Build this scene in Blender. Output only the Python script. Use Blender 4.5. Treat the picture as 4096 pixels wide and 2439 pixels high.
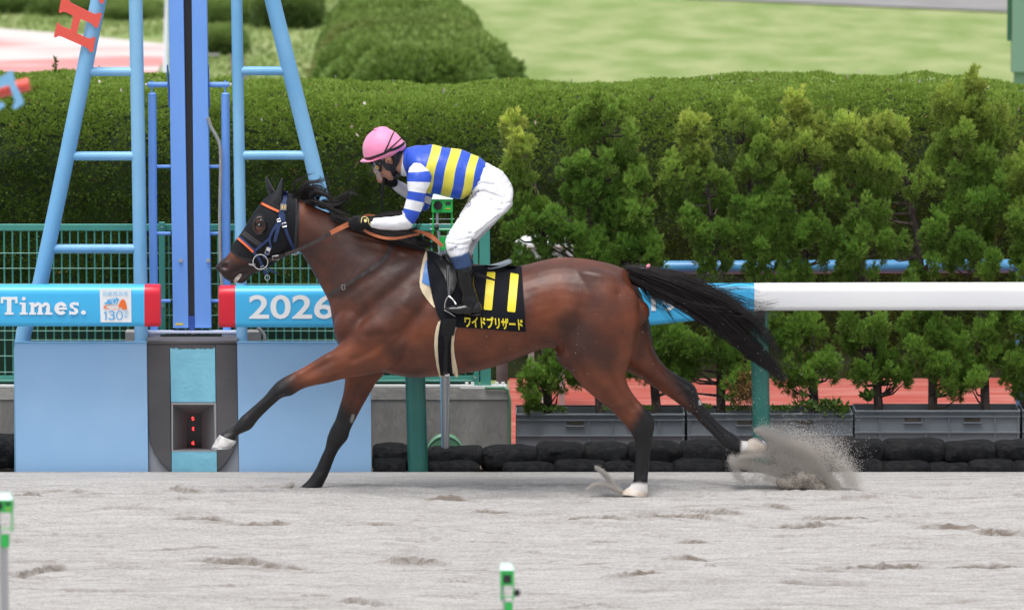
import bpy, bmesh, math, random
import numpy as np
from mathutils import Vector, Matrix
from mathutils.bvhtree import BVHTree

for _o in list(bpy.data.objects): bpy.data.objects.remove(_o)
SC = bpy.context.scene
COL = SC.collection
rng = np.random.default_rng(7)
random.seed(7)

# ------------------------------------------------------------------ camera, sky, sun, exposure
CAM_H = 5.319
PITCH = math.radians(6.0)
FPX = 27623.0                      # focal length in pixels of the 4096 px wide picture
cd = bpy.data.cameras.new("camera")
cam = bpy.data.objects.new("camera", cd); COL.objects.link(cam)
cam.location = (0, 0, CAM_H)
cam.rotation_euler = (math.radians(90) - PITCH, 0, 0)
cd.sensor_width = 36.0
cd.lens = 36.0 * FPX / 4096.0
cd.clip_end = 6000
cd.clip_start = 0.5
cd.dof.use_dof = True
cd.dof.focus_distance = 40.3
cd.dof.aperture_fstop = 4.2
SC.camera = cam
w = bpy.data.worlds.new("World"); SC.world = w; w.use_nodes = True
nt = w.node_tree
bg = nt.nodes["Background"]
sky = nt.nodes.new("ShaderNodeTexSky"); sky.sky_type = 'NISHITA'; sky.sun_disc = False
SUN_EL, SUN_AZ = math.radians(74), math.radians(205)     # azimuth measured from +Y clockwise
sky.sun_elevation = SUN_EL; sky.sun_rotation = SUN_AZ
sky.air_density = 1.0; sky.dust_density = 4.0; sky.ozone_density = 1.0
hs = nt.nodes.new("ShaderNodeHueSaturation"); hs.inputs['Saturation'].default_value = 0.35
nt.links.new(sky.outputs[0], hs.inputs['Color'])
nt.links.new(hs.outputs[0], bg.inputs['Color'])
bg.inputs['Strength'].default_value = 0.15
sd = bpy.data.lights.new("sun", 'SUN'); sd.energy = 1.45; sd.angle = math.radians(26); sd.color = (1.0, 0.975, 0.94)
sun = bpy.data.objects.new("sun", sd); COL.objects.link(sun)
_d = Vector((math.sin(SUN_AZ)*math.cos(SUN_EL), math.cos(SUN_AZ)*math.cos(SUN_EL), math.sin(SUN_EL)))
sun.rotation_euler = _d.to_track_quat('Z', 'Y').to_euler()
SC.view_settings.view_transform = 'Standard'
SC.view_settings.look = 'None'
SC.view_settings.gamma = 1
SC.view_settings.exposure = 0.42

# ------------------------------------------------------------------ measuring helpers
CE, SE = math.cos(PITCH), math.sin(PITCH)
def W(x, y, Y):
    """point at depth Y measured off the photograph (4096 px coordinates)"""
    u = (x-2048.0)/FPX; v = (1219.5-y)/FPX
    dy = CE + v*SE; dz = -SE + v*CE
    t = Y/dy
    return Vector((u*t, Y, CAM_H + dz*t))
def WD(x, y, Y): return W(x*1.6437, y*1.6437, Y)
def PX(P):
    """inverse of W for an (n,3) array"""
    P = np.asarray(P, float)
    dx = P[:, 0]; dy = P[:, 1]; dz = P[:, 2]-CAM_H
    f = dy*CE - dz*SE; up = dy*SE + dz*CE
    return np.stack([2048+FPX*dx/f, 1219.5-FPX*up/f], 1)
def crop(x0, y0, s):
    return lambda x, y: (x0+x/s, y0+y/s)

# ------------------------------------------------------------------ materials
def mat(name, col, rough=0.6, spec=0.5, metal=0.0, var=None, vscale=4.0, bump=0.0, bscale=60.0, coat=0.0,
        attr=None, emit=None, sheen=0.0, stretch=(1, 1, 1), vpos=(0.4, 0.6), bdist=0.01):
    m = bpy.data.materials.new(name); m.use_nodes = True
    n = m.node_tree.nodes; l = m.node_tree.links; b = n['Principled BSDF']
    b.inputs['Base Color'].default_value = (*col, 1)
    b.inputs['Roughness'].default_value = rough
    b.inputs['Specular IOR Level'].default_value = spec
    b.inputs['Metallic'].default_value = metal
    b.inputs['Coat Weight'].default_value = coat
    b.inputs['Coat Roughness'].default_value = 0.12
    b.inputs['Sheen Weight'].default_value = sheen
    tc = n.new('ShaderNodeTexCoord'); mp = n.new('ShaderNodeMapping')
    mp.inputs['Scale'].default_value = stretch
    l.new(tc.outputs['Object'], mp.inputs['Vector'])
    out = None
    if var is not None:
        nz = n.new('ShaderNodeTexNoise'); nz.inputs['Scale'].default_value = vscale; nz.inputs['Detail'].default_value = 6
        l.new(mp.outputs[0], nz.inputs['Vector'])
        r = n.new('ShaderNodeValToRGB'); r.color_ramp.elements[0].position = vpos[0]; r.color_ramp.elements[1].position = vpos[1]
        r.color_ramp.elements[0].color = (*col, 1); r.color_ramp.elements[1].color = (*var, 1)
        l.new(nz.outputs['Fac'], r.inputs['Fac']); l.new(r.outputs[0], b.inputs['Base Color']); out = r.outputs[0]
    if attr:
        a = n.new('ShaderNodeAttribute'); a.attribute_name = attr
        if out is not None:
            mx = n.new('ShaderNodeMix'); mx.data_type = 'RGBA'; mx.blend_type = 'MULTIPLY'; mx.inputs[0].default_value = 1
            l.new(out, mx.inputs[6]); l.new(a.outputs['Color'], mx.inputs[7]); out = mx.outputs[2]
        else: out = a.outputs['Color']
        l.new(out, b.inputs['Base Color'])
    if bump:
        nz = n.new('ShaderNodeTexNoise'); nz.inputs['Scale'].default_value = bscale; nz.inputs['Detail'].default_value = 5
        l.new(mp.outputs[0], nz.inputs['Vector'])
        bp = n.new('ShaderNodeBump'); bp.inputs['Strength'].default_value = bump; bp.inputs['Distance'].default_value = bdist
        l.new(nz.outputs['Fac'], bp.inputs['Height']); l.new(bp.outputs[0], b.inputs['Normal'])
    if emit:
        b.inputs['Emission Color'].default_value = (*emit[:3], 1); b.inputs['Emission Strength'].default_value = emit[3]
    return m
def leafmat(name, trans=0.25):
    m = bpy.data.materials.new(name); m.use_nodes = True
    n = m.node_tree.nodes; l = m.node_tree.links; b = n['Principled BSDF']
    a = n.new('ShaderNodeAttribute'); a.attribute_name = 'Col'
    l.new(a.outputs['Color'], b.inputs['Base Color']); b.inputs['Roughness'].default_value = 0.55
    b.inputs['Specular IOR Level'].default_value = 0.35
    t = n.new('ShaderNodeBsdfTranslucent'); l.new(a.outputs['Color'], t.inputs['Color'])
    mx = n.new('ShaderNodeMixShader'); mx.inputs[0].default_value = trans
    l.new(b.outputs[0], mx.inputs[1]); l.new(t.outputs[0], mx.inputs[2])
    l.new(mx.outputs[0], n['Material Output'].inputs['Surface'])
    return m

# ------------------------------------------------------------------ object helpers
def props(o, label=None, cat=None, group=None, kind=None):
    if label: o['label'] = label
    if cat: o['category'] = cat
    if group: o['group'] = group
    if kind: o['kind'] = kind
    return o
def thing(name, label, cat, loc, group=None):
    o = bpy.data.objects.new(name, None); COL.objects.link(o); o.location = Vector(loc); o.empty_display_size = 0.1
    return props(o, label, cat, group)
def link(name, me, parent=None, m=None, smooth=False):
    o = bpy.data.objects.new(name, me); COL.objects.link(o)
    if m is not None and not me.materials:
        for mm in (m if isinstance(m, (list, tuple)) else [m]): me.materials.append(mm)
    if smooth: me.polygons.foreach_set('use_smooth', [True]*len(me.polygons))
    if parent is not None:
        o.parent = parent
        p = parent; off = Vector((0, 0, 0))
        while p is not None:
            if p.parent is None: off += p.location
            p = p.parent
        o.matrix_parent_inverse = Matrix.Translation(-off) if parent.parent is None else Matrix.Identity(4)
    else:                                   # origin at the base of a one-mesh thing
        n = len(me.vertices)
        if n:
            co = np.empty(n*3, 'f'); me.vertices.foreach_get('co', co); co = co.reshape(-1, 3)
            c = (co.min(0)+co.max(0))/2; c[2] = co[:, 2].min()
            co -= c; me.vertices.foreach_set('co', co.ravel()); o.location = Vector([float(q) for q in c])
    return o
def mesh(name, V, F, m=None, parent=None, smooth=False, cols=None):
    me = bpy.data.meshes.new(name); me.from_pydata([tuple(map(float, v)) for v in V], [], [tuple(f) for f in F]); me.update()
    if cols is not None:
        a = me.color_attributes.new('Col', 'FLOAT_COLOR', 'POINT')
        c = np.ones((len(V), 4), 'f'); c[:, :3] = cols; a.data.foreach_set('color', c.ravel())
    return link(name, me, parent, m, smooth)
def fast_mesh(name, V, F, m=None, parent=None, smooth=False, cols=None):
    """V (n,3), F (m,k) arrays with equal k"""
    V = np.asarray(V, 'f'); F = np.asarray(F, 'i'); k = F.shape[1]
    me = bpy.data.meshes.new(name)
    me.vertices.add(len(V)); me.vertices.foreach_set('co', V.ravel())
    me.loops.add(F.size); me.loops.foreach_set('vertex_index', F.ravel())
    me.polygons.add(len(F)); me.polygons.foreach_set('loop_start', np.arange(0, F.size, k, dtype='i'))
    me.update(calc_edges=True)
    if cols is not None:
        a = me.color_attributes.new('Col', 'FLOAT_COLOR', 'POINT')
        c = np.ones((len(V), 4), 'f'); c[:, :3] = cols; a.data.foreach_set('color', c.ravel())
    return link(name, me, parent, m, smooth)

class MB:
    def __init__(s): s.V = []; s.F = []
    def add(s, V, F):
        b = len(s.V); s.V += [tuple(v) for v in V]; s.F += [tuple(i+b for i in f) for f in F]
    def hexa(s, P):                          # 8 points: bottom 4, top 4
        s.add(P, [(3, 2, 1, 0), (4, 5, 6, 7), (0, 1, 5, 4), (1, 2, 6, 5), (2, 3, 7, 6), (3, 0, 4, 7)])
    def box(s, x0, x1, y0, y1, z0, z1):
        s.hexa([(x0, y0, z0), (x1, y0, z0), (x1, y1, z0), (x0, y1, z0), (x0, y0, z1), (x1, y0, z1), (x1, y1, z1), (x0, y1, z1)])
    def dbox(s, ax, ay, bx, by, Y, d, dd=None):
        """box whose front face spans picture rectangle a..b (D px) at depth Y, d metres deep"""
        A = WD(ax, by, Y); B = WD(bx, ay, Y)
        s.box(A.x, B.x, Y, Y+d, A.z, B.z)
    def dquad(s, pts, Y, d):
        """upright slab from 4 picture corners (D px): tl,tr,br,bl"""
        P = [WD(x, y, Y) for x, y in pts]; tl, tr, br, bl = P
        o = Vector((0, d, 0))
        s.hexa([bl, br, br+o, bl+o, tl, tr, tr+o, tl+o])
    def tube(s, pts, r, n=12, cap=True):
        pts = [Vector(p) for p in pts]; rs = r if isinstance(r, (list, tuple)) else [r]*len(pts)
        T = [(pts[min(i+1, len(pts)-1)]-pts[max(i-1, 0)]).normalized() for i in range(len(pts))]
        a = Vector((0, 0, 1)) if abs(T[0].z) < .9 else Vector((1, 0, 0))
        u = T[0].cross(a).normalized(); V = []; F = []
        for i, p in enumerate(pts):
            u = (u-T[i]*u.dot(T[i])).normalized(); v = T[i].cross(u)
            for k in range(n):
                t = 2*math.pi*k/n; V.append(p+(u*math.cos(t)+v*math.sin(t))*rs[i])
        for i in range(len(pts)-1):
            for k in range(n):
                F.append((i*n+k, i*n+(k+1) % n, (i+1)*n+(k+1) % n, (i+1)*n+k))
        if cap: F.append(tuple(range(n-1, -1, -1))); F.append(tuple(range((len(pts)-1)*n, len(pts)*n)))
        s.add(V, F)
    def ell(s, c, rx, ry, rz, n=16, m=10, R=None):
        c = Vector(c); V = [c+(R @ Vector((0, 0, rz)) if R else Vector((0, 0, rz)))]; F = []
        for j in range(1, m):
            ph = math.pi*j/m
            for i in range(n):
                t = 2*math.pi*i/n
                p = Vector((rx*math.sin(ph)*math.cos(t), ry*math.sin(ph)*math.sin(t), rz*math.cos(ph)))
                V.append(c+(R @ p if R else p))
        p = Vector((0, 0, -rz)); V.append(c+(R @ p if R else p)); L = len(V)-1
        for i in range(n):
            F.append((0, 1+i, 1+(i+1) % n)); F.append((L, 1+(m-2)*n+(i+1) % n, 1+(m-2)*n+i))
            for j in range(m-2):
                a = 1+j*n; F.append((a+i, a+n+i, a+n+(i+1) % n, a+(i+1) % n))
        s.add(V, F)
    def lathe(s, c, prof, n=24, axis='Z'):
        c = Vector(c); V = []; F = []
        for r, h in prof:
            for k in range(n):
                t = 2*math.pi*k/n
                if axis == 'Z': V.append(c+Vector((r*math.cos(t), r*math.sin(t), h)))
                else: V.append(c+Vector((r*math.cos(t), h, r*math.sin(t))))
        for i in range(len(prof)-1):
            for k in range(n): F.append((i*n+k, i*n+(k+1) % n, (i+1)*n+(k+1) % n, (i+1)*n+k))
        F.append(tuple(range(n-1, -1, -1))); F.append(tuple(range((len(prof)-1)*n, len(prof)*n)))
        s.add(V, F)
    def prism(s, P, d):
        """polygon P (list of 3D pts) extruded by vector d"""
        n = len(P); d = Vector(d); V = [Vector(p) for p in P]+[Vector(p)+d for p in P]
        tri = [tuple(t) for t in __import__('mathutils').geometry.tessellate_polygon([[Vector(p) for p in P]])]
        F = [t for t in tri]+[tuple(i+n for i in reversed(t)) for t in tri]
        F += [(i, i+n, (i+1) % n+n, (i+1) % n) for i in range(n)]
        s.add(V, F)
    def build(s, name, m=None, parent=None, smooth=False, bevel=0, cols=None, fix=True):
        me = bpy.data.meshes.new(name); me.from_pydata([tuple(v) for v in s.V], [], s.F); me.update()
        if bevel or fix:
            bm = bmesh.new(); bm.from_mesh(me)
            bmesh.ops.recalc_face_normals(bm, faces=bm.faces)
            if bevel: bmesh.ops.bevel(bm, geom=[e for e in bm.edges if len(e.link_faces) == 2 and e.calc_face_angle(0) > .5], offset=bevel, segments=2, profile=.5, affect='EDGES', clamp_overlap=True)
            bm.to_mesh(me); bm.free()
        o = link(name, me, parent, m, smooth)
        if smooth and not smooth == 'full':
            try: me.set_sharp_from_angle(angle=math.radians(40))
            except Exception: pass
        return o

def catmull(P, k):
    """P (n,d) → smoother path with k steps per span"""
    P = np.asarray(P, float); n = len(P)
    Q = np.vstack([2*P[0]-P[1], P, 2*P[-1]-P[-2]]); out = []
    for i in range(n-1):
        p0, p1, p2, p3 = Q[i], Q[i+1], Q[i+2], Q[i+3]
        for j in range(k):
            t = j/k
            out.append(0.5*((2*p1)+(-p0+p2)*t+(2*p0-5*p1+4*p2-p3)*t*t+(-p0+3*p1-3*p2+p3)*t**3))
    out.append(P[-1]); return np.array(out)
def loft(st, n=28, k=4, off=0.0, power=1.0, cap=True, dome=0.0):
    """stations (ax,ay,bx,by,w,Yc) in picture px + metres; returns V,F and per vertex station parameter"""
    S = catmull(st, k); m = len(S); V = []; T = []
    for i, (ax, ay, bx, by, wd, yc) in enumerate(S):
        A = W(ax, ay, yc); B = W(bx, by, yc); C = (A+B)/2; u = (A-B)/2
        L = u.length; u = u*((L+off)/max(L, 1e-6)); wv = max(wd+off, .0008)
        for j in range(n):
            t = 2*math.pi*j/n; c, s_ = math.cos(t), math.sin(t)
            c = math.copysign(abs(c)**power, c); s_ = math.copysign(abs(s_)**power, s_)
            V.append(C+u*c+Vector((0, wv*s_, 0))); T.append(i/k)
    F = []
    for i in range(m-1):
        for j in range(n): F.append((i*n+j, i*n+(j+1) % n, (i+1)*n+(j+1) % n, (i+1)*n+j))
    if dome:
        for end in (0, m-1):
            base = [V[end*n+j] for j in range(n)]; C = sum(base, Vector())/n
            inn = [V[(1 if end == 0 else m-2)*n+j] for j in range(n)]; Ci = sum(inn, Vector())/n
            d = (C-Ci).normalized(); r = sum(((b-C).length for b in base))/n
            prev = end*n
            for sc, h in ((.86, .45), (.55, .8), (.2, .97)):
                st0 = len(V)
                for b in base: V.append(C+(b-C)*sc+d*(r*h*dome)); T.append(T[end*n])
                for j in range(n): F.append((prev+j, prev+(j+1) % n, st0+(j+1) % n, st0+j))
                prev = st0
            F.append(tuple(prev+j for j in range(n)))
    elif cap:
        F.append(tuple(range(n-1, -1, -1))); F.append(tuple(range((m-1)*n, m*n)))
    return V, F, T
def loft_obj(name, st, m, parent=None, attr=None, wr=0.0, wrs=30, **kw):
    V, F, T = loft(st, **kw)
    mb = MB(); mb.add(V, F)
    o = mb.build(name, None, None if parent is None else parent, smooth='full', fix=False) if False else None
    me = bpy.data.meshes.new(name); me.from_pydata([tuple(v) for v in V], [], F); me.update()
    if attr:
        a = me.attributes.new(attr, 'FLOAT', 'POINT'); a.data.foreach_set('value', T)
    bm = bmesh.new(); bm.from_mesh(me); bmesh.ops.recalc_face_normals(bm, faces=bm.faces)
    if wr:
        from mathutils import noise
        for v in bm.verts:
            p = v.co
            v.co = p+v.normal*(noise.noise(p*wrs)*wr+noise.noise(p*wrs*2.3)*wr*.5)
    bm.to_mesh(me); bm.free()
    return link(name, me, parent, m, True)
def remesh(mbs, voxel, smooth=4):
    """union of closed shells as one continuous surface"""
    me = bpy.data.meshes.new('tmp'); V = []; F = []
    for V_, F_ in mbs:
        b = len(V); V += [tuple(v) for v in V_]; F += [tuple(i+b for i in f) for f in F_]
    me.from_pydata(V, [], F)
    bm = bmesh.new(); bm.from_mesh(me); bmesh.ops.recalc_face_normals(bm, faces=bm.faces); bm.to_mesh(me); bm.free()
    o = bpy.data.objects.new('tmp', me); COL.objects.link(o)
    r = o.modifiers.new('r', 'REMESH'); r.mode = 'VOXEL'; r.voxel_size = voxel; r.adaptivity = 0
    if smooth:
        s = o.modifiers.new('s', 'SMOOTH'); s.factor = .5; s.iterations = smooth
    dg = bpy.context.evaluated_depsgraph_get(); dg.update()
    out = bpy.data.meshes.new_from_object(o.evaluated_get(dg)); bpy.data.objects.remove(o)
    out.materials.clear()
    return out
def co_of(me):
    a = np.empty(len(me.vertices)*3, 'f'); me.vertices.foreach_get('co', a); return a.reshape(-1, 3)
def no_of(me):
    a = np.empty(len(me.vertices)*3, 'f'); me.vertices.foreach_get('normal', a); return a.reshape(-1, 3)
def set_co(me, a): me.vertices.foreach_set('co', np.asarray(a, 'f').ravel()); me.update()
def seg_dist(P, line):
    """distance of (n,2) points to a polyline"""
    d = np.full(len(P), 1e9)
    for (a, b) in zip(line[:-1], line[1:]):
        a = np.array(a, float); b = np.array(b, float); ab = b-a
        t = np.clip(((P-a)@ab)/max(ab@ab, 1e-9), 0, 1)
        d = np.minimum(d, np.linalg.norm(P-(a+t[:, None]*ab), axis=1))
    return d
# value noise for big arrays
def vnoise(X, Y, seed=0):
    r = np.random.default_rng(seed); G = r.random((256, 256))
    xi = np.floor(X).astype(int); yi = np.floor(Y).astype(int); fx = X-xi; fy = Y-yi
    fx = fx*fx*(3-2*fx); fy = fy*fy*(3-2*fy); a = lambda i, j: G[(xi+i) % 256, (yi+j) % 256]
    return (a(0, 0)*(1-fx)+a(1, 0)*fx)*(1-fy)+(a(0, 1)*(1-fx)+a(1, 1)*fx)*fy
def fbm(X, Y, seed=0, o=4):
    s = 0; amp = .5
    for i in range(o): s = s+amp*vnoise(X*2**i, Y*2**i, seed+i); amp *= .5
    return s
# ================================================================== SETTING
EDGE = 41.05
def lum(a, b, t): return np.asarray(a)*(1-t)+np.asarray(b)*t
M = {}
# ---- track
def track_height(X, Y):
    z = 0.075*(fbm(X*.9+3, Y*4.2+.8*fbm(X*1.3, Y, 12), 11)-.5)+0.042*(fbm(X*2.4, Y*12, 21)-.5)+0.022*(fbm(X*7, Y*34, 31, 5)-.5)+.012*(fbm(X*30, Y*60, 36, 4)-.5)
    st = fbm(X*.7+9, Y*30+9, 41)
    z += -0.016*np.clip((st-.56)*9, 0, 1)
    return z
r2 = np.random.default_rng(5)
MARKS = []
for _ in range(420):
    MARKS.append((r2.uniform(-4.3, 4.3), r2.uniform(33.6, 40.8), r2.uniform(.05, .30), r2.uniform(.010, .032), r2.uniform(.002, .010)*r2.choice([.5, 1, 1.8]), r2.uniform(-.22, .22)))
# marks measured off the picture (D px): x, y, half length
for dx, dy, hl in [(560,1370,70),(680,1378,40),(610,1275,80),(900,1283,70),(1000,1363,60),(1095,1222,45),(1450,1262,60),(1640,1260,90),(1670,1362,45),(1545,1402,50),(80,1398,60),(60,1212,40),(480,1262,60),(1200,1248,40),(1930,1283,80),(1740,1252,50),(1890,1225,25),(2150,1378,90),(2400,1380,80),(2320,1290,60),(440,1200,40),(2440,1300,50),(880,1465,40),(1100,1415,50),(1690,1320,30),(2050,1265,70)]:
    u = (dx*1.6437-2048)/FPX; th = PITCH+math.atan((dy*1.6437-1219.5)/FPX); Yg = CAM_H/math.tan(th)
    MARKS.append((u*Yg/CE, Yg, hl/420.*1.3, .034, .030, 0.03))
def axis_vals(a, b, fine, lo, hi, coarse): 
    L = list(np.arange(a, b+1e-6, fine)); x = a; d = fine
    left = []
    while x > lo: d = min(d*1.35, coarse); x -= d; left.append(x)
    x = b; d = fine; right = []
    while x < hi: d = min(d*1.35, coarse); x += d; right.append(x)
    return np.array(left[::-1]+L+right)
xs = axis_vals(-4.2, 4.2, .014, -70, 70, 4); ys = np.concatenate([axis_vals(34.4, EDGE-.012, .011, -10, EDGE-.1, 2.0)])
ys = np.append(ys[ys < EDGE-.005], [EDGE, EDGE+.012])
XX, YY = np.meshgrid(xs, ys, indexing='ij')
ZZ = track_height(XX, YY); MO = np.zeros_like(ZZ)
for (mx, my, ml, mw, md, ms) in MARKS:
    i0, i1 = np.searchsorted(xs, [mx-3*ml, mx+3*ml]); j0, j1 = np.searchsorted(ys, [my-4*mw, my+4*mw])
    if i1 <= i0 or j1 <= j0: continue
    x = XX[i0:i1, j0:j1]-mx; y = YY[i0:i1, j0:j1]-my-ms*(XX[i0:i1, j0:j1]-mx)
    rag = (vnoise(XX[i0:i1, j0:j1]*28, YY[i0:i1, j0:j1]*28, 3)-.5)*.05
    wob = 2.4*mw*(2*vnoise(XX[i0:i1, j0:j1]*5+my*3, YY[i0:i1, j0:j1]*.5, 14)-1); yy = (y+rag*.5+wob)/mw; ex = np.exp(-np.abs(x/ml)**3)
    lump = .35+.7*vnoise(XX[i0:i1, j0:j1]*24, YY[i0:i1, j0:j1]*40, 9)+.6*vnoise(XX[i0:i1, j0:j1]*65, YY[i0:i1, j0:j1]*80, 19)
    up_ = np.where(yy > 0, np.exp(-(yy/1.5)**2), np.exp(-(yy/.22)**2)); dn_ = np.exp(-((yy+.55)/.45)**2)
    ZZ[i0:i1, j0:j1] += md*ex*(.85*up_*lump-.6*dn_)
    nzp = vnoise(XX[i0:i1, j0:j1]*13, YY[i0:i1, j0:j1]*40, 8)
    MO[i0:i1, j0:j1] = np.maximum(MO[i0:i1, j0:j1], np.clip(md/.03, .25, 1)*np.clip(ex*(np.exp(-((yy+.15)/.28)**2)*(.3+1.5*nzp)+.16*np.exp(-((yy-.7)/1.2)**2)*nzp), 0, 1))
for y0_ in (40.35, 39.8, 39.15, 38.6, 38.35, 37.7, 37.2, 36.9, 36.45, 36.1, 35.8, 35.5):
    t_ = (YY-y0_-.04*(fbm(XX*.8, YY*0+y0_, 71)-.5)); mk = np.clip((fbm(XX*1.7+y0_*7, YY*0, 72)-.38)*4, 0, 1)*(.4+.9*vnoise(XX*22, YY*20, 73))
    ZZ += mk*(.009*np.exp(-((t_-.012)/.016)**2)-.009*np.exp(-((t_+.012)/.012)**2)); MO = np.maximum(MO, .55*mk*np.exp(-(t_/.010)**2))
fade = np.clip((EDGE-.25-YY)/.5, 0, 1)*0.75+.25
fade = np.where((XX > 3.1) | (XX < -3.3), np.minimum(fade, 1), fade)
ZZ = (ZZ-ZZ.mean())*fade
ZZ[:, -2] = 0.0; ZZ[:, -1] = -.09
ni, nj = XX.shape
V = np.stack([XX, YY, ZZ], -1).reshape(-1, 3)
I, J = np.meshgrid(np.arange(ni-1), np.arange(nj-1), indexing='ij'); a = (I*nj+J).ravel()
F = np.stack([a, a+nj, a+nj+1, a+1], 1)
mt = mat('sand', (.50, .475, .45), rough=.95, spec=.15); n = mt.node_tree.nodes; l = mt.node_tree.links; b = n['Principled BSDF']
tc = n.new('ShaderNodeTexCoord'); mp = n.new('ShaderNodeMapping'); mp.inputs['Scale'].default_value = (1.1, 9, 1); l.new(tc.outputs['Object'], mp.inputs[0])
nz = n.new('ShaderNodeTexNoise'); nz.inputs['Scale'].default_value = 2.2; nz.inputs['Detail'].default_value = 9; nz.inputs['Roughness'].default_value = .65; l.new(mp.outputs[0], nz.inputs['Vector'])
rp = n.new('ShaderNodeValToRGB'); rp.color_ramp.elements[0].position = .36; rp.color_ramp.elements[1].position = .58
rp.color_ramp.elements[0].color = (.405, .39, .378, 1); rp.color_ramp.elements[1].color = (.49, .475, .46, 1); l.new(nz.outputs['Fac'], rp.inputs[0])  # stretched light and dark tones paint in the shading of the ripples
at = n.new('ShaderNodeAttribute'); at.attribute_name = 'Col'
mx = n.new('ShaderNodeMix'); mx.data_type = 'RGBA'; l.new(at.outputs['Fac'], mx.inputs[0]); l.new(rp.outputs[0], mx.inputs[6]); mx.inputs[7].default_value = (.20, .165, .135, 1)
l.new(mx.outputs[2], b.inputs['Base Color'])
n2 = n.new('ShaderNodeTexNoise'); n2.inputs['Scale'].default_value = 90; n2.inputs['Detail'].default_value = 6; n2.inputs['Roughness'].default_value = .7; l.new(tc.outputs['Object'], n2.inputs['Vector'])
bp = n.new('ShaderNodeBump'); bp.inputs['Strength'].default_value = .8; bp.inputs['Distance'].default_value = .012; l.new(n2.outputs['Fac'], bp.inputs['Height']); l.new(bp.outputs[0], b.inputs['Normal'])
n4 = n.new('ShaderNodeTexNoise'); n4.inputs['Scale'].default_value = 3; n4.inputs['Detail'].default_value = 7; mp4 = n.new('ShaderNodeMapping'); mp4.inputs['Scale'].default_value = (.5, 17, 1)
l.new(tc.outputs['Object'], mp4.inputs[0]); l.new(mp4.outputs[0], n4.inputs['Vector']); r4 = n.new('ShaderNodeValToRGB'); r4.color_ramp.elements[0].position = .55; r4.color_ramp.elements[1].position = .70
l.new(n4.outputs['Fac'], r4.inputs[0]); m4 = n.new('ShaderNodeMix'); m4.data_type = 'RGBA'; mt4 = n.new('ShaderNodeMath'); mt4.operation = 'MULTIPLY'; mt4.inputs[1].default_value = .34; l.new(r4.outputs[0], mt4.inputs[0]); l.new(mt4.outputs[0], m4.inputs[0])
l.new(mx.outputs[2], m4.inputs[6]); m4.inputs[7].default_value = (.235, .205, .18, 1)  # brownish streaks, painted in to deepen the shade of the ripples too
n5 = n.new('ShaderNodeTexNoise'); n5.inputs['Scale'].default_value = 55; n5.inputs['Detail'].default_value = 5; l.new(tc.outputs['Object'], n5.inputs['Vector']); r5 = n.new('ShaderNodeValToRGB'); r5.color_ramp.elements[0].position = .3; r5.color_ramp.elements[1].position = .6
r5.color_ramp.elements[0].color = (.80, .79, .78, 1); l.new(n5.outputs['Fac'], r5.inputs[0]); m5 = n.new('ShaderNodeMix'); m5.data_type = 'RGBA'; m5.blend_type = 'MULTIPLY'; m5.inputs[0].default_value = 1; l.new(m4.outputs[2], m5.inputs[6]); l.new(r5.outputs[0], m5.inputs[7])
l.new(m5.outputs[2], b.inputs['Base Color'])
M['sand'] = mt
mo = MO.reshape(-1)*.9
props(fast_mesh('dirt_track', V, F, mt, None, True, cols=np.stack([mo]*3, 1)), kind='structure')
del XX, YY, ZZ, MO, V, F, I, J, a

def sheet(name, pts, z, m, sub=1):
    mb = MB(); mb.add([(x, y, z) for x, y in pts], [tuple(range(len(pts)))])
    return props(mb.build(name, m), kind='structure')
M['turf'] = mat('turf', (.195, .275, .085), rough=.9, spec=.1, var=(.32, .365, .165), vscale=1.3, bump=.6, bscale=9, stretch=(1.2, .5, 1), vpos=(.36, .64), bdist=.05)
sheet('grass_ground', [(-1500, EDGE+.005), (1500, EDGE+.005), (1500, 3000), (-1500, 3000)], -.07, M['turf'])
M['soil'] = mat('soil', (.10, .085, .07), rough=.95, var=(.16, .14, .115), vscale=6, bump=.6, bscale=40)
sheet('soil_strip', [(-60, EDGE+.01), (60, EDGE+.01), (60, 42.75), (-60, 42.75)], -.062, M['soil'])
M['redpath'] = mat('red_surface', (.40, .085, .065), rough=.8, spec=.2, var=(.50, .19, .16), vscale=1.6, stretch=(.6, 4, 1), vpos=(.42, .68), bump=.15, bscale=60)
sheet('red_path', [(-.02, 41.9), (60, 41.9), (60, 46.6), (-.02, 46.6)], -.054, M['redpath'])
M['court'] = mat('court_surface', (.62, .56, .54), rough=.85, var=(.60, .25, .24), vscale=.45, stretch=(.5, 1.5, 1), vpos=(.47, .58))
A = WD(-700, 150, 76)
sheet('faded_court', [(-30, 70), (-3.80, 70), (-3.95, 80.0), (-5.0, 81.5), (-7.2, 84.2), (-30, 86)], -.055, M['court'])
M['asphalt'] = mat('asphalt', (.22, .21, .21), rough=.9, var=(.27, .26, .255), vscale=1)
sheet('far_road', [(2.2, 88.9), (6.4, 85.9), (60, 84), (60, 96), (2.2, 96)], -.05, M['asphalt'])
sheet('dirt_path', [(-2.9, 72), (-2.75, 72), (-3.4, 86), (-3.6, 86)], -.05, M['soil'])
sheet('drain_cover_path', [(-3.9, 78), (-3.3, 78), (-3.4, 79.3), (-3.9, 79.3)], -.046, M['asphalt'])

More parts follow.
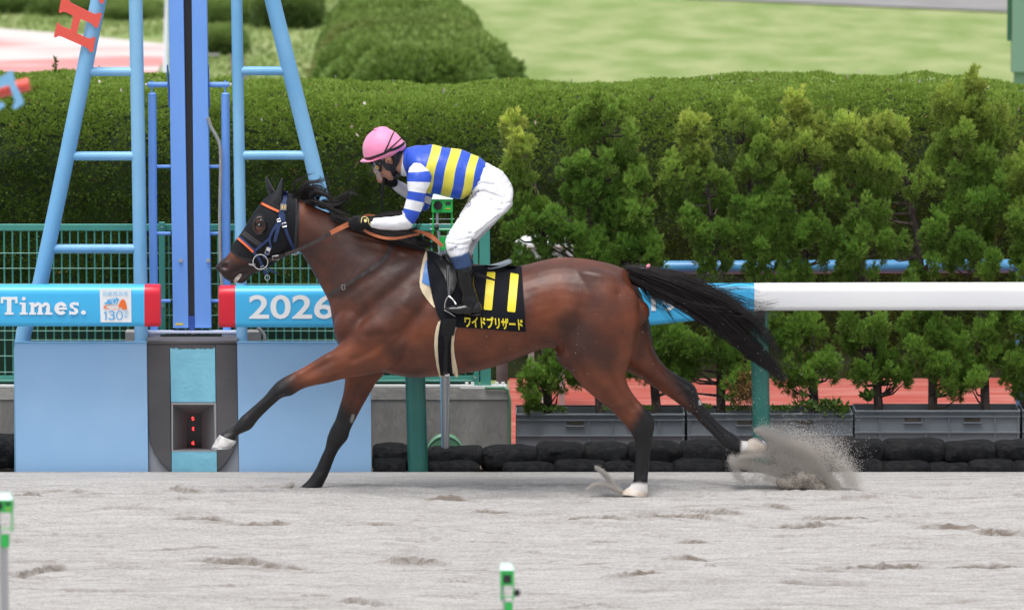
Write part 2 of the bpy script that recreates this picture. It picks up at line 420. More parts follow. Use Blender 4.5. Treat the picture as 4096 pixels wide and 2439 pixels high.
# ---- leaf builders
def blades(P, N, k, length, width, colA, colB, spread=.9, up=.25, rs=None, lj=.35, tipmix=.35):
    rs = rs or rng; n = len(P)
    Pk = np.repeat(P, k, 0); Nk = np.repeat(N, k, 0)
    D = Nk+rs.normal(size=(n*k, 3))*spread+np.array([0, 0, up]); D /= np.linalg.norm(D, axis=1)[:, None]
    Lg = length*(1+rs.uniform(-lj, lj, n*k))[:, None]
    side = np.cross(D, rs.normal(size=(n*k, 3))); side /= np.linalg.norm(side, axis=1)[:, None]
    w_ = width*(1+rs.uniform(-.3, .3, n*k))[:, None]
    b0 = Pk+rs.normal(size=(n*k, 3))*length*.12; mid = b0+D*Lg*.5; tip = b0+D*Lg
    V = np.stack([b0, mid-side*w_/2, tip, mid+side*w_/2], 1).reshape(-1, 3)
    F = np.arange(n*k*4).reshape(-1, 4)
    c = np.repeat(np.asarray(colA), k, 0) if np.ndim(colA) == 2 else np.tile(colA, (n*k, 1))
    c = c*(1+rs.uniform(-.22, .22, (n*k, 1)))
    ct = c*(1-tipmix)+np.asarray(colB)*tipmix
    C = np.stack([c*.9, c, ct, c], 1).reshape(-1, 3)
    return V, F, C
M['leaf'] = leafmat('leaf', .32)
M['bark'] = mat('bark', (.045, .034, .030), rough=.95, var=(.12, .095, .08), vscale=14, bump=.8, bscale=60, stretch=(3, 3, .6))
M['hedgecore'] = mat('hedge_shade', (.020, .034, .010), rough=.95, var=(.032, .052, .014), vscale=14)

# ---- the long trimmed hedge
HX = np.array([-60, 0, 300, 500, 770, 900, 1100, 1250, 1400, 1700, 1900, 2200, 2350, 2492, 2700, 3000])
HYt = np.array([150, 150, 153, 160, 165, 170, 172, 172, 171, 162, 155, 153, 161, 180, 200, 215])
HT = np.array([CAM_H-48.4*math.tan(PITCH+math.atan((y*1.6437-1219.5)/FPX)) for y in HYt])
HXw = np.array([WD(x, 160, 47).x for x in HX])
def hedge_top(x): return np.interp(x, HXw, HT)
def hedge_surface(x, s, jit=0):
    """s in 0..1 along the profile front-bottom → top → back"""
    H = hedge_top(x)+.03*(fbm(x*1.3+2, s*3, 55)-.5)
    Rr = .55; front = 46.35; back = 48.5
    L1 = H-Rr; L2 = math.pi/2*Rr; L3 = back-front-2*Rr; L4 = L2; L5 = H-Rr
    tot = L1+L2+L3+L4+L5; d = s*tot
    y = np.full_like(d, front); z = d.copy(); ny = -np.ones_like(d); nz = np.zeros_like(d)
    k = (d > L1) & (d <= L1+L2); t = (d-L1)/Rr
    y = np.where(k, front+Rr-Rr*np.cos(t), y); z = np.where(k, H-Rr+Rr*np.sin(t), z); ny = np.where(k, -np.cos(t), ny); nz = np.where(k, np.sin(t), nz)
    k = (d > L1+L2) & (d <= L1+L2+L3); y = np.where(k, front+Rr+(d-L1-L2), y); z = np.where(k, H, z); ny = np.where(k, 0, ny); nz = np.where(k, 1, nz)
    k = (d > L1+L2+L3) & (d <= L1+L2+L3+L4); t = (d-L1-L2-L3)/Rr
    y = np.where(k, back-Rr+Rr*np.sin(t), y); z = np.where(k, H-Rr+Rr*np.cos(t), z); ny = np.where(k, np.sin(t), ny); nz = np.where(k, np.cos(t), nz)
    k = d > L1+L2+L3+L4; y = np.where(k, back, y); z = np.where(k, H-Rr-(d-L1-L2-L3-L4), z); ny = np.where(k, 1, ny); nz = np.where(k, 0, nz)
    b = .13*(fbm(x*1.9, d*1.9+7, 66, 5)-.5)+.05*(fbm(x*8, d*8, 77)-.5)
    P = np.stack([x, y+ny*b, z+nz*b-.06], -1); N = np.stack([np.zeros_like(x), ny, nz], -1)
    return P, N, d/tot, b
hroot = thing('hedge', 'long clipped green hedge across the picture behind the rail', 'hedge', (0, 47.4, -.06))
gx = np.arange(-5.2, 5.6, .03); gs = np.linspace(0, 1, 190)
GX, GS = np.meshgrid(gx, gs, indexing='ij'); P, N, _, _ = hedge_surface(GX.ravel(), GS.ravel())
P = P-N*.045
ni, nj = GX.shape; I, J = np.meshgrid(np.arange(ni-1), np.arange(nj-1), indexing='ij'); a = (I*nj+J).ravel()
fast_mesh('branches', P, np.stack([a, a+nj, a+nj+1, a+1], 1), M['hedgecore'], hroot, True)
nS = 95000
sx = rng.uniform(-5.1, 5.5, nS); ss = np.concatenate([rng.uniform(0.03, .42, nS*3//5), rng.uniform(.30, .62, nS-nS*3//5)])
P, N, fr, b = hedge_surface(sx, ss)
keep = P[:, 2] > .15; P, N, b, sx, ss = P[keep], N[keep], b[keep], sx[keep], ss[keep]
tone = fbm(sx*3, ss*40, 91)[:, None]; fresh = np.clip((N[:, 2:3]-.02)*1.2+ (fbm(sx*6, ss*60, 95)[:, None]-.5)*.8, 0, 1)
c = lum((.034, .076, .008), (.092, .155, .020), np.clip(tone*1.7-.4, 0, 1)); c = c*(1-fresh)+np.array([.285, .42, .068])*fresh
brown = rng.random(len(P)) < .006; c[brown] = (.30, .17, .08)
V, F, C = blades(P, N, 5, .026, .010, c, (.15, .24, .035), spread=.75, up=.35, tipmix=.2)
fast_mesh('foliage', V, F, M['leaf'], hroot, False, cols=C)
# tiny pale blossom litter caught on the hedge stays part of it
ids = rng.choice(len(P), 70, replace=False); V, F, C = blades(P[ids]+N[ids]*.03, N[ids], 1, .032, .022, (.7, .62, .55), (.75, .7, .65), spread=.4)
fast_mesh('fallen_petal', V, F, mat('petal', (.70, .60, .54), rough=.7), hroot)['kind'] = 'stuff'
for tx, ty in [(135, 138)]:
    Pq = WD(tx, ty+34, 47.6); pts = np.array([[Pq.x+rng.normal()*.008*(1-q), Pq.y, Pq.z-.02+q*.10] for q in np.linspace(0, 1, 14)])
    V, F, C = blades(pts, np.tile([0, 0, 1.], (14, 1)), 6, .03, .008, (.10, .16, .03), (.2, .27, .05), spread=.6)
    fast_mesh('shoot', V, F, M['leaf'], hroot, cols=C)

# ---- the far row of clipped bushes seen end-on
def bush(name, label, cx, half, ytop, Y, dep, parent=None, tintA=(.07, .13, .02), tintB=(.16, .24, .05), n=5200, group=None, zb=-.07, seed=1):
    c = WD(cx, 0, Y); top = WD(cx, ytop, Y).z; hw = half/16806*Y*1.0/ CE
    r = np.random.default_rng(seed); root = parent or thing(name, label, 'bush', (c.x, Y, zb), group)
    u = r.uniform(0, 2*math.pi, n); v = np.arccos(r.uniform(0, 1, n))
    def surf(u, v, off):
        ct = np.sign(np.cos(u))*np.abs(np.cos(u))**.7; st = np.sign(np.sin(u))*np.abs(np.sin(u))**.7
        rr = np.sin(v)**.6; bmp = 1+.20*(fbm(u*2.2+seed, v*5, seed+5)-.5)
        return np.stack([c.x+hw*off*rr*ct*bmp, Y+dep*off*rr*st*bmp, zb+(top-zb)*off*np.cos(v)**.7*bmp], -1)
    gu, gv = np.meshgrid(np.linspace(0, 2*math.pi, 33), np.linspace(0.001, math.pi/2, 12), indexing='ij')
    P = surf(gu.ravel(), gv.ravel(), .95); nj = 12; I, J = np.meshgrid(np.arange(32), np.arange(11), indexing='ij'); a = (I*nj+J).ravel()
    fast_mesh('branches', P, np.stack([a, a+nj, a+nj+1, a+1], 1), M['hedgecore'], root, True)
    P = surf(u, v, 1); N = np.stack([np.sin(v)*np.cos(u), np.sin(v)*np.sin(u), np.cos(v)], -1)
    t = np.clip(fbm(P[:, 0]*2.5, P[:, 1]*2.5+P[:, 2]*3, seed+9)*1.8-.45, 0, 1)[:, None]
    fr_ = np.clip(N[:, 2:3]*1.3-.45, 0, 1)  # paler tips facing up; also paints dome tops lit and fronts shaded
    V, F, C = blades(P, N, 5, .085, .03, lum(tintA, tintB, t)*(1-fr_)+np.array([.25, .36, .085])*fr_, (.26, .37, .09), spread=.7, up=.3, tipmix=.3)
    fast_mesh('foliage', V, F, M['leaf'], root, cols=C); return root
G2 = 'clipped bushes in the far row'
bl = [(1030, 175, 122, 66.0, .7, 'nearest low dome of the far row of clipped bushes, in front of its neighbours'),
      (1035, 240, 101, 67.8, .7, 'second clipped bush of the far row, spreading right behind the nearest dome'),
      (1010, 240, 80, 69.6, .7, 'widest clipped bush of the far row, third from the front'),
      (990, 218, 58, 71.4, .7, 'clipped bush of the far row with reddish brown patches'),
      (985, 206, 37, 73.2, .7, 'clipped bush fifth from the front in the far row'),
      (982, 194, 16, 75.0, .7, 'clipped bush of the far row just under the top of the picture'),
      (980, 180, -6, 76.8, .7, 'last clipped bush of the far row, cut by the top of the picture')]
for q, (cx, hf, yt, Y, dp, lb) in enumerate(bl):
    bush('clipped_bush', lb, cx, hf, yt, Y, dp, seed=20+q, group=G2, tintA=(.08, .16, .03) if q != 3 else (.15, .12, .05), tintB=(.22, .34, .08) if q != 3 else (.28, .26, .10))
wild = [(560, 75, 8, 85, 1.2, 'ragged dark bush at the top behind the blue mast'), (700, 75, -25, 84, 1.2, 'dark round shrub at the top beside the right ladder leg'),
        (170, 95, -5, 86.5, 1.2, 'low wild shrub at the top left between the letters'), (320, 70, 22, 85.5, 1.0, 'small wild shrub behind the left ladder'), (30, 90, -12, 87, 1.2, 'wild shrub in the top left corner'),
        (545, 42, 78, 79, .6, 'low weedy bush on the far slope right of the blue mast')]
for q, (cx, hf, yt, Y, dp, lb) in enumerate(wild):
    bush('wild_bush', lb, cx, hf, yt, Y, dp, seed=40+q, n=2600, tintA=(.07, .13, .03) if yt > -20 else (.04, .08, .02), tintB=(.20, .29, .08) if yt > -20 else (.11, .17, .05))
# rough far grass
ng = 26000; P = np.stack([rng.uniform(-8, 9, ng), rng.uniform(74, 92, ng), np.full(ng, -.07)], 1)
keep = (P[:, 0] < -1.2) & ~((P[:, 0] < -3.7) & (P[:, 1] < 81.5+np.clip(-P[:, 0]-5, 0, 9)*1.2)) & ~((P[:, 0] > 1.2) & (P[:, 1] > 84)); P = P[keep]
t = np.clip(fbm(P[:, 0]*.8, P[:, 1]*.8, 3)*1.9-.45, 0, 1)[:, None]
V, F, C = blades(P, np.tile([0, 0, 1.], (len(P), 1)), 3, .05, .02, np.where(P[:, 0:1] > -1.6, lum((.29, .39, .10), (.42, .50, .17), t), lum((.16, .25, .06), (.34, .42, .14), t)), (.44, .52, .2), spread=.5)
props(fast_mesh('grass', V, F, M['leaf'], cols=C), 'short rough grass on the far lawn', 'grass', kind='stuff')

# ---- conifers in the planter crates
TY = 42.18
def conifer(label, trunk, crowns, seed, nclump=150, yellow=.3, blong=.055, r0=.026):
    """trunk: D px polyline base→top; crowns: D px ellipses (cx,cy,rx,ry)"""
    r = np.random.default_rng(seed); trunk = [(trunk[0][0], 1022)]+list(trunk[1:])
    b = WD(trunk[0][0], trunk[0][1], TY); root = thing('conifer_tree', label, 'tree', (b.x, TY, b.z), 'conifers growing in the crates')
    tp = catmull([list(p)+[0] for p in trunk], 5); n = len(tp)
    dy = np.cumsum(r.normal(size=n))*.012
    pts = [WD(p[0], p[1], TY+dy[i]) for i, p in enumerate(tp)]
    mb = MB(); mb.tube(pts, [r0*(1-.75*i/(n-1))+.004 for i in range(n)], 9)
    # flare at the foot
    limbs = MB(); P = []; N = []; tone = []
    area = [c[2]*c[3] for c in crowns]; tot = sum(area)
    for (cx, cy, rx, ry) in crowns:
        npl = max(2, int(rx*ry/760+.5)); k = max(6, int(nclump*rx*ry/tot))
        plumes = []
        for _ in range(npl):
            th = r.uniform(0, 2*math.pi); rr = r.uniform(.0, 1)**.5*.80
            plumes.append((cx+rx*rr*math.cos(th), cy+ry*rr*math.sin(th), r.uniform(17, 27), r.uniform(24, 38), TY-.10*(1-rr)+r.uniform(-.09, .09), r.uniform()))
        for _ in range(k):
            px_, py_, pr, ph_, py0, ptone = plumes[r.integers(npl)]
            th = r.uniform(0, 2*math.pi); rr = r.uniform(0, 1)**.5; vx = rr*math.cos(th); vy = rr*math.sin(th)
            x = px_+pr*vx*(1.0-.35*max(0, -vy)); y = py_+ph_*vy; yy = py0-.07*math.sqrt(max(0, 1-rr*rr))
            cN = Vector((vx, -.8*math.sqrt(max(0, 1-rr*rr)), -vy*.8+.25)).normalized()
            c = WD(x, y, yy)
            # limb to the trunk, lower than the tuft
            if r.random() < .18:
                j = int(np.argmin([(q-(c-Vector((0, 0, .10)))).length for q in pts])); q = pts[j]
                m_ = (q+c)/2+Vector((r.normal()*.02, r.normal()*.02, -.03))
                limbs.tube([q, m_, c], [.010, .006, .002], 5, cap=False)
            tn_e = ptone
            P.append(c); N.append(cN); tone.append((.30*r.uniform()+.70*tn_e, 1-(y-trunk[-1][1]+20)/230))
    mb.add(limbs.V, limbs.F); mb.build('trunk', M['bark'], root, True, fix=False)
    P = np.array(P); N = np.array(N); k = 95; m_ = len(P)
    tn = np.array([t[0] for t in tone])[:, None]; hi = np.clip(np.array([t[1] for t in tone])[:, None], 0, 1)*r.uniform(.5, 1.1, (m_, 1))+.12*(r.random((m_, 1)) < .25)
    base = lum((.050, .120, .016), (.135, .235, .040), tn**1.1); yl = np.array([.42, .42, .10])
    base = base*(1-yellow*hi)+yl*yellow*hi; base = base*2.0*(.60+.60*np.clip(N[:, 2:3]+.35, 0, 1))  # shading painted in: plume colour brighter facing up, darker underneath
    # needles radiate from a few short stubs inside each tuft
    st = 8; O3 = r.normal(size=(m_*st, 3)); O3 /= np.linalg.norm(O3, axis=1)[:, None]; O3[:, 2] = O3[:, 2]*1.3+.1
    S = np.repeat(P, st, 0)+O3*np.array([.022, .020, .026])*r.uniform(.5, 1, (m_*st, 1))*np.repeat(r.uniform(.7, 1.25, (m_, 1)), st, 0); SN = O3*.5+np.repeat(N, st, 0)*.8+np.array([0, -.1, .6])
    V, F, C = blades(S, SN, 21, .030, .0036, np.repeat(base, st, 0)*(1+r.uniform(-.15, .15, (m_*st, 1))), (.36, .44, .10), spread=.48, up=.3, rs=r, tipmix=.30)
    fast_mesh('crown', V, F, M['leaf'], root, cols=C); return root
TREES = [
 ('bushy conifer directly behind the rider, with yellow tips on bare upper twigs', [(1335, 992), (1328, 860), (1325, 620), (1312, 500), (1275, 380), (1262, 300)],
  [(1262, 318, 48, 42), (1260, 400, 48, 60), (1290, 480, 62, 60), (1265, 560, 55, 60), (1300, 610, 60, 45), (1320, 900, 85, 55), (1300, 965, 60, 30)], .75, 130),
 ('tall dense dark green conifer just right of the rider', [(1462, 992), (1450, 800), (1455, 640), (1450, 480), (1470, 330), (1480, 250)],
  [(1475, 275, 70, 48), (1430, 320, 75, 55), (1520, 340, 45, 70), (1420, 430, 70, 70), (1500, 460, 60, 90), (1390, 540, 70, 60), (1480, 580, 100, 60), (1560, 600, 45, 90), (1440, 640, 90, 30), (1420, 840, 70, 60), (1340, 560, 45, 60)], .2, 330),
 ('narrow conifer above the horse croup with a thick leaning lower trunk', [(1600, 992), (1590, 880), (1600, 760), (1560, 600), (1540, 480), (1530, 400)],
  [(1540, 420, 45, 50), (1555, 500, 45, 60), (1590, 610, 45, 50), (1530, 560, 60, 60), (1600, 730, 40, 40), (1620, 840, 60, 60), (1580, 890, 60, 50)], .15, 150),
 ('light green conifer with a yellow orange tip and bare crooked trunk behind the tail', [(1755, 992), (1752, 880), (1740, 780), (1735, 640), (1725, 500), (1712, 400), (1700, 280)],
  [(1680, 290, 62, 35), (1690, 350, 60, 45), (1660, 420, 70, 55), (1720, 460, 60, 55), (1680, 520, 62, 45), (1740, 580, 70, 50), (1700, 640, 70, 30), (1690, 830, 95, 55), (1770, 860, 60, 40), (1660, 900, 40, 30)], .6, 260),
 ('slender conifer with grey forked branches, left of the broadest bright crown', [(1840, 992), (1845, 880), (1830, 700), (1828, 480), (1815, 400), (1808, 260)],
  [(1808, 262, 38, 35), (1820, 320, 58, 45), (1830, 390, 55, 45), (1860, 470, 50, 60), (1800, 520, 55, 60), (1850, 600, 70, 50), (1860, 690, 50, 20), (1850, 820, 70, 60)], .35, 190),
 ('bright yellow-green conifer with a broad rounded crown, right of the grey forked branches', [(1985, 992), (1975, 880), (1970, 760), (1960, 620), (1962, 480), (1960, 280)],
  [(1950, 275, 60, 42), (1925, 330, 62, 48), (1990, 350, 50, 60), (1930, 420, 62, 60), (2000, 470, 50, 70), (1920, 530, 62, 70), (1990, 590, 60, 60), (1930, 650, 70, 30), (1950, 820, 70, 60), (2000, 890, 60, 45), (1960, 760, 60, 30)], .62, 300),
 ('conifer with an open orange-tipped top where pale bare twigs show', [(2140, 992), (2130, 880), (2115, 740), (2080, 560), (2085, 440), (2075, 340), (2065, 270)],
  [(2065, 290, 42, 40), (2045, 350, 40, 40), (2110, 310, 52, 40), (2090, 390, 60, 40), (2070, 500, 60, 60), (2120, 560, 50, 45), (2060, 610, 60, 45), (2110, 650, 70, 25), (2110, 800, 75, 60), (2150, 880, 60, 45), (2100, 900, 40, 30)], .6, 240),
 ('conifer with a long bare dark leaning trunk between two denser crowns', [(2270, 992), (2268, 880), (2250, 740), (2235, 600), (2210, 470), (2180, 370), (2160, 290)],
  [(2170, 300, 50, 42), (2200, 350, 45, 40), (2160, 400, 50, 45), (2240, 440, 45, 45), (2150, 480, 40, 50), (2270, 560, 45, 55), (2180, 600, 50, 40), (2230, 680, 70, 25), (2270, 800, 70, 55), (2300, 870, 60, 40), (2210, 850, 50, 45)], .5, 210),
 ('tallest conifer of the row, dense and full crowned near the right edge', [(2398, 992), (2395, 880), (2385, 740), (2375, 560), (2365, 400), (2360, 230)],
  [(2350, 212, 55, 30), (2330, 260, 62, 45), (2400, 255, 60, 42), (2360, 320, 80, 55), (2330, 390, 70, 55), (2420, 370, 50, 70), (2390, 470, 75, 70), (2320, 500, 50, 60), (2350, 580, 80, 60), (2420, 640, 60, 40), (2380, 820, 75, 55), (2340, 880, 50, 40), (2430, 760, 50, 50)], .45, 400),
 ('conifer cut off by the right edge of the picture', [(2500, 992), (2500, 800), (2495, 600), (2490, 380)],
  [(2490, 400, 45, 50), (2500, 480, 50, 60), (2470, 560, 50, 55), (2500, 640, 55, 50), (2480, 760, 50, 60), (2490, 850, 60, 60), (2475, 940, 40, 30)], .4, 190),
]
rj = random.Random(11)
for q, (lb, tr, cr, ye, ncl) in enumerate(TREES): cr2 = cr+[(c_[0]+rj.uniform(-20, 20), c_[1]+rj.uniform(25, 55), c_[2]*.75, c_[3]*.7) for c_ in cr if c_[1] < 880 and rj.random() < .6]+[(tr[0][0]+rj.choice([-55, -30, 35, 60]), rj.uniform(885, 935), 42, 30) for _ in range(2)]; conifer(lb, tr, cr2, 100+q, int(ncl*2.6), ye)
# a browned dead sprig hanging on one tree
Pq = WD(1812, 945, 42.0); pts = np.array([[Pq.x+rng.normal()*.03, Pq.y+rng.normal()*.03, Pq.z+rng.normal()*.05] for _ in range(120)])
V, F, C = blades(pts, np.tile([0, -.3, -.2], (120, 1)), 12, .04, .006, (.26, .15, .06), (.34, .22, .10), spread=.8)
props(fast_mesh('dead_branch', V, F, M['leaf'], cols=C), 'browned dead conifer tuft left of the green rail post', 'branch')

# ---- planter crates
M['crate'] = mat('grey_plastic', (.175, .20, .225), rough=.5, spec=.4, var=(.205, .23, .25), vscale=3, bump=.05)
M['holedark'] = mat('potting_soil', (.05, .04, .03), rough=.95)
def crate(x0, x1, yt, label):
    Yf = 42.0; A = WD(x0, yt, Yf); B = WD(x1, yt, Yf); zt = A.z; zb = -.055; L = B.x-A.x; d = .34
    root = thing('planter_crate', label, 'planter', ((A.x+B.x)/2, Yf+d/2, zb), 'grey planter crates along the rail')
    mb = MB(); t = .006; x0, x1 = A.x+.004, B.x-.004
    H = zt-zb; hz0, hz1 = zt-.075, zt-.047
    cuts = [(.30, .40), (.66, .76)]
    def wall(fx0, fx1, y0, y1, holes):
        if not holes: mb.box(fx0, fx1, y0, y1, zb, zt-.002); return
        mb.box(fx0, fx1, y0, y1, zb, hz0); mb.box(fx0, fx1, y0, y1, hz1, zt-.002)
        xs_ = [fx0]+[fx0+(fx1-fx0)*c for p in cuts for c in p]+[fx1]
        for i in (0, 2, 4): mb.box(xs_[i], xs_[i+1], y0, y1, hz0, hz1)
    wall(x0, x1, Yf, Yf+t, True); wall(x0, x1, Yf+d-t, Yf+d, True)
    mb.box(x0, x0+t, Yf+t, Yf+d-t, zb, zt-.002); mb.box(x1-t, x1, Yf+t, Yf+d-t, zb, zt-.002)
    mb.build('crate_body', M['crate'], root)
    rb = MB()
    for z, p in ((zt-.006, .022), (zt-.040, .014), (zt-.137, .014)):
        rb.box(x0-.001, x1+.001, Yf-p, Yf-.0008, z-.004, z+.004)
    for q in range(2): rb.box(x0+(x1-x0)*cuts[q][0]-.006, x0+(x1-x0)*cuts[q][1]+.006, Yf-.016, Yf-.0008, hz0-.006, hz0)
    for k in range(8):
        xx = x0+.012+(x1-x0-.024)*k/7; 
        if k in (2, 5): continue
        rb.box(xx-.003, xx+.003, Yf-.012, Yf-.001, zb, zt-.011)
    rb.build('rim_and_ribs', M['crate'], root)
    s = MB(); s.box(x0+t+.001, x1-t-.001, Yf+t+.001, Yf+d-t-.001, zb, zt-.05); s.build('soil', M['soil'], root)
crate(1254, 1668, 1005, 'leftmost grey plastic planter crate, beside the concrete wall')
crate(1671, 2077, 1004, 'grey plastic planter crate behind the green rail post with weeds over its rim')
crate(2079, 2484, 997, 'grey plastic planter crate at the right, above the sandbags')
crate(2487, 2900, 996, 'grey plastic planter crate cut off by the right edge')
# ---- weeds
def weeds(label, spots, seed, leaf=.035):
    for i_, sp in enumerate(spots): weeds1(label if len(spots) == 1 else label[i_], [sp], seed+10*i_, leaf)
def weeds1(label, spots, seed, leaf=.035):
    r = np.random.default_rng(seed); P = []
    for (x, y, rx, ry, k) in spots:
        for _ in range(k): p = WD(x+rx*r.uniform(-1, 1), y+ry*r.uniform(-1, 1), 41.97+r.uniform(0, .1)); P.append(p)
    P = np.array(P); V, F, C = blades(P, np.tile([0, -.7, .5], (len(P), 1)), 5, leaf, leaf*.55, (.09, .17, .03), (.16, .27, .06), spread=.7, rs=r)
    o = fast_mesh('weed_plant', V, F, M['leaf'], cols=C); props(o, label, 'plant', 'weeds in the crates')
weeds(['leafy green creeper spilling over the crate right of the green post', 'small leafy sprig between the green post and the spilling creeper', 'last leafy tip of the creeper hanging over the crate'], [(2010, 990, 30, 14, 60), (1960, 985, 25, 8, 20), (2050, 1000, 12, 12, 20)], 3)
weeds('broad leaved weed sprouting beside a trunk above the third crate', [(2110, 965, 9, 10, 14)], 4, .05)
weeds(['low weeds at the left end of the leftmost crate', 'low weeds at the right end of the leftmost crate'], [(1330, 996, 45, 4, 70), (1530, 994, 60, 5, 70)], 5, .022)
weeds(['low weeds just right of the first crate join', 'low weeds left of the green rail post', 'low weeds right of the green rail post'], [(1700, 992, 30, 5, 50), (1800, 994, 30, 4, 30), (1900, 994, 30, 4, 40)], 6, .022)
# crate edging behind
M['darkboard'] = mat('dark_board', (.06, .06, .06), rough=.8)
mb = MB(); mb.dbox(1255, 986, 2650, 1128, 42.36, .02); props(mb.build('edging_board', M['darkboard']), 'dark edging board behind the planter crates', 'board')

# ---- sandbags
M['bag'] = mat('black_net_bag', (.012, .013, .016), rough=.75, spec=.25, var=(.038, .036, .036), vscale=24, bump=1.0, bscale=130, vpos=(.45, .75), bdist=.02)
from mathutils import noise as mnoise
def bag(x0, x1, y0, y1, Y, label, tie=True, seed=0, d=.17):
    A = WD(x0, y1, Y); B = WD(x1, y0, Y); c = (A+B)/2; hx = (B.x-A.x)/2*1.05; hz = (B.z-A.z)/2*1.06
    V = []; F = []; n, m = 36, 22
    for i in range(m+1):
        ph = math.pi*i/m
        for k in range(n):
            t = 2*math.pi*k/n
            e = lambda v, p: math.copysign(abs(v)**p, v)
            x = e(math.cos(ph), .5)*hx; rr = max(math.sin(ph), 0)**.30
            y = e(math.cos(t), .6)*rr*d; z = e(math.sin(t), .62)*rr*hz
            p = Vector((c.x+x, Y+.10+y, c.z+z)); q = p*9+Vector((seed*3.1, 0, 0))
            f = 1+.13*mnoise.noise(q)+.09*mnoise.noise(q*2.6)+.05*mnoise.noise(q*6); z2 = c.z+(z*f)-.02*math.cos(x/hx*1.3)*0+ .010*mnoise.noise(q*.5)
            V.append((p.x+.006*mnoise.noise(q*1.7), Y+.10+y*f, z2))
    for i in range(m):
        for k in range(n): F.append((i*n+k, i*n+(k+1) % n, (i+1)*n+(k+1) % n, (i+1)*n+k))
    mb = MB(); mb.add(V, F)
    if tie:
        T = WD(x0+10, y0+6, Y+.05); mb.tube([T+Vector((-.03, 0, -.012)), T+Vector((0, 0, .012)), T+Vector((.05, 0, .004))], [.004, .014, .002], 7)
    o = mb.build('sandbag', M['bag'], None, True); props(o, label, 'sandbag', 'black sandbags along the track edge')
    return o
tops = [(-60, 38, 1066, 1142, 'sandbag at the far left edge, left of the blue box'), (908, 998, 1087, 1148, 'sandbag beside the blue box, left of the thick green post'),
 (1043, 1172, 1092, 1138, 'sandbag in front of the round green lid'), (1173, 1307, 1091, 1146, 'sandbag under the end of the concrete wall'),
 (1307, 1422, 1084, 1137, 'sandbag under the left half of the first crate'), (1422, 1528, 1082, 1134, 'sandbag under the first crate, just left of the hind leg'),
 (1530, 1657, 1081, 1135, 'sandbag just right of the planted hind leg'), (1658, 1795, 1080, 1139, 'sandbag between the two hind legs'), (1797, 1905, 1084, 1138, 'sandbag behind the flung sand, at the foot of the green post'),
 (1907, 2030, 1082, 1136, 'sandbag mostly hidden by the flung sand'), (2030, 2150, 1077, 1133, 'sandbag right of the sand spray'), (2150, 2300, 1076, 1130, 'long sandbag below the join of two crates'),
 (2300, 2422, 1080, 1130, 'second sandbag from the right edge'), (2424, 2560, 1077, 1128, 'sandbag cut by the right edge')]
for q, (x0, x1, y0, y1, lb) in enumerate(tops): bag(x0, x1, y0, y1, 41.40+.02*(q % 2), 'top row black '+lb, seed=q)
lows = [(910, 985, 'below the bag left of the thick green post'), (1045, 1165, 'right of the thick green post'), (1225, 1350, 'under the gap at the end of the concrete wall'), (1350, 1470, 'below the first crate'), (1470, 1545, 'behind the planted hind leg'),
        (1545, 1640, 'right of the planted hind leg'), (1640, 1760, 'below the raised hind leg'), (1760, 1880, 'left end of the sand spray'), (1880, 2010, 'hidden behind the sand spray'), (2010, 2150, 'right end of the sand spray'),
        (2150, 2262, 'below the join of two crates'), (2262, 2360, 'below the third crate'), (2360, 2470, 'near the right edge'), (2470, 2600, 'cut by the right edge')]
for q, (x0, x1, lb) in enumerate(lows): bag(x0, x1, 1122+3*(q % 3), 1178, 41.26, 'lower black sandbag, '+lb, tie=False, seed=50+q, d=.15)

# ---- concrete wall and green mesh fence
M['concrete'] = mat('concrete', (.235, .225, .21), rough=.9, var=(.34, .33, .31), vscale=2.4, bump=.7, bscale=30, stretch=(1.6, 1, .45), vpos=(.38, .66), bdist=.012)
M['capstone'] = mat('concrete_cap', (.40, .385, .36), rough=.9, var=(.30, .285, .265), vscale=8, bump=.4, bscale=40)
FY = 41.95
wr = thing('concrete_wall', 'low weathered grey concrete wall under the green fence', 'wall', (-1.8, FY+.1, -.07))
A = WD(-700, 950, FY); B = WD(1240, 950, FY); mb = MB(); mb.box(A.x, B.x, FY, FY+.22, -.07, A.z); mb.build('wall_body', M['concrete'], wr, False, .012)
mb = MB(); mb.box(A.x, B.x-.012, FY-.002, FY+.214, A.z+.001, A.z+.012); mb.box(A.x, B.x-.003, FY-.006, FY+.2, A.z-.055, A.z-.0005); mb.build('wall_coping', M['capstone'], wr)
M['fgreen'] = mat('fence_green', (.055, .27, .215), rough=.45, spec=.5, var=(.07, .31, .25), vscale=3)
M['fdark'] = mat('shade_net', (.012, .040, .022), rough=.9, bump=.3, bscale=200)
fr = thing('mesh_fence', 'green welded mesh fence standing on the low concrete wall', 'fence', (-1.8, FY+.12, .35))
YF = FY+.08
mb = MB(); mb.dbox(-700, 546, 1190, 562, YF, .035); mb.build('top_rail', M['fgreen'], fr, False, .004)
mb = MB(); mb.dbox(-700, 914, 1184, 930, YF, .035); mb.build('bottom_rail', M['fgreen'], fr, False, .004)
for (x0, x1) in ((-200, -188), (386, 401), (1150, 1163), (1166, 1192)):
    mb = MB(); lean = 3
    mb.dquad([(x0, 541), (x1, 541), (x1+lean, 944), (x0+lean, 944)], YF-.045, .04); 
    mb.build('fence_post', M['fgreen'], fr, False, .004)
mb = MB()
for k in range(-5, 58):
    x = 10+20.0*k
    if 386 < x < 402 or x > 1146: continue
    mb.tube([WD(x, 560, YF+.01), WD(x+2.6, 916, YF+.01)], .0055, 6)
mb.build('mesh_uprights', M['fgreen'], fr, True); mb = MB()
for y in (596, 633, 671, 709, 747, 785, 807, 846, 885, 905): mb.tube([WD(-190, y+20, YF-.002), WD(1150, y+20, YF-.002)], .0028, 6)
mb.build('mesh_wires', mat('wire_pale', (.20, .42, .34), rough=.4), fr, True)
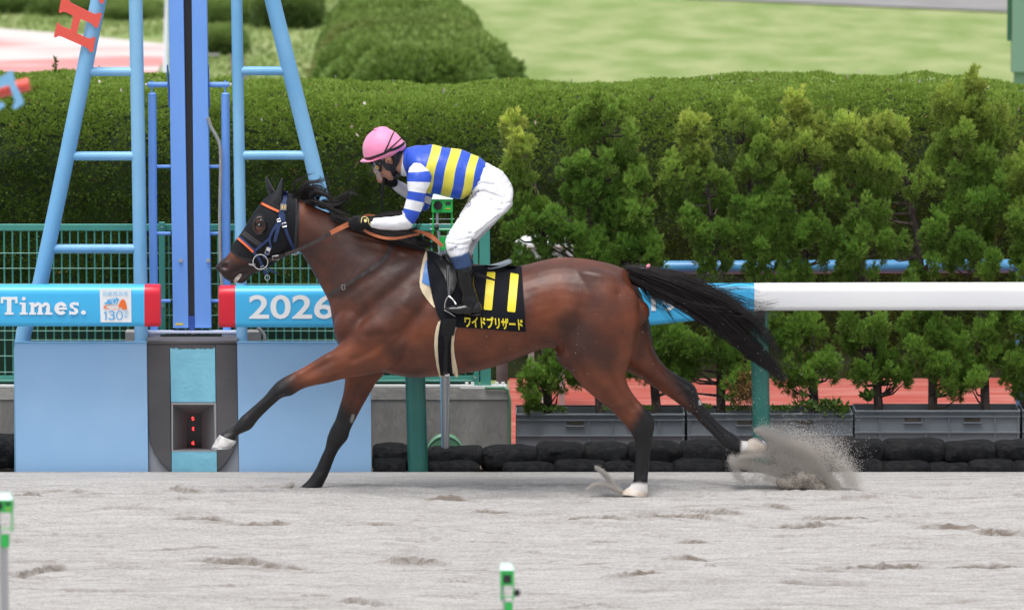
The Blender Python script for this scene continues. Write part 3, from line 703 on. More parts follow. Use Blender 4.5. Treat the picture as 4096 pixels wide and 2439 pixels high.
mb = MB(); mb.dquad([(-400, 799), (1146, 799), (1150, 936), (-400, 936)], YF+.05, .004); mb.build('shade_netting', M['fdark'], fr)
M['white_metal'] = mat('white_metal', (.72, .74, .72), rough=.45)
M['galv'] = mat('galvanised_steel', (.48, .49, .50), rough=.42, metal=.7)
mb = MB(); mb.dbox(-400, 937, 1150, 942, YF-.06, .05); mb.build('foot_strip', M['white_metal'], fr)
mb = MB(); mb.dbox(1120, 939, 1232, 946, YF-.075, .12)
for x in (1132, 1146, 1205, 1220): mb.dbox(x, 930, x+8, 938.8, YF-.05, .03)
mb.build('base_plate', M['white_metal'], fr)
for (x, y) in ((394, 553), (396, 745), (1160, 745), (1156, 918), (640, 918)):
    mb = MB(); mb.lathe(WD(x, y, YF-.046), [(.007, -.006), (.007, 0)], 10, 'Y'); mb.build('bolt', M['galv'], fr, True)
M['greenpipe'] = mat('green_hose', (.07, .22, .12), rough=.4)
mb = MB(); mb.tube([WD(x, y, FY-.02) for x, y in ((1180, 944), (1226, 944), (1236, 950), (1241, 975), (1241, 1100))], .0085, 10)
props(mb.build('hose', M['greenpipe'], None, True), 'green hose bent down the end of the concrete wall', 'hose')
mb = MB(); mb.lathe(WD(1083, 1099, 41.72), [(.0, -.012), (.100, -.012), (.112, 0), (.112, .03), (.10, .045), (.0, .045)], 40, 'Y')
M['lid'] = mat('green_lid', (.16, .36, .22), rough=.35)
lid = mb.build('round_lid', M['lid'], None, True); props(lid, 'round green lid standing behind the sandbags', 'lid')
mb = MB(); pp = [WD(1083+47*math.cos(t), 1099-47*math.sin(t)*.93-0, 41.705) for t in np.linspace(.4, 2.7, 20)]
pp = [WD(1083+45*math.cos(t), 1108-44*math.sin(t), 41.706) for t in np.linspace(.35, 2.8, 24)]
mb.tube(pp, .002, 5); mb.build('lid_seam', mat('black_rubber', (.012, .012, .013), rough=.6), lid, True)

# ---- things behind the trees
M['bluepipe'] = mat('blue_pipe_paint', (.045, .20, .42), rough=.3, spec=.6, var=(.07, .27, .50), vscale=4)
mb = MB(); mb.tube([WD(1560, 651, 43.9), WD(2470, 647, 43.9), WD(2483, 655, 43.9), WD(2487, 700, 43.9), WD(2488, 1000, 43.9)], .043, 18)
props(mb.build('blue_barrier_pipe', M['bluepipe'], None, True), 'blue pipe barrier running behind the conifers', 'barrier')
wb = thing('white_cabinet', 'white equipment cover half hidden behind the conifers', 'cabinet', WD(1325, 900, 44.6))
mb = MB(); mb.dbox(1258, 602, 1395, 660, 44.4, .4); mb.build('cabinet_body', mat('pale_grey_paint', (.50, .51, .53), rough=.5), wb, True, .03)
mb = MB(); mb.dquad([(1275, 588), (1375, 588), (1400, 604), (1250, 604)], 44.38, .45); mb.build('cabinet_lid', mat('white_paint', (.80, .81, .82), rough=.4), wb, True, .02)
mb = MB(); mb.dbox(1285, 660, 1300, 1005, 44.5, .05); mb.dbox(1360, 660, 1375, 1005, 44.5, .05); mb.build('cabinet_leg', M['galv'], wb)
mb = MB(); mb.tube([WD(1322, 1000, 42.9), WD(1321, 860, 42.9)], .008, 8); props(mb.build('white_stake', mat('white_stake_paint', (.75, .75, .74), rough=.5), None, True), 'thin white stake behind the first crate', 'stake')
mb = MB(); mb.tube([WD(1222, 1010, 42.6), WD(1221, 840, 42.6)], .036, 14); props(mb.build('brown_post', mat('mauve_brown_paint', (.19, .13, .13), rough=.7, var=(.24, .17, .17), vscale=6), None, True), 'mauve brown post between fence end and first crate', 'post')
gp = thing('green_signal_post', 'green signal post at the top right corner', 'post', WD(2480, 330, 58)+Vector((0, 0, 0)))
mb = MB(); mb.dbox(2462, -60, 2520, 178, 58, .14); mb.build('post_body', mat('sage_green_paint', (.20, .34, .26), rough=.5), gp, False, .01)
mb = MB(); mb.dbox(2452, -40, 2461, 100, 58.03, .08); mb.build('side_plate', mat('deep_green_paint', (.03, .13, .07), rough=.5), gp)
mb = MB(); mb.dbox(2466, 178.5, 2516, 420, 58.05, .06); mb.build('post_foot', mat('sage_green_paint_foot', (.20, .34, .26), rough=.5), gp)
wp = MB(); wp.tube([WD(407, -60, 75), WD(404, 160, 75), WD(402, 200, 75)], [.012, .036, .04], 12); props(wp.build('white_pole', mat('white_pole_paint', (.78, .86, .95), rough=.5), None, True), 'pale tapering pole beyond the hedge, left of the blue mast', 'pole')
# ================================================================== FINISH POST, RAILS, DEVICES
def text_mesh2d(s, bold=0.0):
    c = bpy.data.curves.new('t', 'FONT'); c.body = s; c.offset = bold; c.resolution_u = 4
    o = bpy.data.objects.new('t', c); COL.objects.link(o); bpy.context.view_layer.update()
    me = bpy.data.meshes.new_from_object(o); bpy.data.objects.remove(o)
    V = co_of(me)[:, :2].copy(); F = [tuple(p.vertices) for p in me.polygons]
    lo, hi = V.min(0), V.max(0); V = (V-lo)/(hi-lo); return V, F
def board_text(s, x0, y0, x1, y1, Y, m, parent, name='lettering', bold=.0, thick=.002, shear=0):
    V, F = text_mesh2d(s, bold); n = len(V)
    P = [WD(x0+(x1-x0)*v[0]+shear*v[1], y1-(y1-y0)*v[1], Y) for v in V]
    return mesh(name, P, F, m, parent)
def strips(name, polys, Y, m, parent, step=.0004, thick=.003):
    mb = MB()
    for i, pl in enumerate(polys):
        P = [WD(x, y, Y-step*i) for x, y in pl]; mb.prism(P, (0, thick, 0))
    return mb.build(name, m, parent)

M['skyblue'] = mat('sky_blue_paint', (.165, .42, .70), rough=.42, spec=.5, var=(.25, .52, .78), vscale=2.6, bump=.08, bscale=30, stretch=(1, 1, .5))
M['mastblue'] = mat('mast_blue_paint', (.165, .37, .86), rough=.45, spec=.4, var=(.185, .39, .88), vscale=2)
M['panelblue'] = mat('panel_blue_paint', (.30, .53, .82), rough=.5, spec=.4, var=(.375, .60, .87), vscale=1.6, bump=.12, bscale=90, vpos=(.3, .7))
M['cyanpaint'] = mat('pale_cyan_paint', (.23, .58, .74), rough=.65, var=(.20, .52, .68), vscale=7, bump=.3, bscale=50)
M['greydark'] = mat('dark_grey_rubber', (.085, .082, .088), rough=.75, var=(.105, .10, .105), vscale=4, bump=.2, bscale=80)
M['greylite'] = mat('light_grey_paint', (.36, .37, .40), rough=.7, var=(.40, .41, .44), vscale=3)
M['orangered'] = mat('coral_red_paint', (.80, .105, .075), rough=.45)
M['darkslot'] = mat('dark_glass', (.02, .022, .024), rough=.25)
YL = 41.32
def ladder(label, outer, inner, rungs, cat='frame'):
    r = thing('ladder_frame', label, cat, WD(inner[-1][0], 1146, YL), 'ladder shaped frames of the winning post')
    mb = MB(); mb.tube([WD(x, y, YL) for x, y in outer], .0475, 20); mb.build('leg', M['skyblue'], r, True)
    mb = MB(); mb.tube([WD(x, y, YL) for x, y in inner], .0415 if inner[0][0] < 400 else .034, 20); mb.build('leg', M['skyblue'], r, True)
    for (xa, xb, y) in rungs:
        mb = MB(); mb.tube([WD(xa, y, YL), WD(xb, y, YL)], .027, 16); mb.build('rung', M['skyblue'], r, True)
    return r
ll = ladder('left light blue ladder frame carrying a coral H letter', [(270, -130), (240, 0), (163, 380), (98, 690), (58, 808), (53, 850), (54, 1146)], [(327, -130), (330, 0), (337, 380), (342, 690), (344, 830), (349, 1146)],
            [(203, 333, 175), (163, 337, 380), (116, 341, 605)])
rl = ladder('right light blue ladder frame behind the horse head and neck', [(628, -130), (663, 0), (706, 175), (757, 380), (810, 600), (868, 812), (876, 850), (876, 1146)], [(574, -130), (576, 0), (582, 380), (587, 700), (589, 830), (592, 1146)],
            [(579, 706, 173), (583, 757, 378), (586, 812, 605)])
mb = MB(); mb.dquad([(66, 775), (74, 775), (68, 1000), (58, 1000)], YL+.02, .03); mb.build('brace', M['white_metal'], ll)
# coral letter H bolted on the left frame (crop factor of the first close-up)
def c1(x, y): return (x/2.4326/1.6437, y/2.4326/1.6437)
Hup = [(598, -20), (572, 112), (576, 128), (592, 130), (612, 118), (640, 122), (718, 160), (890, 232), (915, 262), (938, 276), (956, 266), (992, 140), (985, 128), (960, 131), (930, 140), (900, 132), (690, 30), (650, -20)]
Hlo = [(556, 224), (524, 352), (530, 368), (546, 367), (570, 352), (600, 360), (825, 458), (858, 478), (872, 508), (892, 512), (906, 504), (929, 378), (925, 366), (908, 366), (880, 378), (850, 374), (742, 325), (700, 298), (610, 262), (588, 250), (575, 228)]
Hbar = [(712, 150), (782, 186), (745, 335), (684, 303)]
YH = YL-.062
mb = MB()
for i, pl in enumerate((Hup, Hlo, Hbar)): mb.prism([WD(*c1(*p), YH-.0004*i) for p in pl], (0, .014, 0))
mb.prism([WD(*c1(*p), YH-.0012) for p in [(955, -40), (962, 8), (975, 30), (992, 40), (1005, 32), (1030, -40)]], (0, .014, 0))
mb.build('letter_h', M['orangered'], ll)

# front plates
def plate(name, label, x0, x1, y0, m, xb0=None, xb1=None):
    mb = MB(); mb.dquad([(x0, y0), (x1, y0), (xb1 or x1, 1154), (xb0 or x0, 1154)], 41.12, .03)
    o = mb.build(name, m, None, False, .003); return o
p1 = plate('steel_barrier', '', 35, 357, 835, M['panelblue'], 39, 361); props(p1, 'plain light blue steel plate left of the red-lit pillar', 'barrier', 'light blue steel plates at the foot of the winning post')
p2 = plate('steel_barrier', '', 577, 902, 835, M['panelblue'], 582, 904); props(p2, 'plain light blue steel plate right of the pillar, behind the horse forelegs', 'barrier', 'light blue steel plates at the foot of the winning post')
for p, a, b in ((p1, 34, 358), (p2, 576, 903)):
    mb = MB(); mb.dbox(a, 831.8, b, 834.6, 41.117, .036); mb.build('top_edge', M['skyblue'], p)

# pillar
pl = thing('finish_pillar', 'grey and pale blue pillar with a sunken window showing red lights', 'pillar', WD(468, 1154, 41.3))
YP = 41.16
mb = MB(); mb.dquad([(359, 836), (413, 836), (417, 1154), (363, 1154)], YP, .3); mb.dquad([(523.5, 836), (577, 836), (581, 1154), (527.5, 1154)], YP, .3)
mb.dquad([(413, 836), (523.5, 836), (525, 980), (417, 980)], YP+.001, .3); mb.dquad([(419, 1097), (526.5, 1097), (527.5, 1154), (417.3, 1154)], YP+.001, .3)
mb.build('pillar_body', M['greylite'], pl)
def ushape(side):
    if side < 0: P = [(355.5, 838), (413.5, 838), (417.5, 1150), (408, 1143), (391, 1126), (376, 1103), (366, 1078), (361, 1045)]
    else: P = [(523.8, 838), (577, 838), (580, 1045), (575, 1078), (566, 1103), (550, 1127), (536, 1143), (528, 1150)]
    mb = MB(); mb.prism([WD(x, y, YP-.028) for x, y in P], (0, .026, 0)); mb.build('rubber_pad', M['greydark'], pl, False, .006)
ushape(-1); ushape(1)
mb = MB(); mb.dbox(414, 838, 523.3, 849, YP-.026, .02); mb.build('rubber_pad', M['greydark'], pl)
pts = [(414, 846)]; rr = random.Random(3)
x = 416
while x < 521: pts.append((x, 846+rr.uniform(0, 5))); x += rr.uniform(2, 6)
pts += [(523, 845), (524.6, 978), (416.5, 978)]
mb = MB(); mb.prism([WD(x, y, YP-.030) for x, y in pts], (0, .02, 0)); mb.build('cyan_panel', M['cyanpaint'], pl)
mb = MB(); mb.dquad([(418, 1098), (527, 1098), (528, 1153), (418, 1153)], YP-.0295, .02); mb.build('cyan_panel', M['cyanpaint'], pl)
# sunken window
O = [(421, 984), (521, 984), (523, 1095), (421, 1095)]; I_ = [(455, 1006), (489, 1006), (491, 1089), (455, 1089)]
mb = MB(); Po = [WD(x, y, YP-.029) for x, y in O]; Pi = [WD(x, y, YP+.16) for x, y in I_]
for i in range(4):
    j = (i+1) % 4; mb.add([Po[i], Po[j], Pi[j], Pi[i]], [(0, 1, 2, 3)])
mb.build('window_recess', mat('recess_grey', (.16, .155, .16), rough=.7), pl, fix=False)
mb = MB(); F_ = [(417, 979.5), (526, 979.5), (527, 1098), (417.5, 1098)]
for i in range(4):
    j = (i+1) % 4; P = [WD(*F_[i], YP-.031), WD(*F_[j], YP-.031), Po[j]+Vector((0, -.002, 0)), Po[i]+Vector((0, -.002, 0))]
    mb.prism(P, (0, .004, 0))
mb.build('window_frame', mat('frame_grey', (.33, .33, .35), rough=.5), pl)
mb = MB(); mb.add([p+Vector((0, -.0005, 0)) for p in Pi], [(0, 1, 2, 3)]); scr = mb.build('screen', mat('black_screen', (.012, .008, .010), rough=.3), pl, fix=False)
M['led'] = mat('red_led', (.3, .01, .01), emit=(1, .03, .03, 4.0)); mb = MB(); r3 = random.Random(4)
for cy in (1018, 1043, 1078):
    for i in range(9):
        c = WD(469.5+r3.uniform(-2, 2), cy+r3.uniform(-4, 4), YP+.155); mb.ell(c, .0032, .002, .0032, 8, 6)
mb.build('red_light', M['led'], scr)
# top of the pillar: rubber mat, white brackets, concrete ends
mb = MB(); mb.dquad([(356, 829), (578, 829), (577, 836.5), (355, 838)], YP-.03, .35); mb.build('rubber_mat', M['greydark'], pl, False, .004)
for xa, xb, sd in ((305, 356, 'left'), (580, 633, 'right')):
    mb = MB(); mb.dbox(xa, 808, xb, 832, 41.75, .15); props(mb.build('concrete_block', M['capstone']), 'pale concrete footing end showing %s of the mast foot' % sd, 'footing', 'footing ends beside the mast')

# mast
ms = thing('winning_post_mast', 'tall bright blue double beam mast with a dark slot down its middle', 'mast', WD(467, 830, 41.5))
YM = 41.42
mb = MB(); mb.dquad([(408, -150), (444, -150), (459, 798), (421, 798)], YM, .10); mb.build('beam', M['mastblue'], ms, False, .003)
mb = MB(); mb.dquad([(465, -150), (501, -150), (514, 798), (474, 798)], YM, .10); mb.build('beam', M['mastblue'], ms, False, .003)
mb = MB(); mb.dquad([(444.3, -150), (464.7, -150), (473.6, 770), (459.3, 770)], YM+.035, .05)
mb.build('slot', M['darkslot'], ms)
mb = MB(); mb.dquad([(459.6, 770), (474, 770), (474, 797), (459.6, 797)], YM-.002, .06); mb.dquad([(461, 797), (473, 797), (470, 806), (464, 806)], YM-.003, .03); mb.build('slot_foot', mat('deep_blue_paint', (.03, .085, .36), rough=.4), ms)
M['royal'] = mat('royal_blue_paint', (.03, .10, .42), rough=.4)
for c4 in ([(405.5, 160), (408, 160), (414, 262), (410.5, 262)], [(504.3, 160), (507.5, 160), (510, 262), (507, 262)]):
    mb = MB(); mb.dquad(c4, YM+.01, .08); mb.build('side_plate', M['royal'], ms)
for (x0, x1, dx) in ((360, 381, 5), (538, 559, 4)):
    xm = (x0+x1)/2; mb = MB()
    mb.tube([WD(xm, 232, YM+.05), WD(xm+1.5, 500, YM+.05), WD(xm+dx, 826, YM+.05)], .0255, 18); c_ = WD(xm, 230, YM+.05); mb.ell(c_, .0255, .0255, .012, 18, 6)
    o = mb.build('hydraulic_tube', M['mastblue'], ms, True)
    mb = MB(); mb.tube([WD(xm-1, 229, YM+.05), WD(xm-1, 196, YM+.05)], .0055, 10); mb.build('piston_rod', M['mastblue'], o, True)
for (xa, xb) in ((360, 411), (506, 557)):
    mb = MB(); mb.tube([WD(xa, 206.5, YM+.05), WD(xb, 206.5, YM+.05)], .0165, 14); mb.build('cross_arm', M['mastblue'], ms, True)
    xo = xa-2 if xa < 400 else xb+2; s = -1 if xa < 400 else 1
    mb = MB(); mb.tube([WD(xo, 206.5, YM+.05), WD(xo+5*s, 206.5, YM+.05)], [.011, .006], 10); mb.build('arm_tip', M['white_metal'], ms, True)
    for y in (405.5, 568, 732):
        mb = MB(); q = 22; mb.tube([WD(xa+q if s < 0 else xa+3, y, YM+.05), WD(xb+4 if s < 0 else xb-q+2, y, YM+.05)], .0105, 12); mb.build('tie_bar', M['mastblue'], ms, True)
M['conduit'] = mat('grey_flex_conduit', (.33, .33, .32), rough=.6, bump=.8, bscale=5, stretch=(1, 1, 60))
mb = MB(); cp = catmull([[x, y, 0] for x, y in ((506, 286), (514, 310), (528, 335), (536, 362), (537, 420), (535, 520), (536, 640), (541, 700))], 6); mb.tube([WD(p[0], p[1], YM-.01) for p in cp], .0105, 12); mb.build('conduit', M['conduit'], ms, True)
for (x, y) in ((440, 634), (507, 634)):
    mb = MB(); mb.lathe(WD(x, y, YM), [(.003, -.03), (.003, -.012), (.012, -.012), (.012, 0)], 12, 'Y'); mb.build('bolt', M['galv'], ms, True)
mb = MB(); mb.dbox(427, 786, 446, 791, YM-.003, .003); mb.build('yellow_sticker', mat('yellow_sticker', (.75, .55, .05), rough=.5), ms)
wbk = mat('pale_lilac_metal', (.55, .60, .75), rough=.5)
mb = MB(); mb.dbox(357, 807, 380, 828, YM-.05, .02); mb.dbox(356, 807, 580, 811, YM-.06, .10)
mb.dbox(380, 812, 390, 828, YM-.05, .02); mb.dbox(540, 812, 578, 828, YM-.05, .02); mb.build('foot_bracket', wbk, ms)
mb = MB(); mb.tube([WD(468, 806, YM), WD(468, 826, YM)], .004, 8); mb.build('foot_bolt', M['galv'], ms, True)
hose = MB(); cp = catmull([[x, y, 0] for x, y in ((626, 796), (636, 806), (644, 820), (646, 860))], 5); hose.tube([WD(p[0], p[1], 41.6) for p in cp], .011, 10)
props(hose.build('hose', M['conduit'], None, True), 'short pale hose curling beside the right footing', 'hose')

# ---- running rails
M['whitegloss'] = mat('white_rail_plastic', (.80, .81, .83), rough=.3, spec=.5, var=(.83, .84, .85), vscale=2)
M['banner'] = mat('banner_blue', (.055, .47, .84), rough=.34, spec=.5)
M['bred'] = mat('banner_red', (.68, .012, .035), rough=.38, spec=.5)
M['lett'] = mat('lettering_white', (.84, .86, .88), rough=.45)
M['postgreen'] = mat('rail_post_green', (.024, .145, .125), rough=.35, spec=.5, var=(.035, .185, .155), vscale=3)
YR = 40.90
def rail_section(x, ytop, ybot, fold=1.0, off=0.0):
    """cross-section ring at picture column x: rounded top, flat front, rounded lower edge"""
    T = WD(x, ytop, YR+.05); B = WD(x, ybot, YR+.05); zt, zb = T.z+off, B.z-off; h = zt-zb; R = min(.055, h*.3); r_ = .03; D = .15+2*off; y0 = YR-off; P = []
    for t in np.linspace(0, math.pi/2, 7): P.append((y0+r_-r_*math.sin(t), zb+r_-r_*math.cos(t)))
    for t in np.linspace(0, math.pi/2, 9): P.append((y0+R-R*math.cos(t), zt-R+R*math.sin(t)))
    for t in np.linspace(0, math.pi/2, 9): P.append((y0+D-R+R*math.sin(t), zt-R+R*math.cos(t)))
    for t in np.linspace(0, math.pi/2, 5): P.append((y0+D-r_+r_*math.cos(t), zb+r_-r_*math.sin(t)))
    return [Vector((T.x, y, z)) for y, z in P]
def rail_part(name, st, m, parent, off=0.0):
    mb = MB(); R = [rail_section(*s, off=off) for s in st]; n = len(R[0]); V = [p for r in R for p in r]; F = []
    for i in range(len(R)-1):
        for j in range(n): F.append((i*n+j, i*n+(j+1) % n, (i+1)*n+(j+1) % n, (i+1)*n+j))
    F.append(tuple(range(n))); F.append(tuple(range((len(R)-1)*n, len(R)*n))); mb.add(V, F)
    return mb.build(name, m, parent, True)
r1 = thing('running_rail', 'left blue covered running rail reading Times. with a white emblem and red end', 'rail', WD(100, 1150, 41.2), 'sections of the running rail')
rail_part('rail_cover', [(-900, 693, 793), (352, 693, 793)], M['banner'], r1); rail_part('end_cap', [(352.2, 693, 793), (388, 693, 793), (390.5, 695, 791)], M['bred'], r1, .0008)
YT = YR-.0035
def slab(xa, ya, xb, yb): return [(xa, ya), (xb, ya), (xb, yb), (xa, yb)]
# Times. in slab serif
k = 1/2.4326/1.6437
def c3(x, y): s = 1788/1024; return (x/s/1.6437, (1100+y/s)/1.6437)
def ring(cx, cy, ro, ri, a0, a1, sx=1, n=14):
    t = np.linspace(math.radians(a0), math.radians(a1), n)
    return [(cx+ro*sx*math.cos(a), cy-ro*math.sin(a)) for a in t]+[(cx+ri*sx*.86*math.cos(a), cy-ri*math.sin(a)) for a in t[::-1]]
L = []
L += [slab(6, 153, 122, 172), slab(6, 172, 22, 197), slab(106, 172, 122, 197), slab(48, 172, 80, 274), slab(33, 262, 95, 276)]            # T
L += [slab(138, 192, 180, 206), slab(152, 206, 180, 262), slab(138, 262, 192, 276), [(166+14*math.cos(a), 165+13*math.sin(a)) for a in np.linspace(0, 2*math.pi, 16)[:-1]]]  # i
L += [slab(204, 192, 240, 206), slab(214, 206, 240, 262), slab(204, 262, 252, 276), ring(266, 222, 32, 10, 0, 180, .9), slab(267, 222, 294, 262), slab(260, 262, 302, 276), ring(320, 222, 32, 10, 0, 180, .9), slab(322, 222, 349, 262), slab(314, 262, 366, 276)]  # m
L += [ring(425, 233, 45, 20, 22, 318, 1.0, 24), slab(384, 226, 468, 242)]      # e
L += [ring(516, 213, 24, 6, 20, 270, 1.25), ring(516, 252, 25, 6, -160, 90, 1.25), slab(484, 250, 497, 276), slab(536, 190, 549, 214)]   # s
L += [[(583+17*math.cos(a), 261+15*math.sin(a)) for a in np.linspace(0, 2*math.pi, 16)[:-1]]]
strips('lettering', [[c3(*p) for p in poly] for poly in L], YT, M['lett'], r1, .0003)
# emblem plate
strips('emblem', [[(242.5, 703), (319, 703), (320, 784), (245, 784)]], YT, M['lett'], r1)
M['eblue'] = mat('emblem_blue', (.09, .42, .80), rough=.5); M['eorange'] = mat('emblem_orange', (.85, .17, .03), rough=.5); M['epale'] = mat('emblem_pale_blue', (.38, .66, .88), rough=.5)
def c2(x, y): s = 1484/180; return ((380+x/s)/1.6437, (1140+y/s)/1.6437)
a = c2(255, 210); b = c2(1085, 355); board_text('函館競馬場', a[0], a[1], b[0], b[1], YT-.0045, M['epale'], r1, 'emblem_lettering', .01)
a = c2(960, 855); b = c2(1105, 985); board_text('周', a[0], a[1], b[0], b[1], YT-.0045, M['epale'], r1, 'emblem_lettering', .02)
a = c2(960, 1005); b = c2(1105, 1130); board_text('年', a[0], a[1], b[0], b[1], YT-.0045, M['eblue'], r1, 'emblem_lettering', .02)
E = [[(340, 870), (375, 850), (385, 1100), (400, 1115), (400, 1130), (325, 1130), (325, 1115), (340, 1100), (345, 930), (285, 930), (300, 910)]]
E += [ring(545, 922, 80, 52, -50, 160, 1.25, 18), ring(545, 1062, 85, 55, -165, 70, 1.35, 20), [(505, 960), (600, 965), (600, 992), (505, 985)]]
t = np.linspace(0, 2*math.pi, 33)[:-1]
E += [ring(805, 995, 155, 128, 90, 270, .72, 22), ring(805, 995, 155, 128, -90, 90, .72, 22)]
E += [[(270, 625), (320, 590), (385, 555), (425, 480), (540, 465), (700, 418), (760, 445), (800, 480), (760, 520), (740, 590), (700, 622)]]
strips('emblem_number_and_hill', [[c2(*p) for p in poly] for poly in E], YT-.004, M['eblue'], r1, .0002, .001)
strips('emblem_highlight', [[c2(*p) for p in poly] for poly in [[(480, 525), (690, 440), (700, 452), (500, 535)], ring(640, 550, 70, 58, 150, 390, 1.2, 16)]], YT-.0065, M['lett'], r1, .0002, .001)
O_ = [[(860, 490), (900, 470), (965, 480), (1010, 560), (1035, 650), (1060, 800), (880, 800), (905, 740), (900, 725), (860, 735), (800, 750), (765, 715), (768, 680), (800, 620), (830, 550)],
      ring(560, 725, 78, 66, 200, 275, 3.6, 16), ring(560, 725, 78, 70, 95, 200, 3.6, 16), [(560, 790), (810, 788), (815, 805), (560, 806)]]
strips('emblem_horse_and_track', [[c2(*p) for p in poly] for poly in O_], YT-.0055, M['eorange'], r1, .0002, .001)
mb = MB(); mb.dquad([(-240, 800), (-200, 800), (-196, 1160), (-236, 1160)], 41.0, .09); mb.build('post', M['postgreen'], r1, False, .02)

r2_ = thing('running_rail', 'middle blue covered running rail reading 2026, passing behind the horse', 'rail', WD(1000, 1150, 41.2), 'sections of the running rail')
rail_part('rail_cover', [(573, 696, 795), (1000, 695, 796), (1560, 692, 793), (1700, 691, 778), (1835, 690.5, 756)], M['banner'], r2_)
rail_part('end_cap', [(532.5, 698, 793), (535, 696, 795), (572.8, 696, 795)], M['bred'], r2_, .0008)
board_text('2026', 606, 717, 812, 776, YT, M['lett'], r2_, 'lettering', .017)
board_text('198', 1585, 722, 1690, 757, YT, M['lett'], r2_, 'lettering', .02)
def post(parent, xt0, xt1, xb0, xb1, ytop=790, Y=41.14):
    """thick post with a shallow vertical groove, elliptical section"""
    xt = (xt0+xt1)/2; xb = (xb0+xb1)/2; rt = (WD(xt1, 900, Y)-WD(xt0, 900, Y)).x/2; V = []; F = []; n = 28
    for (x, y) in ((xt, ytop), (xb, 1165)):
        c = WD(x, y, Y)
        for q in range(n):
            t = 2*math.pi*q/n; g = 1-.14*math.exp(-((t-1.5*math.pi)/.22)**2); V.append((c.x+rt*math.cos(t), c.y+.06*g*math.sin(t), c.z))
    for q in range(n): F.append((q, (q+1) % n, n+(q+1) % n, n+q))
    F += [tuple(range(n)), tuple(range(n, 2*n))]; mb = MB(); mb.add(V, F); return mb.build('post', M['postgreen'], parent, True)
post(r2_, 982, 1031, 994, 1042)
r3_ = thing('running_rail', 'plain glossy white running rail at the right on a green post', 'rail', WD(1855, 1150, 41.2), 'sections of the running rail')
rail_part('rail_beam', [(1847, 690, 755), (2200, 689, 754), (3600, 687, 752)], M['whitegloss'], r3_)
rail_part('joint_sleeve', [(1835.3, 691, 756), (1845, 690.5, 756), (1847, 692, 753)], M['whitegloss'], r3_, .001)
post(r3_, 1826, 1869, 1832, 1878, 756)
mb = MB(); mb.dquad([(1838, 756), (1862, 756), (1862, 790), (1842, 790)], 41.055, .02); mb.build('clamp', mat('black_clamp', (.01, .01, .011), rough=.4), r3_, False, .003)

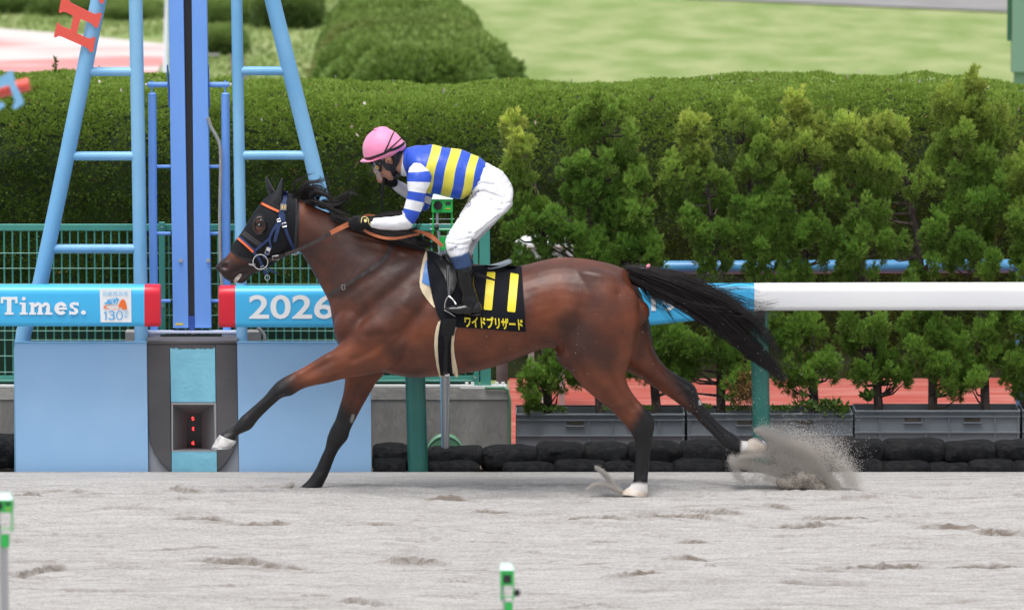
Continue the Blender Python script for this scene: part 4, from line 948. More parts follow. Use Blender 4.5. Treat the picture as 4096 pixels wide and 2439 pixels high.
# ---- green photocell devices
M['neon'] = mat('bright_green_paint', (.03, .50, .09), rough=.35, spec=.5)
M['mint'] = mat('mint_white_cover', (.62, .85, .75), rough=.35)
M['lens'] = mat('black_lens', (.008, .008, .009), rough=.08, spec=.8)
def photocell(label, x, ytop, Y, s=1.0, ybase=1100, side=0):
    """x,ytop = D px of the box centre/top at depth Y; s = size"""
    c = WD(x, ytop, Y); g = 1/396.0*s
    root = thing('photocell_camera', label, 'camera', (c.x, Y, -.06), 'green photocell cameras')
    def bx(mb, x0, x1, y0, y1, z0, z1): mb.box(c.x+x0*g, c.x+x1*g, Y+y0*g, Y+y1*g, c.z-z1*g, c.z-z0*g)
    wd = 25 if not side else 19
    mb = MB(); bx(mb, -wd, wd, 0, 55, 12, 54 if side else 44); mb.build('housing', M['neon'], root, False, .003)
    mb = MB(); z0 = c.z-11.5*g; zt = c.z
    mb.hexa([(c.x-(wd+1)*g, Y-4*g, z0), (c.x+(wd+1)*g, Y-4*g, z0), (c.x+(wd+1)*g, Y+60*g, z0), (c.x-(wd+1)*g, Y+60*g, z0),
             (c.x-(wd-2)*g, Y+14*g, zt), (c.x+(wd-8)*g, Y+14*g, zt), (c.x+(wd-8)*g, Y+56*g, zt), (c.x-(wd-2)*g, Y+56*g, zt)]); mb.build('sun_cover', M['mint'], root, False, .002)
    if not side:
        mb = MB(); mb.lathe((c.x-10*g, Y, c.z-26*g), [(10.5*g, -6*g), (10.5*g, 0), (8*g, 0)], 20, 'Y'); mb.build('lens', M['lens'], root, True)
        mb = MB(); bx(mb, 8, 20, -1.5, -.3, 18, 25); mb.build('display', M['lens'], root)
        mb = MB(); bx(mb, 8, 20, -1.6, -.3, 33, 35.5); mb.build('label_strip', mat('yellow_label', (.6, .5, .05), rough=.5), root)
    else:
        mb = MB(); bx(mb, -11, 11, -1.5, -.3, 24, 47); mb.build('window', M['lens'], root)
    mb = MB()
    for xx in (-wd+1, wd-4): bx(mb, xx, xx+4, 8, 20, 44.2, 96)
    bx(mb, -wd, wd, 6, 22, 84, 87); mb.build('bracket', M['neon'], root)
    mb = MB()
    for zz in (60, 72, 84): mb.tube([(c.x-(wd+4)*g, Y+10*g, c.z-zz*g), (c.x+(wd+4)*g, Y+10*g, c.z-zz*g)], 1.1*g, 6)
    mb.tube([(c.x-12*g, Y+14*g, c.z-45*g), (c.x-12*g, Y+14*g, c.z-75*g), (c.x-8*g, Y+14*g, c.z-100*g)], 4*g, 8); mb.build('screw_rods', M['galv'], root, True)
    mb = MB(); mb.ell((c.x+(-14 if not side else 27)*g, Y+6*g, c.z-(80 if not side else 74)*g), (6+3*side)*g, 6*g, (7+4*side)*g, 12, 8); mb.build('knob', M['lens'], root, True)
    mb = MB(); mb.lathe((c.x+2*g, Y+22*g, c.z-134*g), [(13*g, 0), (14*g, 32*g)], 20); mb.build('collar', M['neon'], root, True)
    mb = MB(); mb.tube([(c.x+2*g, Y+22*g, c.z-130*g), (c.x+9*g, Y+22*g, -.05)], 9*g, 16); mb.build('pole', M['galv'], root, True)
    mb = MB(); mb.tube([(c.x-8*g, Y+10*g, c.z-100*g), (c.x-6*g, Y+4*g, c.z-300*g), (c.x+17*g, Y+10*g, c.z-420*g), (c.x+12*g, Y+10*g, .1)], 2.2*g, 8); mb.build('cable', M['galv'], root, True)
    mb = MB(); mb.tube([(c.x-7*g, Y+25*g, c.z-200*g), (c.x+1*g, Y+25*g, -.05)], 3*g, 8); mb.build('blue_stay', M['skyblue'], root, True)
    mb = MB(); mb.box(c.x-2*g, c.x+20*g, Y+12*g, Y+34*g, -.06, .03); mb.build('foot', M['mint'], root)
    return root
photocell('green photocell camera on a grey pole behind the rider knee', 1076, 473, 41.42)
photocell('green photocell camera in the foreground at the bottom centre', 1234, 1376, 28.0, .60, side=1)
photocell('green photocell camera in the foreground at the lower left edge', 6, 1205, 27.2, .62, side=0)

# ---- blurred lettered sign at the far left, nearer than the winning post
sg = thing('lettered_sign_arm', 'orange bar with part of a light blue letter at the left edge', 'sign', WD(-150, 1400, 27.5))
mb = MB(); mb.tube([WD(-190, 268, 27.5), WD(71, 205, 27.5)], .0262, 20); mb.build('bar', M['orangered'], sg, True)
def c1b(x, y): return (x/2.4326/1.6437, y/2.4326/1.6437)
LB = [(-60, 790), (0, 755), (70, 712), (95, 685), (118, 690), (128, 720), (150, 820), (190, 900), (228, 985), (225, 1020), (190, 1035), (160, 1062), (125, 1060), (120, 1040), (140, 1005), (140, 970), (108, 880), (90, 830), (20, 850), (-60, 890)]
mb = MB(); mb.prism([WD(*c1b(*p), 27.44) for p in LB], (0, .012, 0)); mb.prism([WD(*c1b(*p), 27.44) for p in [(-60, 960), (0, 1000), (35, 1005), (48, 1025), (30, 1050), (0, 1068), (-60, 1060)]], (0, .012, 0)); mb.build('letter', M['skyblue'], sg)
mb = MB(); mb.tube([WD(-120, 250, 27.6), WD(-120, 1650, 27.6)], .04, 16); mb.build('post', M['orangered'], sg, True)
# ================================================================== THE HORSE
HC = 40.12        # depth of the horse's spine
hroot = thing('horse', 'dark bay racehorse galloping to the left in a black hood', 'horse', (W(1900, 1975, HC).x, HC, 0))
def C(y): return HC+y
torso = [  # top x,y  bottom x,y  half width, centre depth
 (1150, 782, 1212, 1022, .062, HC), (1205, 800, 1236, 1062, .072, HC), (1250, 822, 1258, 1100, .080, HC), (1305, 846, 1287, 1152, .090, HC), (1385, 874, 1316, 1212, .115, HC),
 (1470, 908, 1331, 1292, .160, HC), (1560, 944, 1350, 1375, .200, HC), (1640, 972, 1420, 1440, .222, HC), (1712, 996, 1520, 1484, .238, HC), (1775, 1022, 1640, 1509, .255, HC),
 (1840, 1044, 1745, 1505, .280, HC), (1920, 1058, 1850, 1493, .295, HC), (2000, 1064, 1950, 1474, .300, HC), (2085, 1062, 2045, 1443, .295, HC), (2165, 1043, 2120, 1412, .282, HC),
 (2235, 1030, 2185, 1392, .272, HC), (2310, 1032, 2240, 1402, .275, HC), (2385, 1042, 2300, 1430, .275, HC), (2445, 1056, 2370, 1440, .262, HC), (2490, 1076, 2440, 1420, .235, HC), (2525, 1128, 2500, 1370, .175, HC), (2545, 1190, 2535, 1310, .09, HC)]
head = [(868, 1062, 884, 1092, .030, HC), (880, 1046, 898, 1114, .046, HC), (900, 1030, 930, 1128, .051, HC), (922, 1004, 958, 1117, .048, HC), (945, 968, 990, 1098, .047, HC), (972, 930, 1030, 1083, .052, HC),
 (1002, 880, 1070, 1064, .072, HC), (1034, 832, 1108, 1040, .090, HC), (1066, 796, 1142, 1018, .092, HC), (1108, 772, 1178, 1004, .080, HC), (1158, 780, 1205, 1010, .068, HC), (1200, 798, 1228, 1040, .066, HC)]
lip = [(940, 1104, 925, 1118, .028, HC), (955, 1100, 945, 1130, .032, HC), (985, 1094, 975, 1132, .034, HC), (1015, 1072, 1008, 1098, .034, HC), (1045, 1060, 1040, 1085, .036, HC)]
N_, FAR = HC-.13, HC+.13
nf = [(1560, 1190, 1690, 1300, .085, HC-.17), (1450, 1260, 1620, 1420, .095, HC-.17), (1400, 1330, 1540, 1480, .088, HC-.165), (1344, 1389, 1450, 1502, .080, HC-.16), (1300, 1415, 1373, 1515, .070, HC-.155), (1250, 1446, 1312, 1531, .062, HC-.15), (1201, 1475, 1247, 1544, .050, HC-.15),
      (1150, 1500, 1205, 1558, .044, HC-.15), (1108, 1526, 1168, 1581, .046, HC-.15), (1080, 1556, 1130, 1590, .040, HC-.15), (1056, 1585, 1103, 1611, .033, HC-.15), (1025, 1613, 1070, 1641, .029, HC-.15), (992, 1642, 1036, 1676, .029, HC-.15),
      (962, 1668, 1004, 1716, .036, HC-.15), (938, 1700, 978, 1728, .031, HC-.15), (908, 1720, 950, 1742, .034, HC-.15), (882, 1737, 944, 1760, .042, HC-.15), (872, 1746, 942, 1768, .044, HC-.15)]
ff = [(1440, 1380, 1570, 1440, .08, HC+.13), (1385, 1480, 1535, 1498, .072, HC+.13), (1379, 1520, 1505, 1530, .064, HC+.13), (1373, 1572, 1478, 1576, .055, HC+.13), (1356, 1630, 1446, 1632, .047, HC+.13), (1340, 1680, 1420, 1682, .043, HC+.13),
      (1320, 1718, 1402, 1718, .046, HC+.13), (1307, 1755, 1391, 1755, .043, HC+.13), (1300, 1790, 1362, 1790, .034, HC+.13), (1283, 1826, 1342, 1828, .028, HC+.13), (1266, 1866, 1326, 1870, .028, HC+.13),
      (1246, 1899, 1313, 1900, .034, HC+.13), (1226, 1925, 1300, 1926, .034, HC+.13), (1208, 1940, 1290, 1946, .042, HC+.13), (1200, 1948, 1285, 1953, .044, HC+.13)]
nh = [(2290, 1080, 2490, 1110, .10, HC-.12), (2245, 1180, 2553, 1190, .135, HC-.13), (2228, 1290, 2563, 1262, .150, HC-.135), (2232, 1385, 2551, 1340, .145, HC-.135), (2258, 1450, 2534, 1402, .130, HC-.135), (2296, 1508, 2518, 1453, .110, HC-.135),
      (2344, 1560, 2504, 1500, .088, HC-.13), (2396, 1602, 2515, 1545, .070, HC-.125), (2441, 1638, 2548, 1595, .056, HC-.12), (2482, 1680, 2594, 1642, .048, HC-.12), (2512, 1715, 2619, 1683, .045, HC-.12), (2532, 1748, 2612, 1742, .040, HC-.12),
      (2542, 1785, 2606, 1785, .033, HC-.12), (2540, 1833, 2600, 1833, .030, HC-.12), (2536, 1881, 2595, 1881, .029, HC-.12), (2534, 1910, 2592, 1912, .034, HC-.12), (2528, 1932, 2592, 1938, .037, HC-.12), (2514, 1948, 2594, 1962, .042, HC-.12), (2500, 1958, 2592, 1972, .044, HC-.12)]
fh = [(2280, 1130, 2540, 1120, .08, HC+.11), (2300, 1200, 2568, 1180, .09, HC+.12), (2340, 1310, 2596, 1275, .10, HC+.125), (2400, 1410, 2609, 1350, .10, HC+.125), (2455, 1460, 2617, 1392, .09, HC+.13), (2508, 1484, 2636, 1432, .078, HC+.13), (2561, 1512, 2668, 1470, .066, HC+.13), (2612, 1546, 2712, 1500, .055, HC+.13),
      (2660, 1578, 2756, 1524, .048, HC+.13), (2705, 1608, 2782, 1546, .046, HC+.13), (2742, 1638, 2794, 1584, .041, HC+.13), (2774, 1662, 2814, 1618, .034, HC+.13), (2806, 1698, 2846, 1658, .030, HC+.13), (2840, 1730, 2876, 1690, .029, HC+.13),
      (2872, 1764, 2908, 1718, .033, HC+.13), (2894, 1790, 2940, 1738, .036, HC+.13), (2925, 1806, 2958, 1755, .033, HC+.13), (2962, 1812, 2976, 1762, .035, HC+.13), (2988, 1814, 3000, 1762, .040, HC+.13)]
def hoof_shell(st): V, F, T = loft(st, n=28, k=4); return V, F
dock = [(2440, 1058, 2440, 1100, .05, HC), (2490, 1072, 2480, 1110, .045, HC), (2530, 1078, 2520, 1112, .034, HC), (2575, 1092, 2560, 1122, .022, HC)]
shells = [loft(s, n=32, k=4, dome=d)[:2] for s, d in ((torso, 1), (head, .9), (lip, .8), (nf, .3), (ff, .3), (nh, .3), (fh, .3), (dock, .6))]
def ell_shell(x, y, Y, rx, ry, rz, rot=0):
    mb = MB(); R = Matrix.Rotation(math.radians(rot), 3, 'Y'); mb.ell(W(x, y, Y), rx, ry, rz, 20, 14, R); return mb.V, mb.F
shells += [ell_shell(1600, 1260, HC-.15, .22, .10, .15, -40), ell_shell(1600, 1260, HC+.15, .22, .10, .15, -40),      # shoulders
           ell_shell(1420, 1300, HC-.09, .12, .12, .15, 20), ell_shell(1420, 1300, HC+.09, .12, .12, .15, 20),      # breast
           ell_shell(1090, 960, HC-.045, .10, .045, .10, 30), ell_shell(1090, 960, HC+.045, .10, .045, .10, 30),    # cheeks
           ell_shell(1040, 885, HC-.062, .035, .03, .028, 30), ell_shell(1040, 885, HC+.062, .035, .03, .028, 30),  # brow
           ell_shell(2290, 1400, HC-.13, .10, .10, .12, 0)]
me = remesh(shells, .0095, 5)
P = co_of(me).astype(float); Nn = no_of(me).astype(float); Q = PX(P)
near = np.clip(-Nn[:, 1]*1.3, 0, 1); both = np.clip(np.abs(Nn[:, 1])*1.3, 0, 1)
# muscle relief: (line, width px, height m)
REL = [([(1345, 1385), (1395, 1330), (1480, 1230), (1600, 1130), (1690, 1050)], 20, -.014),          # groove before shoulder
       ([(1500, 1470), (1560, 1390), (1610, 1340), (1700, 1220), (1760, 1120)], 20, -.013),           # behind the triceps
       ([(1450, 1340), (1540, 1290), (1640, 1200)], 34, .016), ([(1560, 1350), (1500, 1430)], 26, .012), ([(1480, 1200), (1560, 1130), (1640, 1060)], 26, .010),
       ([(1410, 1440), (1500, 1400), (1580, 1330)], 12, -.010), ([(1380, 1380), (1440, 1340), (1540, 1340)], 14, -.006),
       ([(1560, 1470), (1640, 1440), (1740, 1450)], 18, -.007), ([(1600, 1380), (1680, 1400), (1740, 1460)], 22, .008),
       ([(1350, 1160), (1420, 1100), (1520, 1010)], 24, .008), ([(1330, 1200), (1400, 1160), (1500, 1100), (1600, 1010)], 15, -.008), ([(1200, 880), (1300, 960), (1400, 1040)], 34, .010), ([(1230, 1000), (1290, 1080), (1340, 1180)], 14, -.009),
       ([(2225, 1395), (2180, 1360), (2120, 1340)], 16, -.012), ([(2240, 1410), (2290, 1330), (2330, 1230)], 34, -.009), ([(2150, 1310), (2230, 1290), (2280, 1240)], 26, .006),
       ([(2470, 1180), (2500, 1290), (2480, 1400), (2440, 1480)], 18, -.010), ([(2530, 1180), (2535, 1300), (2510, 1420)], 24, .010), ([(2400, 1180), (2425, 1270), (2420, 1380)], 60, .010),
       ([(2330, 1400), (2360, 1480), (2420, 1560), (2480, 1630)], 16, .008), ([(2430, 1480), (2480, 1570), (2530, 1630)], 12, -.010), ([(2300, 1440), (2340, 1520), (2400, 1590)], 10, -.005),
       ([(2560, 1650), (2600, 1700)], 14, .006), ([(2585, 1740), (2580, 1820), (2574, 1900)], 6, -.010), ([(2560, 1630), (2590, 1690), (2590, 1740)], 12, .008), ([(2520, 1690), (2550, 1740)], 12, .006), ([(2530, 1620), (2560, 1670)], 9, -.008), ([(2545, 1780), (2545, 1900)], 8, .003),
       ([(1330, 1440), (1250, 1480), (1190, 1510)], 14, -.009), ([(1360, 1490), (1280, 1512), (1215, 1535)], 11, .007), ([(1300, 1425), (1200, 1495)], 12, .006), ([(1135, 1580), (1080, 1622), (1010, 1690)], 6, -.010), ([(1110, 1570), (1040, 1625), (985, 1675)], 7, .005), ([(1190, 1500), (1160, 1530), (1130, 1560)], 16, .008), ([(985, 1690), (960, 1715)], 12, .006), ([(940, 1725), (905, 1735)], 8, -.005), ([(1160, 1540), (1120, 1560)], 16, .006),
       ([(1440, 1540), (1410, 1620), (1380, 1700)], 10, -.007), ([(1345, 1700), (1340, 1760)], 14, .007), ([(1350, 1800), (1322, 1870), (1290, 1920)], 6, -.009), ([(1315, 1800), (1290, 1870)], 7, .005), ([(1300, 1900), (1260, 1930)], 10, .004), ([(1385, 1560), (1370, 1660)], 14, .006),
       ([(2640, 1470), (2700, 1530), (2760, 1590)], 10, -.007), ([(2815, 1665), (2850, 1705), (2890, 1750)], 6, -.009), ([(2760, 1560), (2790, 1610)], 12, .008), ([(2730, 1580), (2770, 1640)], 9, -.007), ([(2620, 1420), (2560, 1480)], 30, .006),
       ([(896+22*math.cos(t), 1067+17*math.sin(t)) for t in np.linspace(0, 6.3, 16)], 7, .005), ([(892, 1068), (902, 1070)], 9, -.010), ([(930, 1090), (1000, 1060), (1030, 1050)], 6, -.008), ([(1090, 1050), (1150, 1000)], 18, .004), ([(960, 1000), (1040, 1010)], 14, .006), ([(985, 960), (1050, 1000)], 12, -.004),
       ([(1850, 1300), (2000, 1290), (2100, 1260)], 60, .008), ([(1870, 1420), (1990, 1400), (2100, 1370)], 20, -.005), ([(2050, 1150), (2120, 1180), (2200, 1230)], 26, -.006)]
disp = np.zeros(len(P))
for ln, wd, am in REL: disp += am*.95*np.exp(-(seg_dist(Q, ln)/(wd*1.2))**2)*both*(.45+1.1*vnoise(Q[:, 0]/70, Q[:, 1]/70, 5))
# fine skin folds on the neck and small veins
for (x0, y0, dx, dy, cnt, L_) in ((1300, 1040, 22, 12, 9, 60), (1380, 1130, 18, 14, 7, 50)):
    for q in range(cnt):
        a = (x0+dx*q+rng.uniform(-6, 6), y0+dy*q*.4+rng.uniform(-18, 18)); disp += -.0022*np.exp(-(seg_dist(Q, [a, (a[0]-L_*.5, a[1]+L_*.8)])/5)**2)*near
disp += .003*(fbm(Q[:, 0]/60, Q[:, 1]/60, 4)-.5)*both
P = P+Nn*disp[:, None]; set_co(me, P)
# coat pattern: black points, white socks
def field(line, rad, soft, m_=None):
    f = np.clip((rad+soft-seg_dist(Q, line))/soft, 0, 1); return f if m_ is None else f*m_
isn = (P[:, 1] < HC).astype(float); isf = 1-isn
sm = lambda f: f*f*(3-2*f)
jag = 14*(fbm(Q[:, 0]/22, Q[:, 1]/22, 8)-.5)
blk = np.zeros(len(P)); up = np.maximum
blk = up(blk, sm(np.clip((1205-Q[:, 0]+(Q[:, 1]-1510)*.5+jag*2+35)/125, 0, 1))*(Q[:, 1] > 1400)*(Q[:, 0] < 1420))
blk = up(blk, sm(np.clip((Q[:, 1]-1570-(Q[:, 0]-1400)*.9+jag*2)/120, 0, 1))*isf*(Q[:, 0] < 1560)*(Q[:, 0] > 1190))
blk = up(blk, sm(np.clip(((Q[:, 0]-2520)*1.0+(Q[:, 1]-1650)*.42+jag)/60, 0, 1))*isn*(Q[:, 0] > 2380)*(Q[:, 1] > 1530))
blk = up(blk, sm(np.clip((Q[:, 1]-1760)/50, 0, 1))*isn*(Q[:, 0] > 2450)*(Q[:, 0] < 2700))
blk = up(blk, sm(np.clip(((Q[:, 0]-2655)*.8-(Q[:, 1]-1560)*.45+jag)/80, 0, 1))*isf*(Q[:, 0] > 2550))
blk = up(blk, sm(np.clip((Q[:, 0]-2790+jag)/50, 0, 1)))
blk = up(blk, field([(885, 1080), (925, 1100), (985, 1105)], 40, 50)*.88)
blk = up(blk, field([(2555, 1150), (2580, 1300), (2560, 1420)], 8, 26, isf)*.45)
wht = np.clip((Q[:, 1]-1926+jag*.4)/10, 0, 1)*isn*(Q[:, 0] > 2440)*(Q[:, 0] < 2700)
wht = up(wht, np.clip((Q[:, 0]-2960+(Q[:, 1]-1780)*.1+jag*.3)/10, 0, 1))
wht = up(wht, field([(1412, 1662), (1408, 1684)], 5, 3, isf)*.35); wht = up(wht, field([(2797, 1604), (2801, 1616)], 3, 3)*.8)
dark = .75*field([(1300, 1000), (1420, 1110), (1520, 1150), (1700, 1100), (1900, 1000)], 70, 150)+.35*field([(2080, 1080), (2300, 1060), (2480, 1090)], 15, 60)+.45*field([(2270, 1300), (2400, 1210), (2440, 1230)], 16, 60)+.35*field([(1600, 1400), (1700, 1440)], 20, 60)+.25*field([(1420, 1440), (1500, 1480)], 20, 40)
dark += .5*field([(2340, 1370), (2400, 1430)], 30, 70)
dark = np.clip(dark, 0, 1)
dark *= .55+.9*fbm(Q[:, 0]/45, Q[:, 1]/45, 15)
def fattr(me, name, v): a = me.attributes.new(name, 'FLOAT', 'POINT'); a.data.foreach_set('value', np.asarray(v, 'f'))
fattr(me, 'black', np.clip(blk, 0, 1)); fattr(me, 'white', np.clip(wht, 0, 1)); fattr(me, 'dark', np.clip(dark, 0, 1))
ct = bpy.data.materials.new('bay_coat'); ct.use_nodes = True; n = ct.node_tree.nodes; l = ct.node_tree.links; b = n['Principled BSDF']
def amix(a_, colr, prev):
    at = n.new('ShaderNodeAttribute'); at.attribute_name = a_; mx = n.new('ShaderNodeMix'); mx.data_type = 'RGBA'
    l.new(at.outputs['Fac'], mx.inputs[0]); l.new(prev, mx.inputs[6]); mx.inputs[7].default_value = (*colr, 1); return mx.outputs[2]
tc = n.new('ShaderNodeTexCoord'); nz = n.new('ShaderNodeTexNoise'); nz.inputs['Scale'].default_value = 5; nz.inputs['Detail'].default_value = 7; l.new(tc.outputs['Object'], nz.inputs['Vector'])
rp = n.new('ShaderNodeValToRGB'); rp.color_ramp.elements[0].position = .34; rp.color_ramp.elements[1].position = .66
rp.color_ramp.elements[0].color = (.068, .018, .009, 1); rp.color_ramp.elements[1].color = (.185, .050, .019, 1); l.new(nz.outputs['Fac'], rp.inputs[0])
o_ = amix('dark', (.040, .020, .017), rp.outputs[0]); o_ = amix('black', (.007, .0065, .008), o_); o_ = amix('white', (.72, .69, .66), o_)
l.new(o_, b.inputs['Base Color']); b.inputs['Roughness'].default_value = .42; b.inputs['Specular IOR Level'].default_value = .42
mp = n.new('ShaderNodeMapping'); mp.inputs['Scale'].default_value = (1, 1, 3.2); l.new(tc.outputs['Object'], mp.inputs[0])
n2 = n.new('ShaderNodeTexNoise'); n2.inputs['Scale'].default_value = 120; n2.inputs['Detail'].default_value = 4; l.new(mp.outputs[0], n2.inputs['Vector'])
n3 = n.new('ShaderNodeTexNoise'); n3.inputs['Scale'].default_value = 22; n3.inputs['Detail'].default_value = 3; l.new(tc.outputs['Object'], n3.inputs['Vector'])
b1 = n.new('ShaderNodeBump'); b1.inputs['Strength'].default_value = .22; b1.inputs['Distance'].default_value = .004; l.new(n2.outputs['Fac'], b1.inputs['Height'])
b2 = n.new('ShaderNodeBump'); b2.inputs['Strength'].default_value = .30; b2.inputs['Distance'].default_value = .008; l.new(n3.outputs['Fac'], b2.inputs['Height']); l.new(b1.outputs[0], b2.inputs['Normal']); l.new(b2.outputs[0], b.inputs['Normal'])
M['coat'] = ct
body = link('body', me, hroot, ct, True)
def bvh_of(meshes):
    V = []; F = []
    for m_ in meshes:
        b0 = len(V); V += [v.co.copy() for v in m_.vertices]; F += [tuple(i+b0 for i in p.vertices) for p in m_.polygons]
    return BVHTree.FromPolygons(V, F)
BV = bvh_of([me])
CAMP = Vector((0, 0, CAM_H))
def hit(x, y, bv, fall=None):
    d = (W(x, y, 40)-CAMP).normalized(); r = bv.ray_cast(CAMP, d)
    if r[0] is None:
        if fall is None: return None, None
        nr = bv.find_nearest(W(x, y, fall)); return W(x, y, nr[0].y if nr[0] else fall), Vector((0, -1, 0))
    return r[0], r[1]
def drape(name, poly, bv, m, parent, off=.004, thick=.003, res=9, fall=None, mesh2d=None, smoothn=True, wr=0):
    """a cloth or patch laid on the near side of a body; outline in picture px"""
    bm = bmesh.new()
    if mesh2d is None:
        vs = [bm.verts.new((x, y, 0)) for x, y in poly]; bm.faces.new(vs); bmesh.ops.triangulate(bm, faces=bm.faces)
    else:
        vs = [bm.verts.new((x, y, 0)) for x, y in mesh2d[0]]
        for f in mesh2d[1]:
            try: bm.faces.new([vs[i] for i in f])
            except ValueError: pass
        bmesh.ops.remove_doubles(bm, verts=bm.verts, dist=.02)
    xs_ = [v.co.x for v in bm.verts]; ys_ = [v.co.y for v in bm.verts]
    for ax, lo, hi in ((0, min(xs_), max(xs_)), (1, min(ys_), max(ys_))):
        q = lo+res
        while q < hi:
            co = (q, 0, 0) if ax == 0 else (0, q, 0); no = (1, 0, 0) if ax == 0 else (0, 1, 0)
            bmesh.ops.bisect_plane(bm, geom=bm.verts[:]+bm.edges[:]+bm.faces[:], plane_co=co, plane_no=no); q += res
    fb = fall if fall is not None else HC-.1; pn = []
    for v in bm.verts:
        p, nr = hit(v.co.x, v.co.y, bv, fb)
        if p is None: p = W(v.co.x, v.co.y, fb); nr = Vector((0, -1, 0))
        w_ = wr*(mnoise.noise(p*14)+.5*mnoise.noise(p*31)) if wr else 0
        pn.append((p, (Vector((0, -1, 0))*.75+nr*.25).normalized(), w_))
    for v, (p, nr, w_) in zip(bm.verts, pn): v.co = p+nr*(off+w_)
    bmesh.ops.recalc_face_normals(bm, faces=bm.faces)
    if thick:
        vm = {v: v.co-nr*thick for v, (p, nr, w_) in zip(list(bm.verts), pn)}; r = {}
        fs = list(bm.faces); be = [e for e in bm.edges if len(e.link_faces) == 1]
        for v, c_ in list(vm.items()): r[v] = bm.verts.new(c_)
        for f in fs: bm.faces.new([r[v] for v in reversed(f.verts)])
        for e in be:
            a_, b_ = e.verts
            try: bm.faces.new([a_, b_, r[b_], r[a_]])
            except ValueError: pass
        bmesh.ops.recalc_face_normals(bm, faces=bm.faces)
    me_ = bpy.data.meshes.new(name); bm.to_mesh(me_); bm.free()
    o = link(name, me_, parent, m, True)
    try: me_.set_sharp_from_angle(angle=math.radians(50))
    except Exception: pass
    return o
def band(path, wd, k=4):
    P_ = catmull(path, k); wd = wd if isinstance(wd, (list, tuple)) else [wd, wd]; n = len(P_); A_, B_ = [], []
    for i in range(n):
        t = P_[min(i+1, n-1)]-P_[max(i-1, 0)]; t = t/np.linalg.norm(t); nn = np.array([-t[1], t[0]]); h = np.interp(i/(n-1), np.linspace(0, 1, len(wd)), wd)/2
        A_.append(tuple(P_[i]+nn*h)); B_.append(tuple(P_[i]-nn*h))
    return A_+B_[::-1]
def strap(name, path, wd, bv, m, parent, off=.005, thick=.003, fall=None): return drape(name, band(path, wd), bv, m, parent, off, thick, 7, fall)

# hooves
M['hoofpale'] = mat('pale_hoof', (.42, .41, .41), rough=.6, var=(.62, .60, .58), vscale=30, bump=.3, bscale=120)
M['hoofcream'] = mat('cream_hoof', (.60, .50, .41), rough=.6, var=(.70, .64, .56), vscale=25, bump=.3, bscale=120)
M['hoofdark'] = mat('dark_hoof', (.12, .11, .105), rough=.5, var=(.22, .20, .19), vscale=30)
M['shoe'] = mat('horseshoe_metal', (.55, .57, .60), rough=.3, metal=.9)
h1 = loft_obj('hoof', [(879, 1738, 945, 1762, .045, HC-.15), (868, 1752, 943, 1771, .052, HC-.15), (856, 1772, 932, 1782, .057, HC-.15), (846, 1788, 926, 1786, .059, HC-.15)], M['hoofpale'], hroot)
loft_obj('horseshoe', [(845, 1789, 926, 1787, .060, HC-.15), (844, 1794, 924, 1791, .060, HC-.15)], M['shoe'], h1)
loft_obj('hoof', [(1202, 1944, 1288, 1950, .046, HC+.13), (1192, 1954, 1285, 1958, .052, HC+.13), (1184, 1962, 1283, 1962, .055, HC+.13)], M['hoofdark'], hroot)
loft_obj('hoof', [(2510, 1950, 2592, 1968, .046, HC-.12), (2492, 1963, 2590, 1976, .052, HC-.12), (2482, 1974, 2588, 1984, .055, HC-.12)], M['hoofcream'], hroot)
h4 = loft_obj('hoof', [(2984, 1818, 2994, 1758, .044, HC+.13), (3020, 1822, 3008, 1752, .050, HC+.13), (3052, 1812, 3026, 1752, .054, HC+.13), (3080, 1797, 3038, 1756, .056, HC+.13)], M['hoofcream'], hroot)
loft_obj('horseshoe', [(3082, 1797, 3034, 1752, .059, HC+.13), (3088, 1788, 3038, 1744, .059, HC+.13)], M['shoe'], h4)

# hood, blinker, eye, ears
M['hood'] = mat('black_hood_cloth', (.008, .009, .012), rough=.62, spec=.22, bump=.25, bscale=45, bdist=.006)
M['hoodtrim'] = mat('charcoal_hood_trim', (.030, .026, .030), rough=.6, bump=.2, bscale=60)
hd = [(924, 1002, 1008, 1044, .050, HC), (945, 968, 1030, 1078, .052, HC), (972, 930, 1050, 1074, .060, HC), (1002, 880, 1080, 1058, .078, HC), (1034, 832, 1112, 1036, .097, HC), (1066, 796, 1146, 1018, .099, HC), (1108, 772, 1172, 1004, .088, HC), (1158, 780, 1184, 1002, .076, HC), (1194, 794, 1190, 1004, .074, HC)]
me_h = remesh([loft(hd, n=40, k=5, off=.010)[:2], ell_shell(1090, 960, HC-.045, .113, .056, .108, 30), ell_shell(1090, 960, HC+.045, .113, .056, .108, 30), ell_shell(1040, 885, HC-.062, .043, .036, .036, 30)], .007, 6)
hood = link('hood', me_h, hroot, M['hood'], True)
BH = bvh_of([me, me_h])
strap('hood_trim', [(1190, 797), (1189, 900), (1181, 1004)], 15, BH, M['hoodtrim'], hood, .003)
strap('hood_trim', [(972, 930), (1010, 958), (1048, 985)], 20, BH, M['hoodtrim'], hood, .002)
strap('hood_trim', [(928, 1003), (960, 1028), (1006, 1044)], 12, BH, M['hoodtrim'], hood, .002)
q3 = crop(850, 680, 3.157)
eyep = [(q3(608+72*math.cos(t), 704+118*math.sin(t))) for t in np.linspace(0, 2*math.pi, 29)[:-1]]
eyep = [q3(x, y) for x, y in [(560, 595), (600, 585), (640, 600), (668, 640), (676, 700), (655, 760), (610, 800), (575, 825), (545, 800), (512, 750), (505, 700), (520, 640)]]
drape('eye_surround', eyep, BH, mat('brown_eye_skin', (.085, .032, .020), rough=.45, bump=.5, bscale=60), hroot, .003, .002, 5)
drape('eyelid', [q3(590+52*math.cos(t), 700+44*math.sin(t)) for t in np.linspace(0, 2*math.pi, 25)[:-1]], BH, mat('dark_eyelid', (.018, .012, .011), rough=.4), hroot, .006, .003, 5)
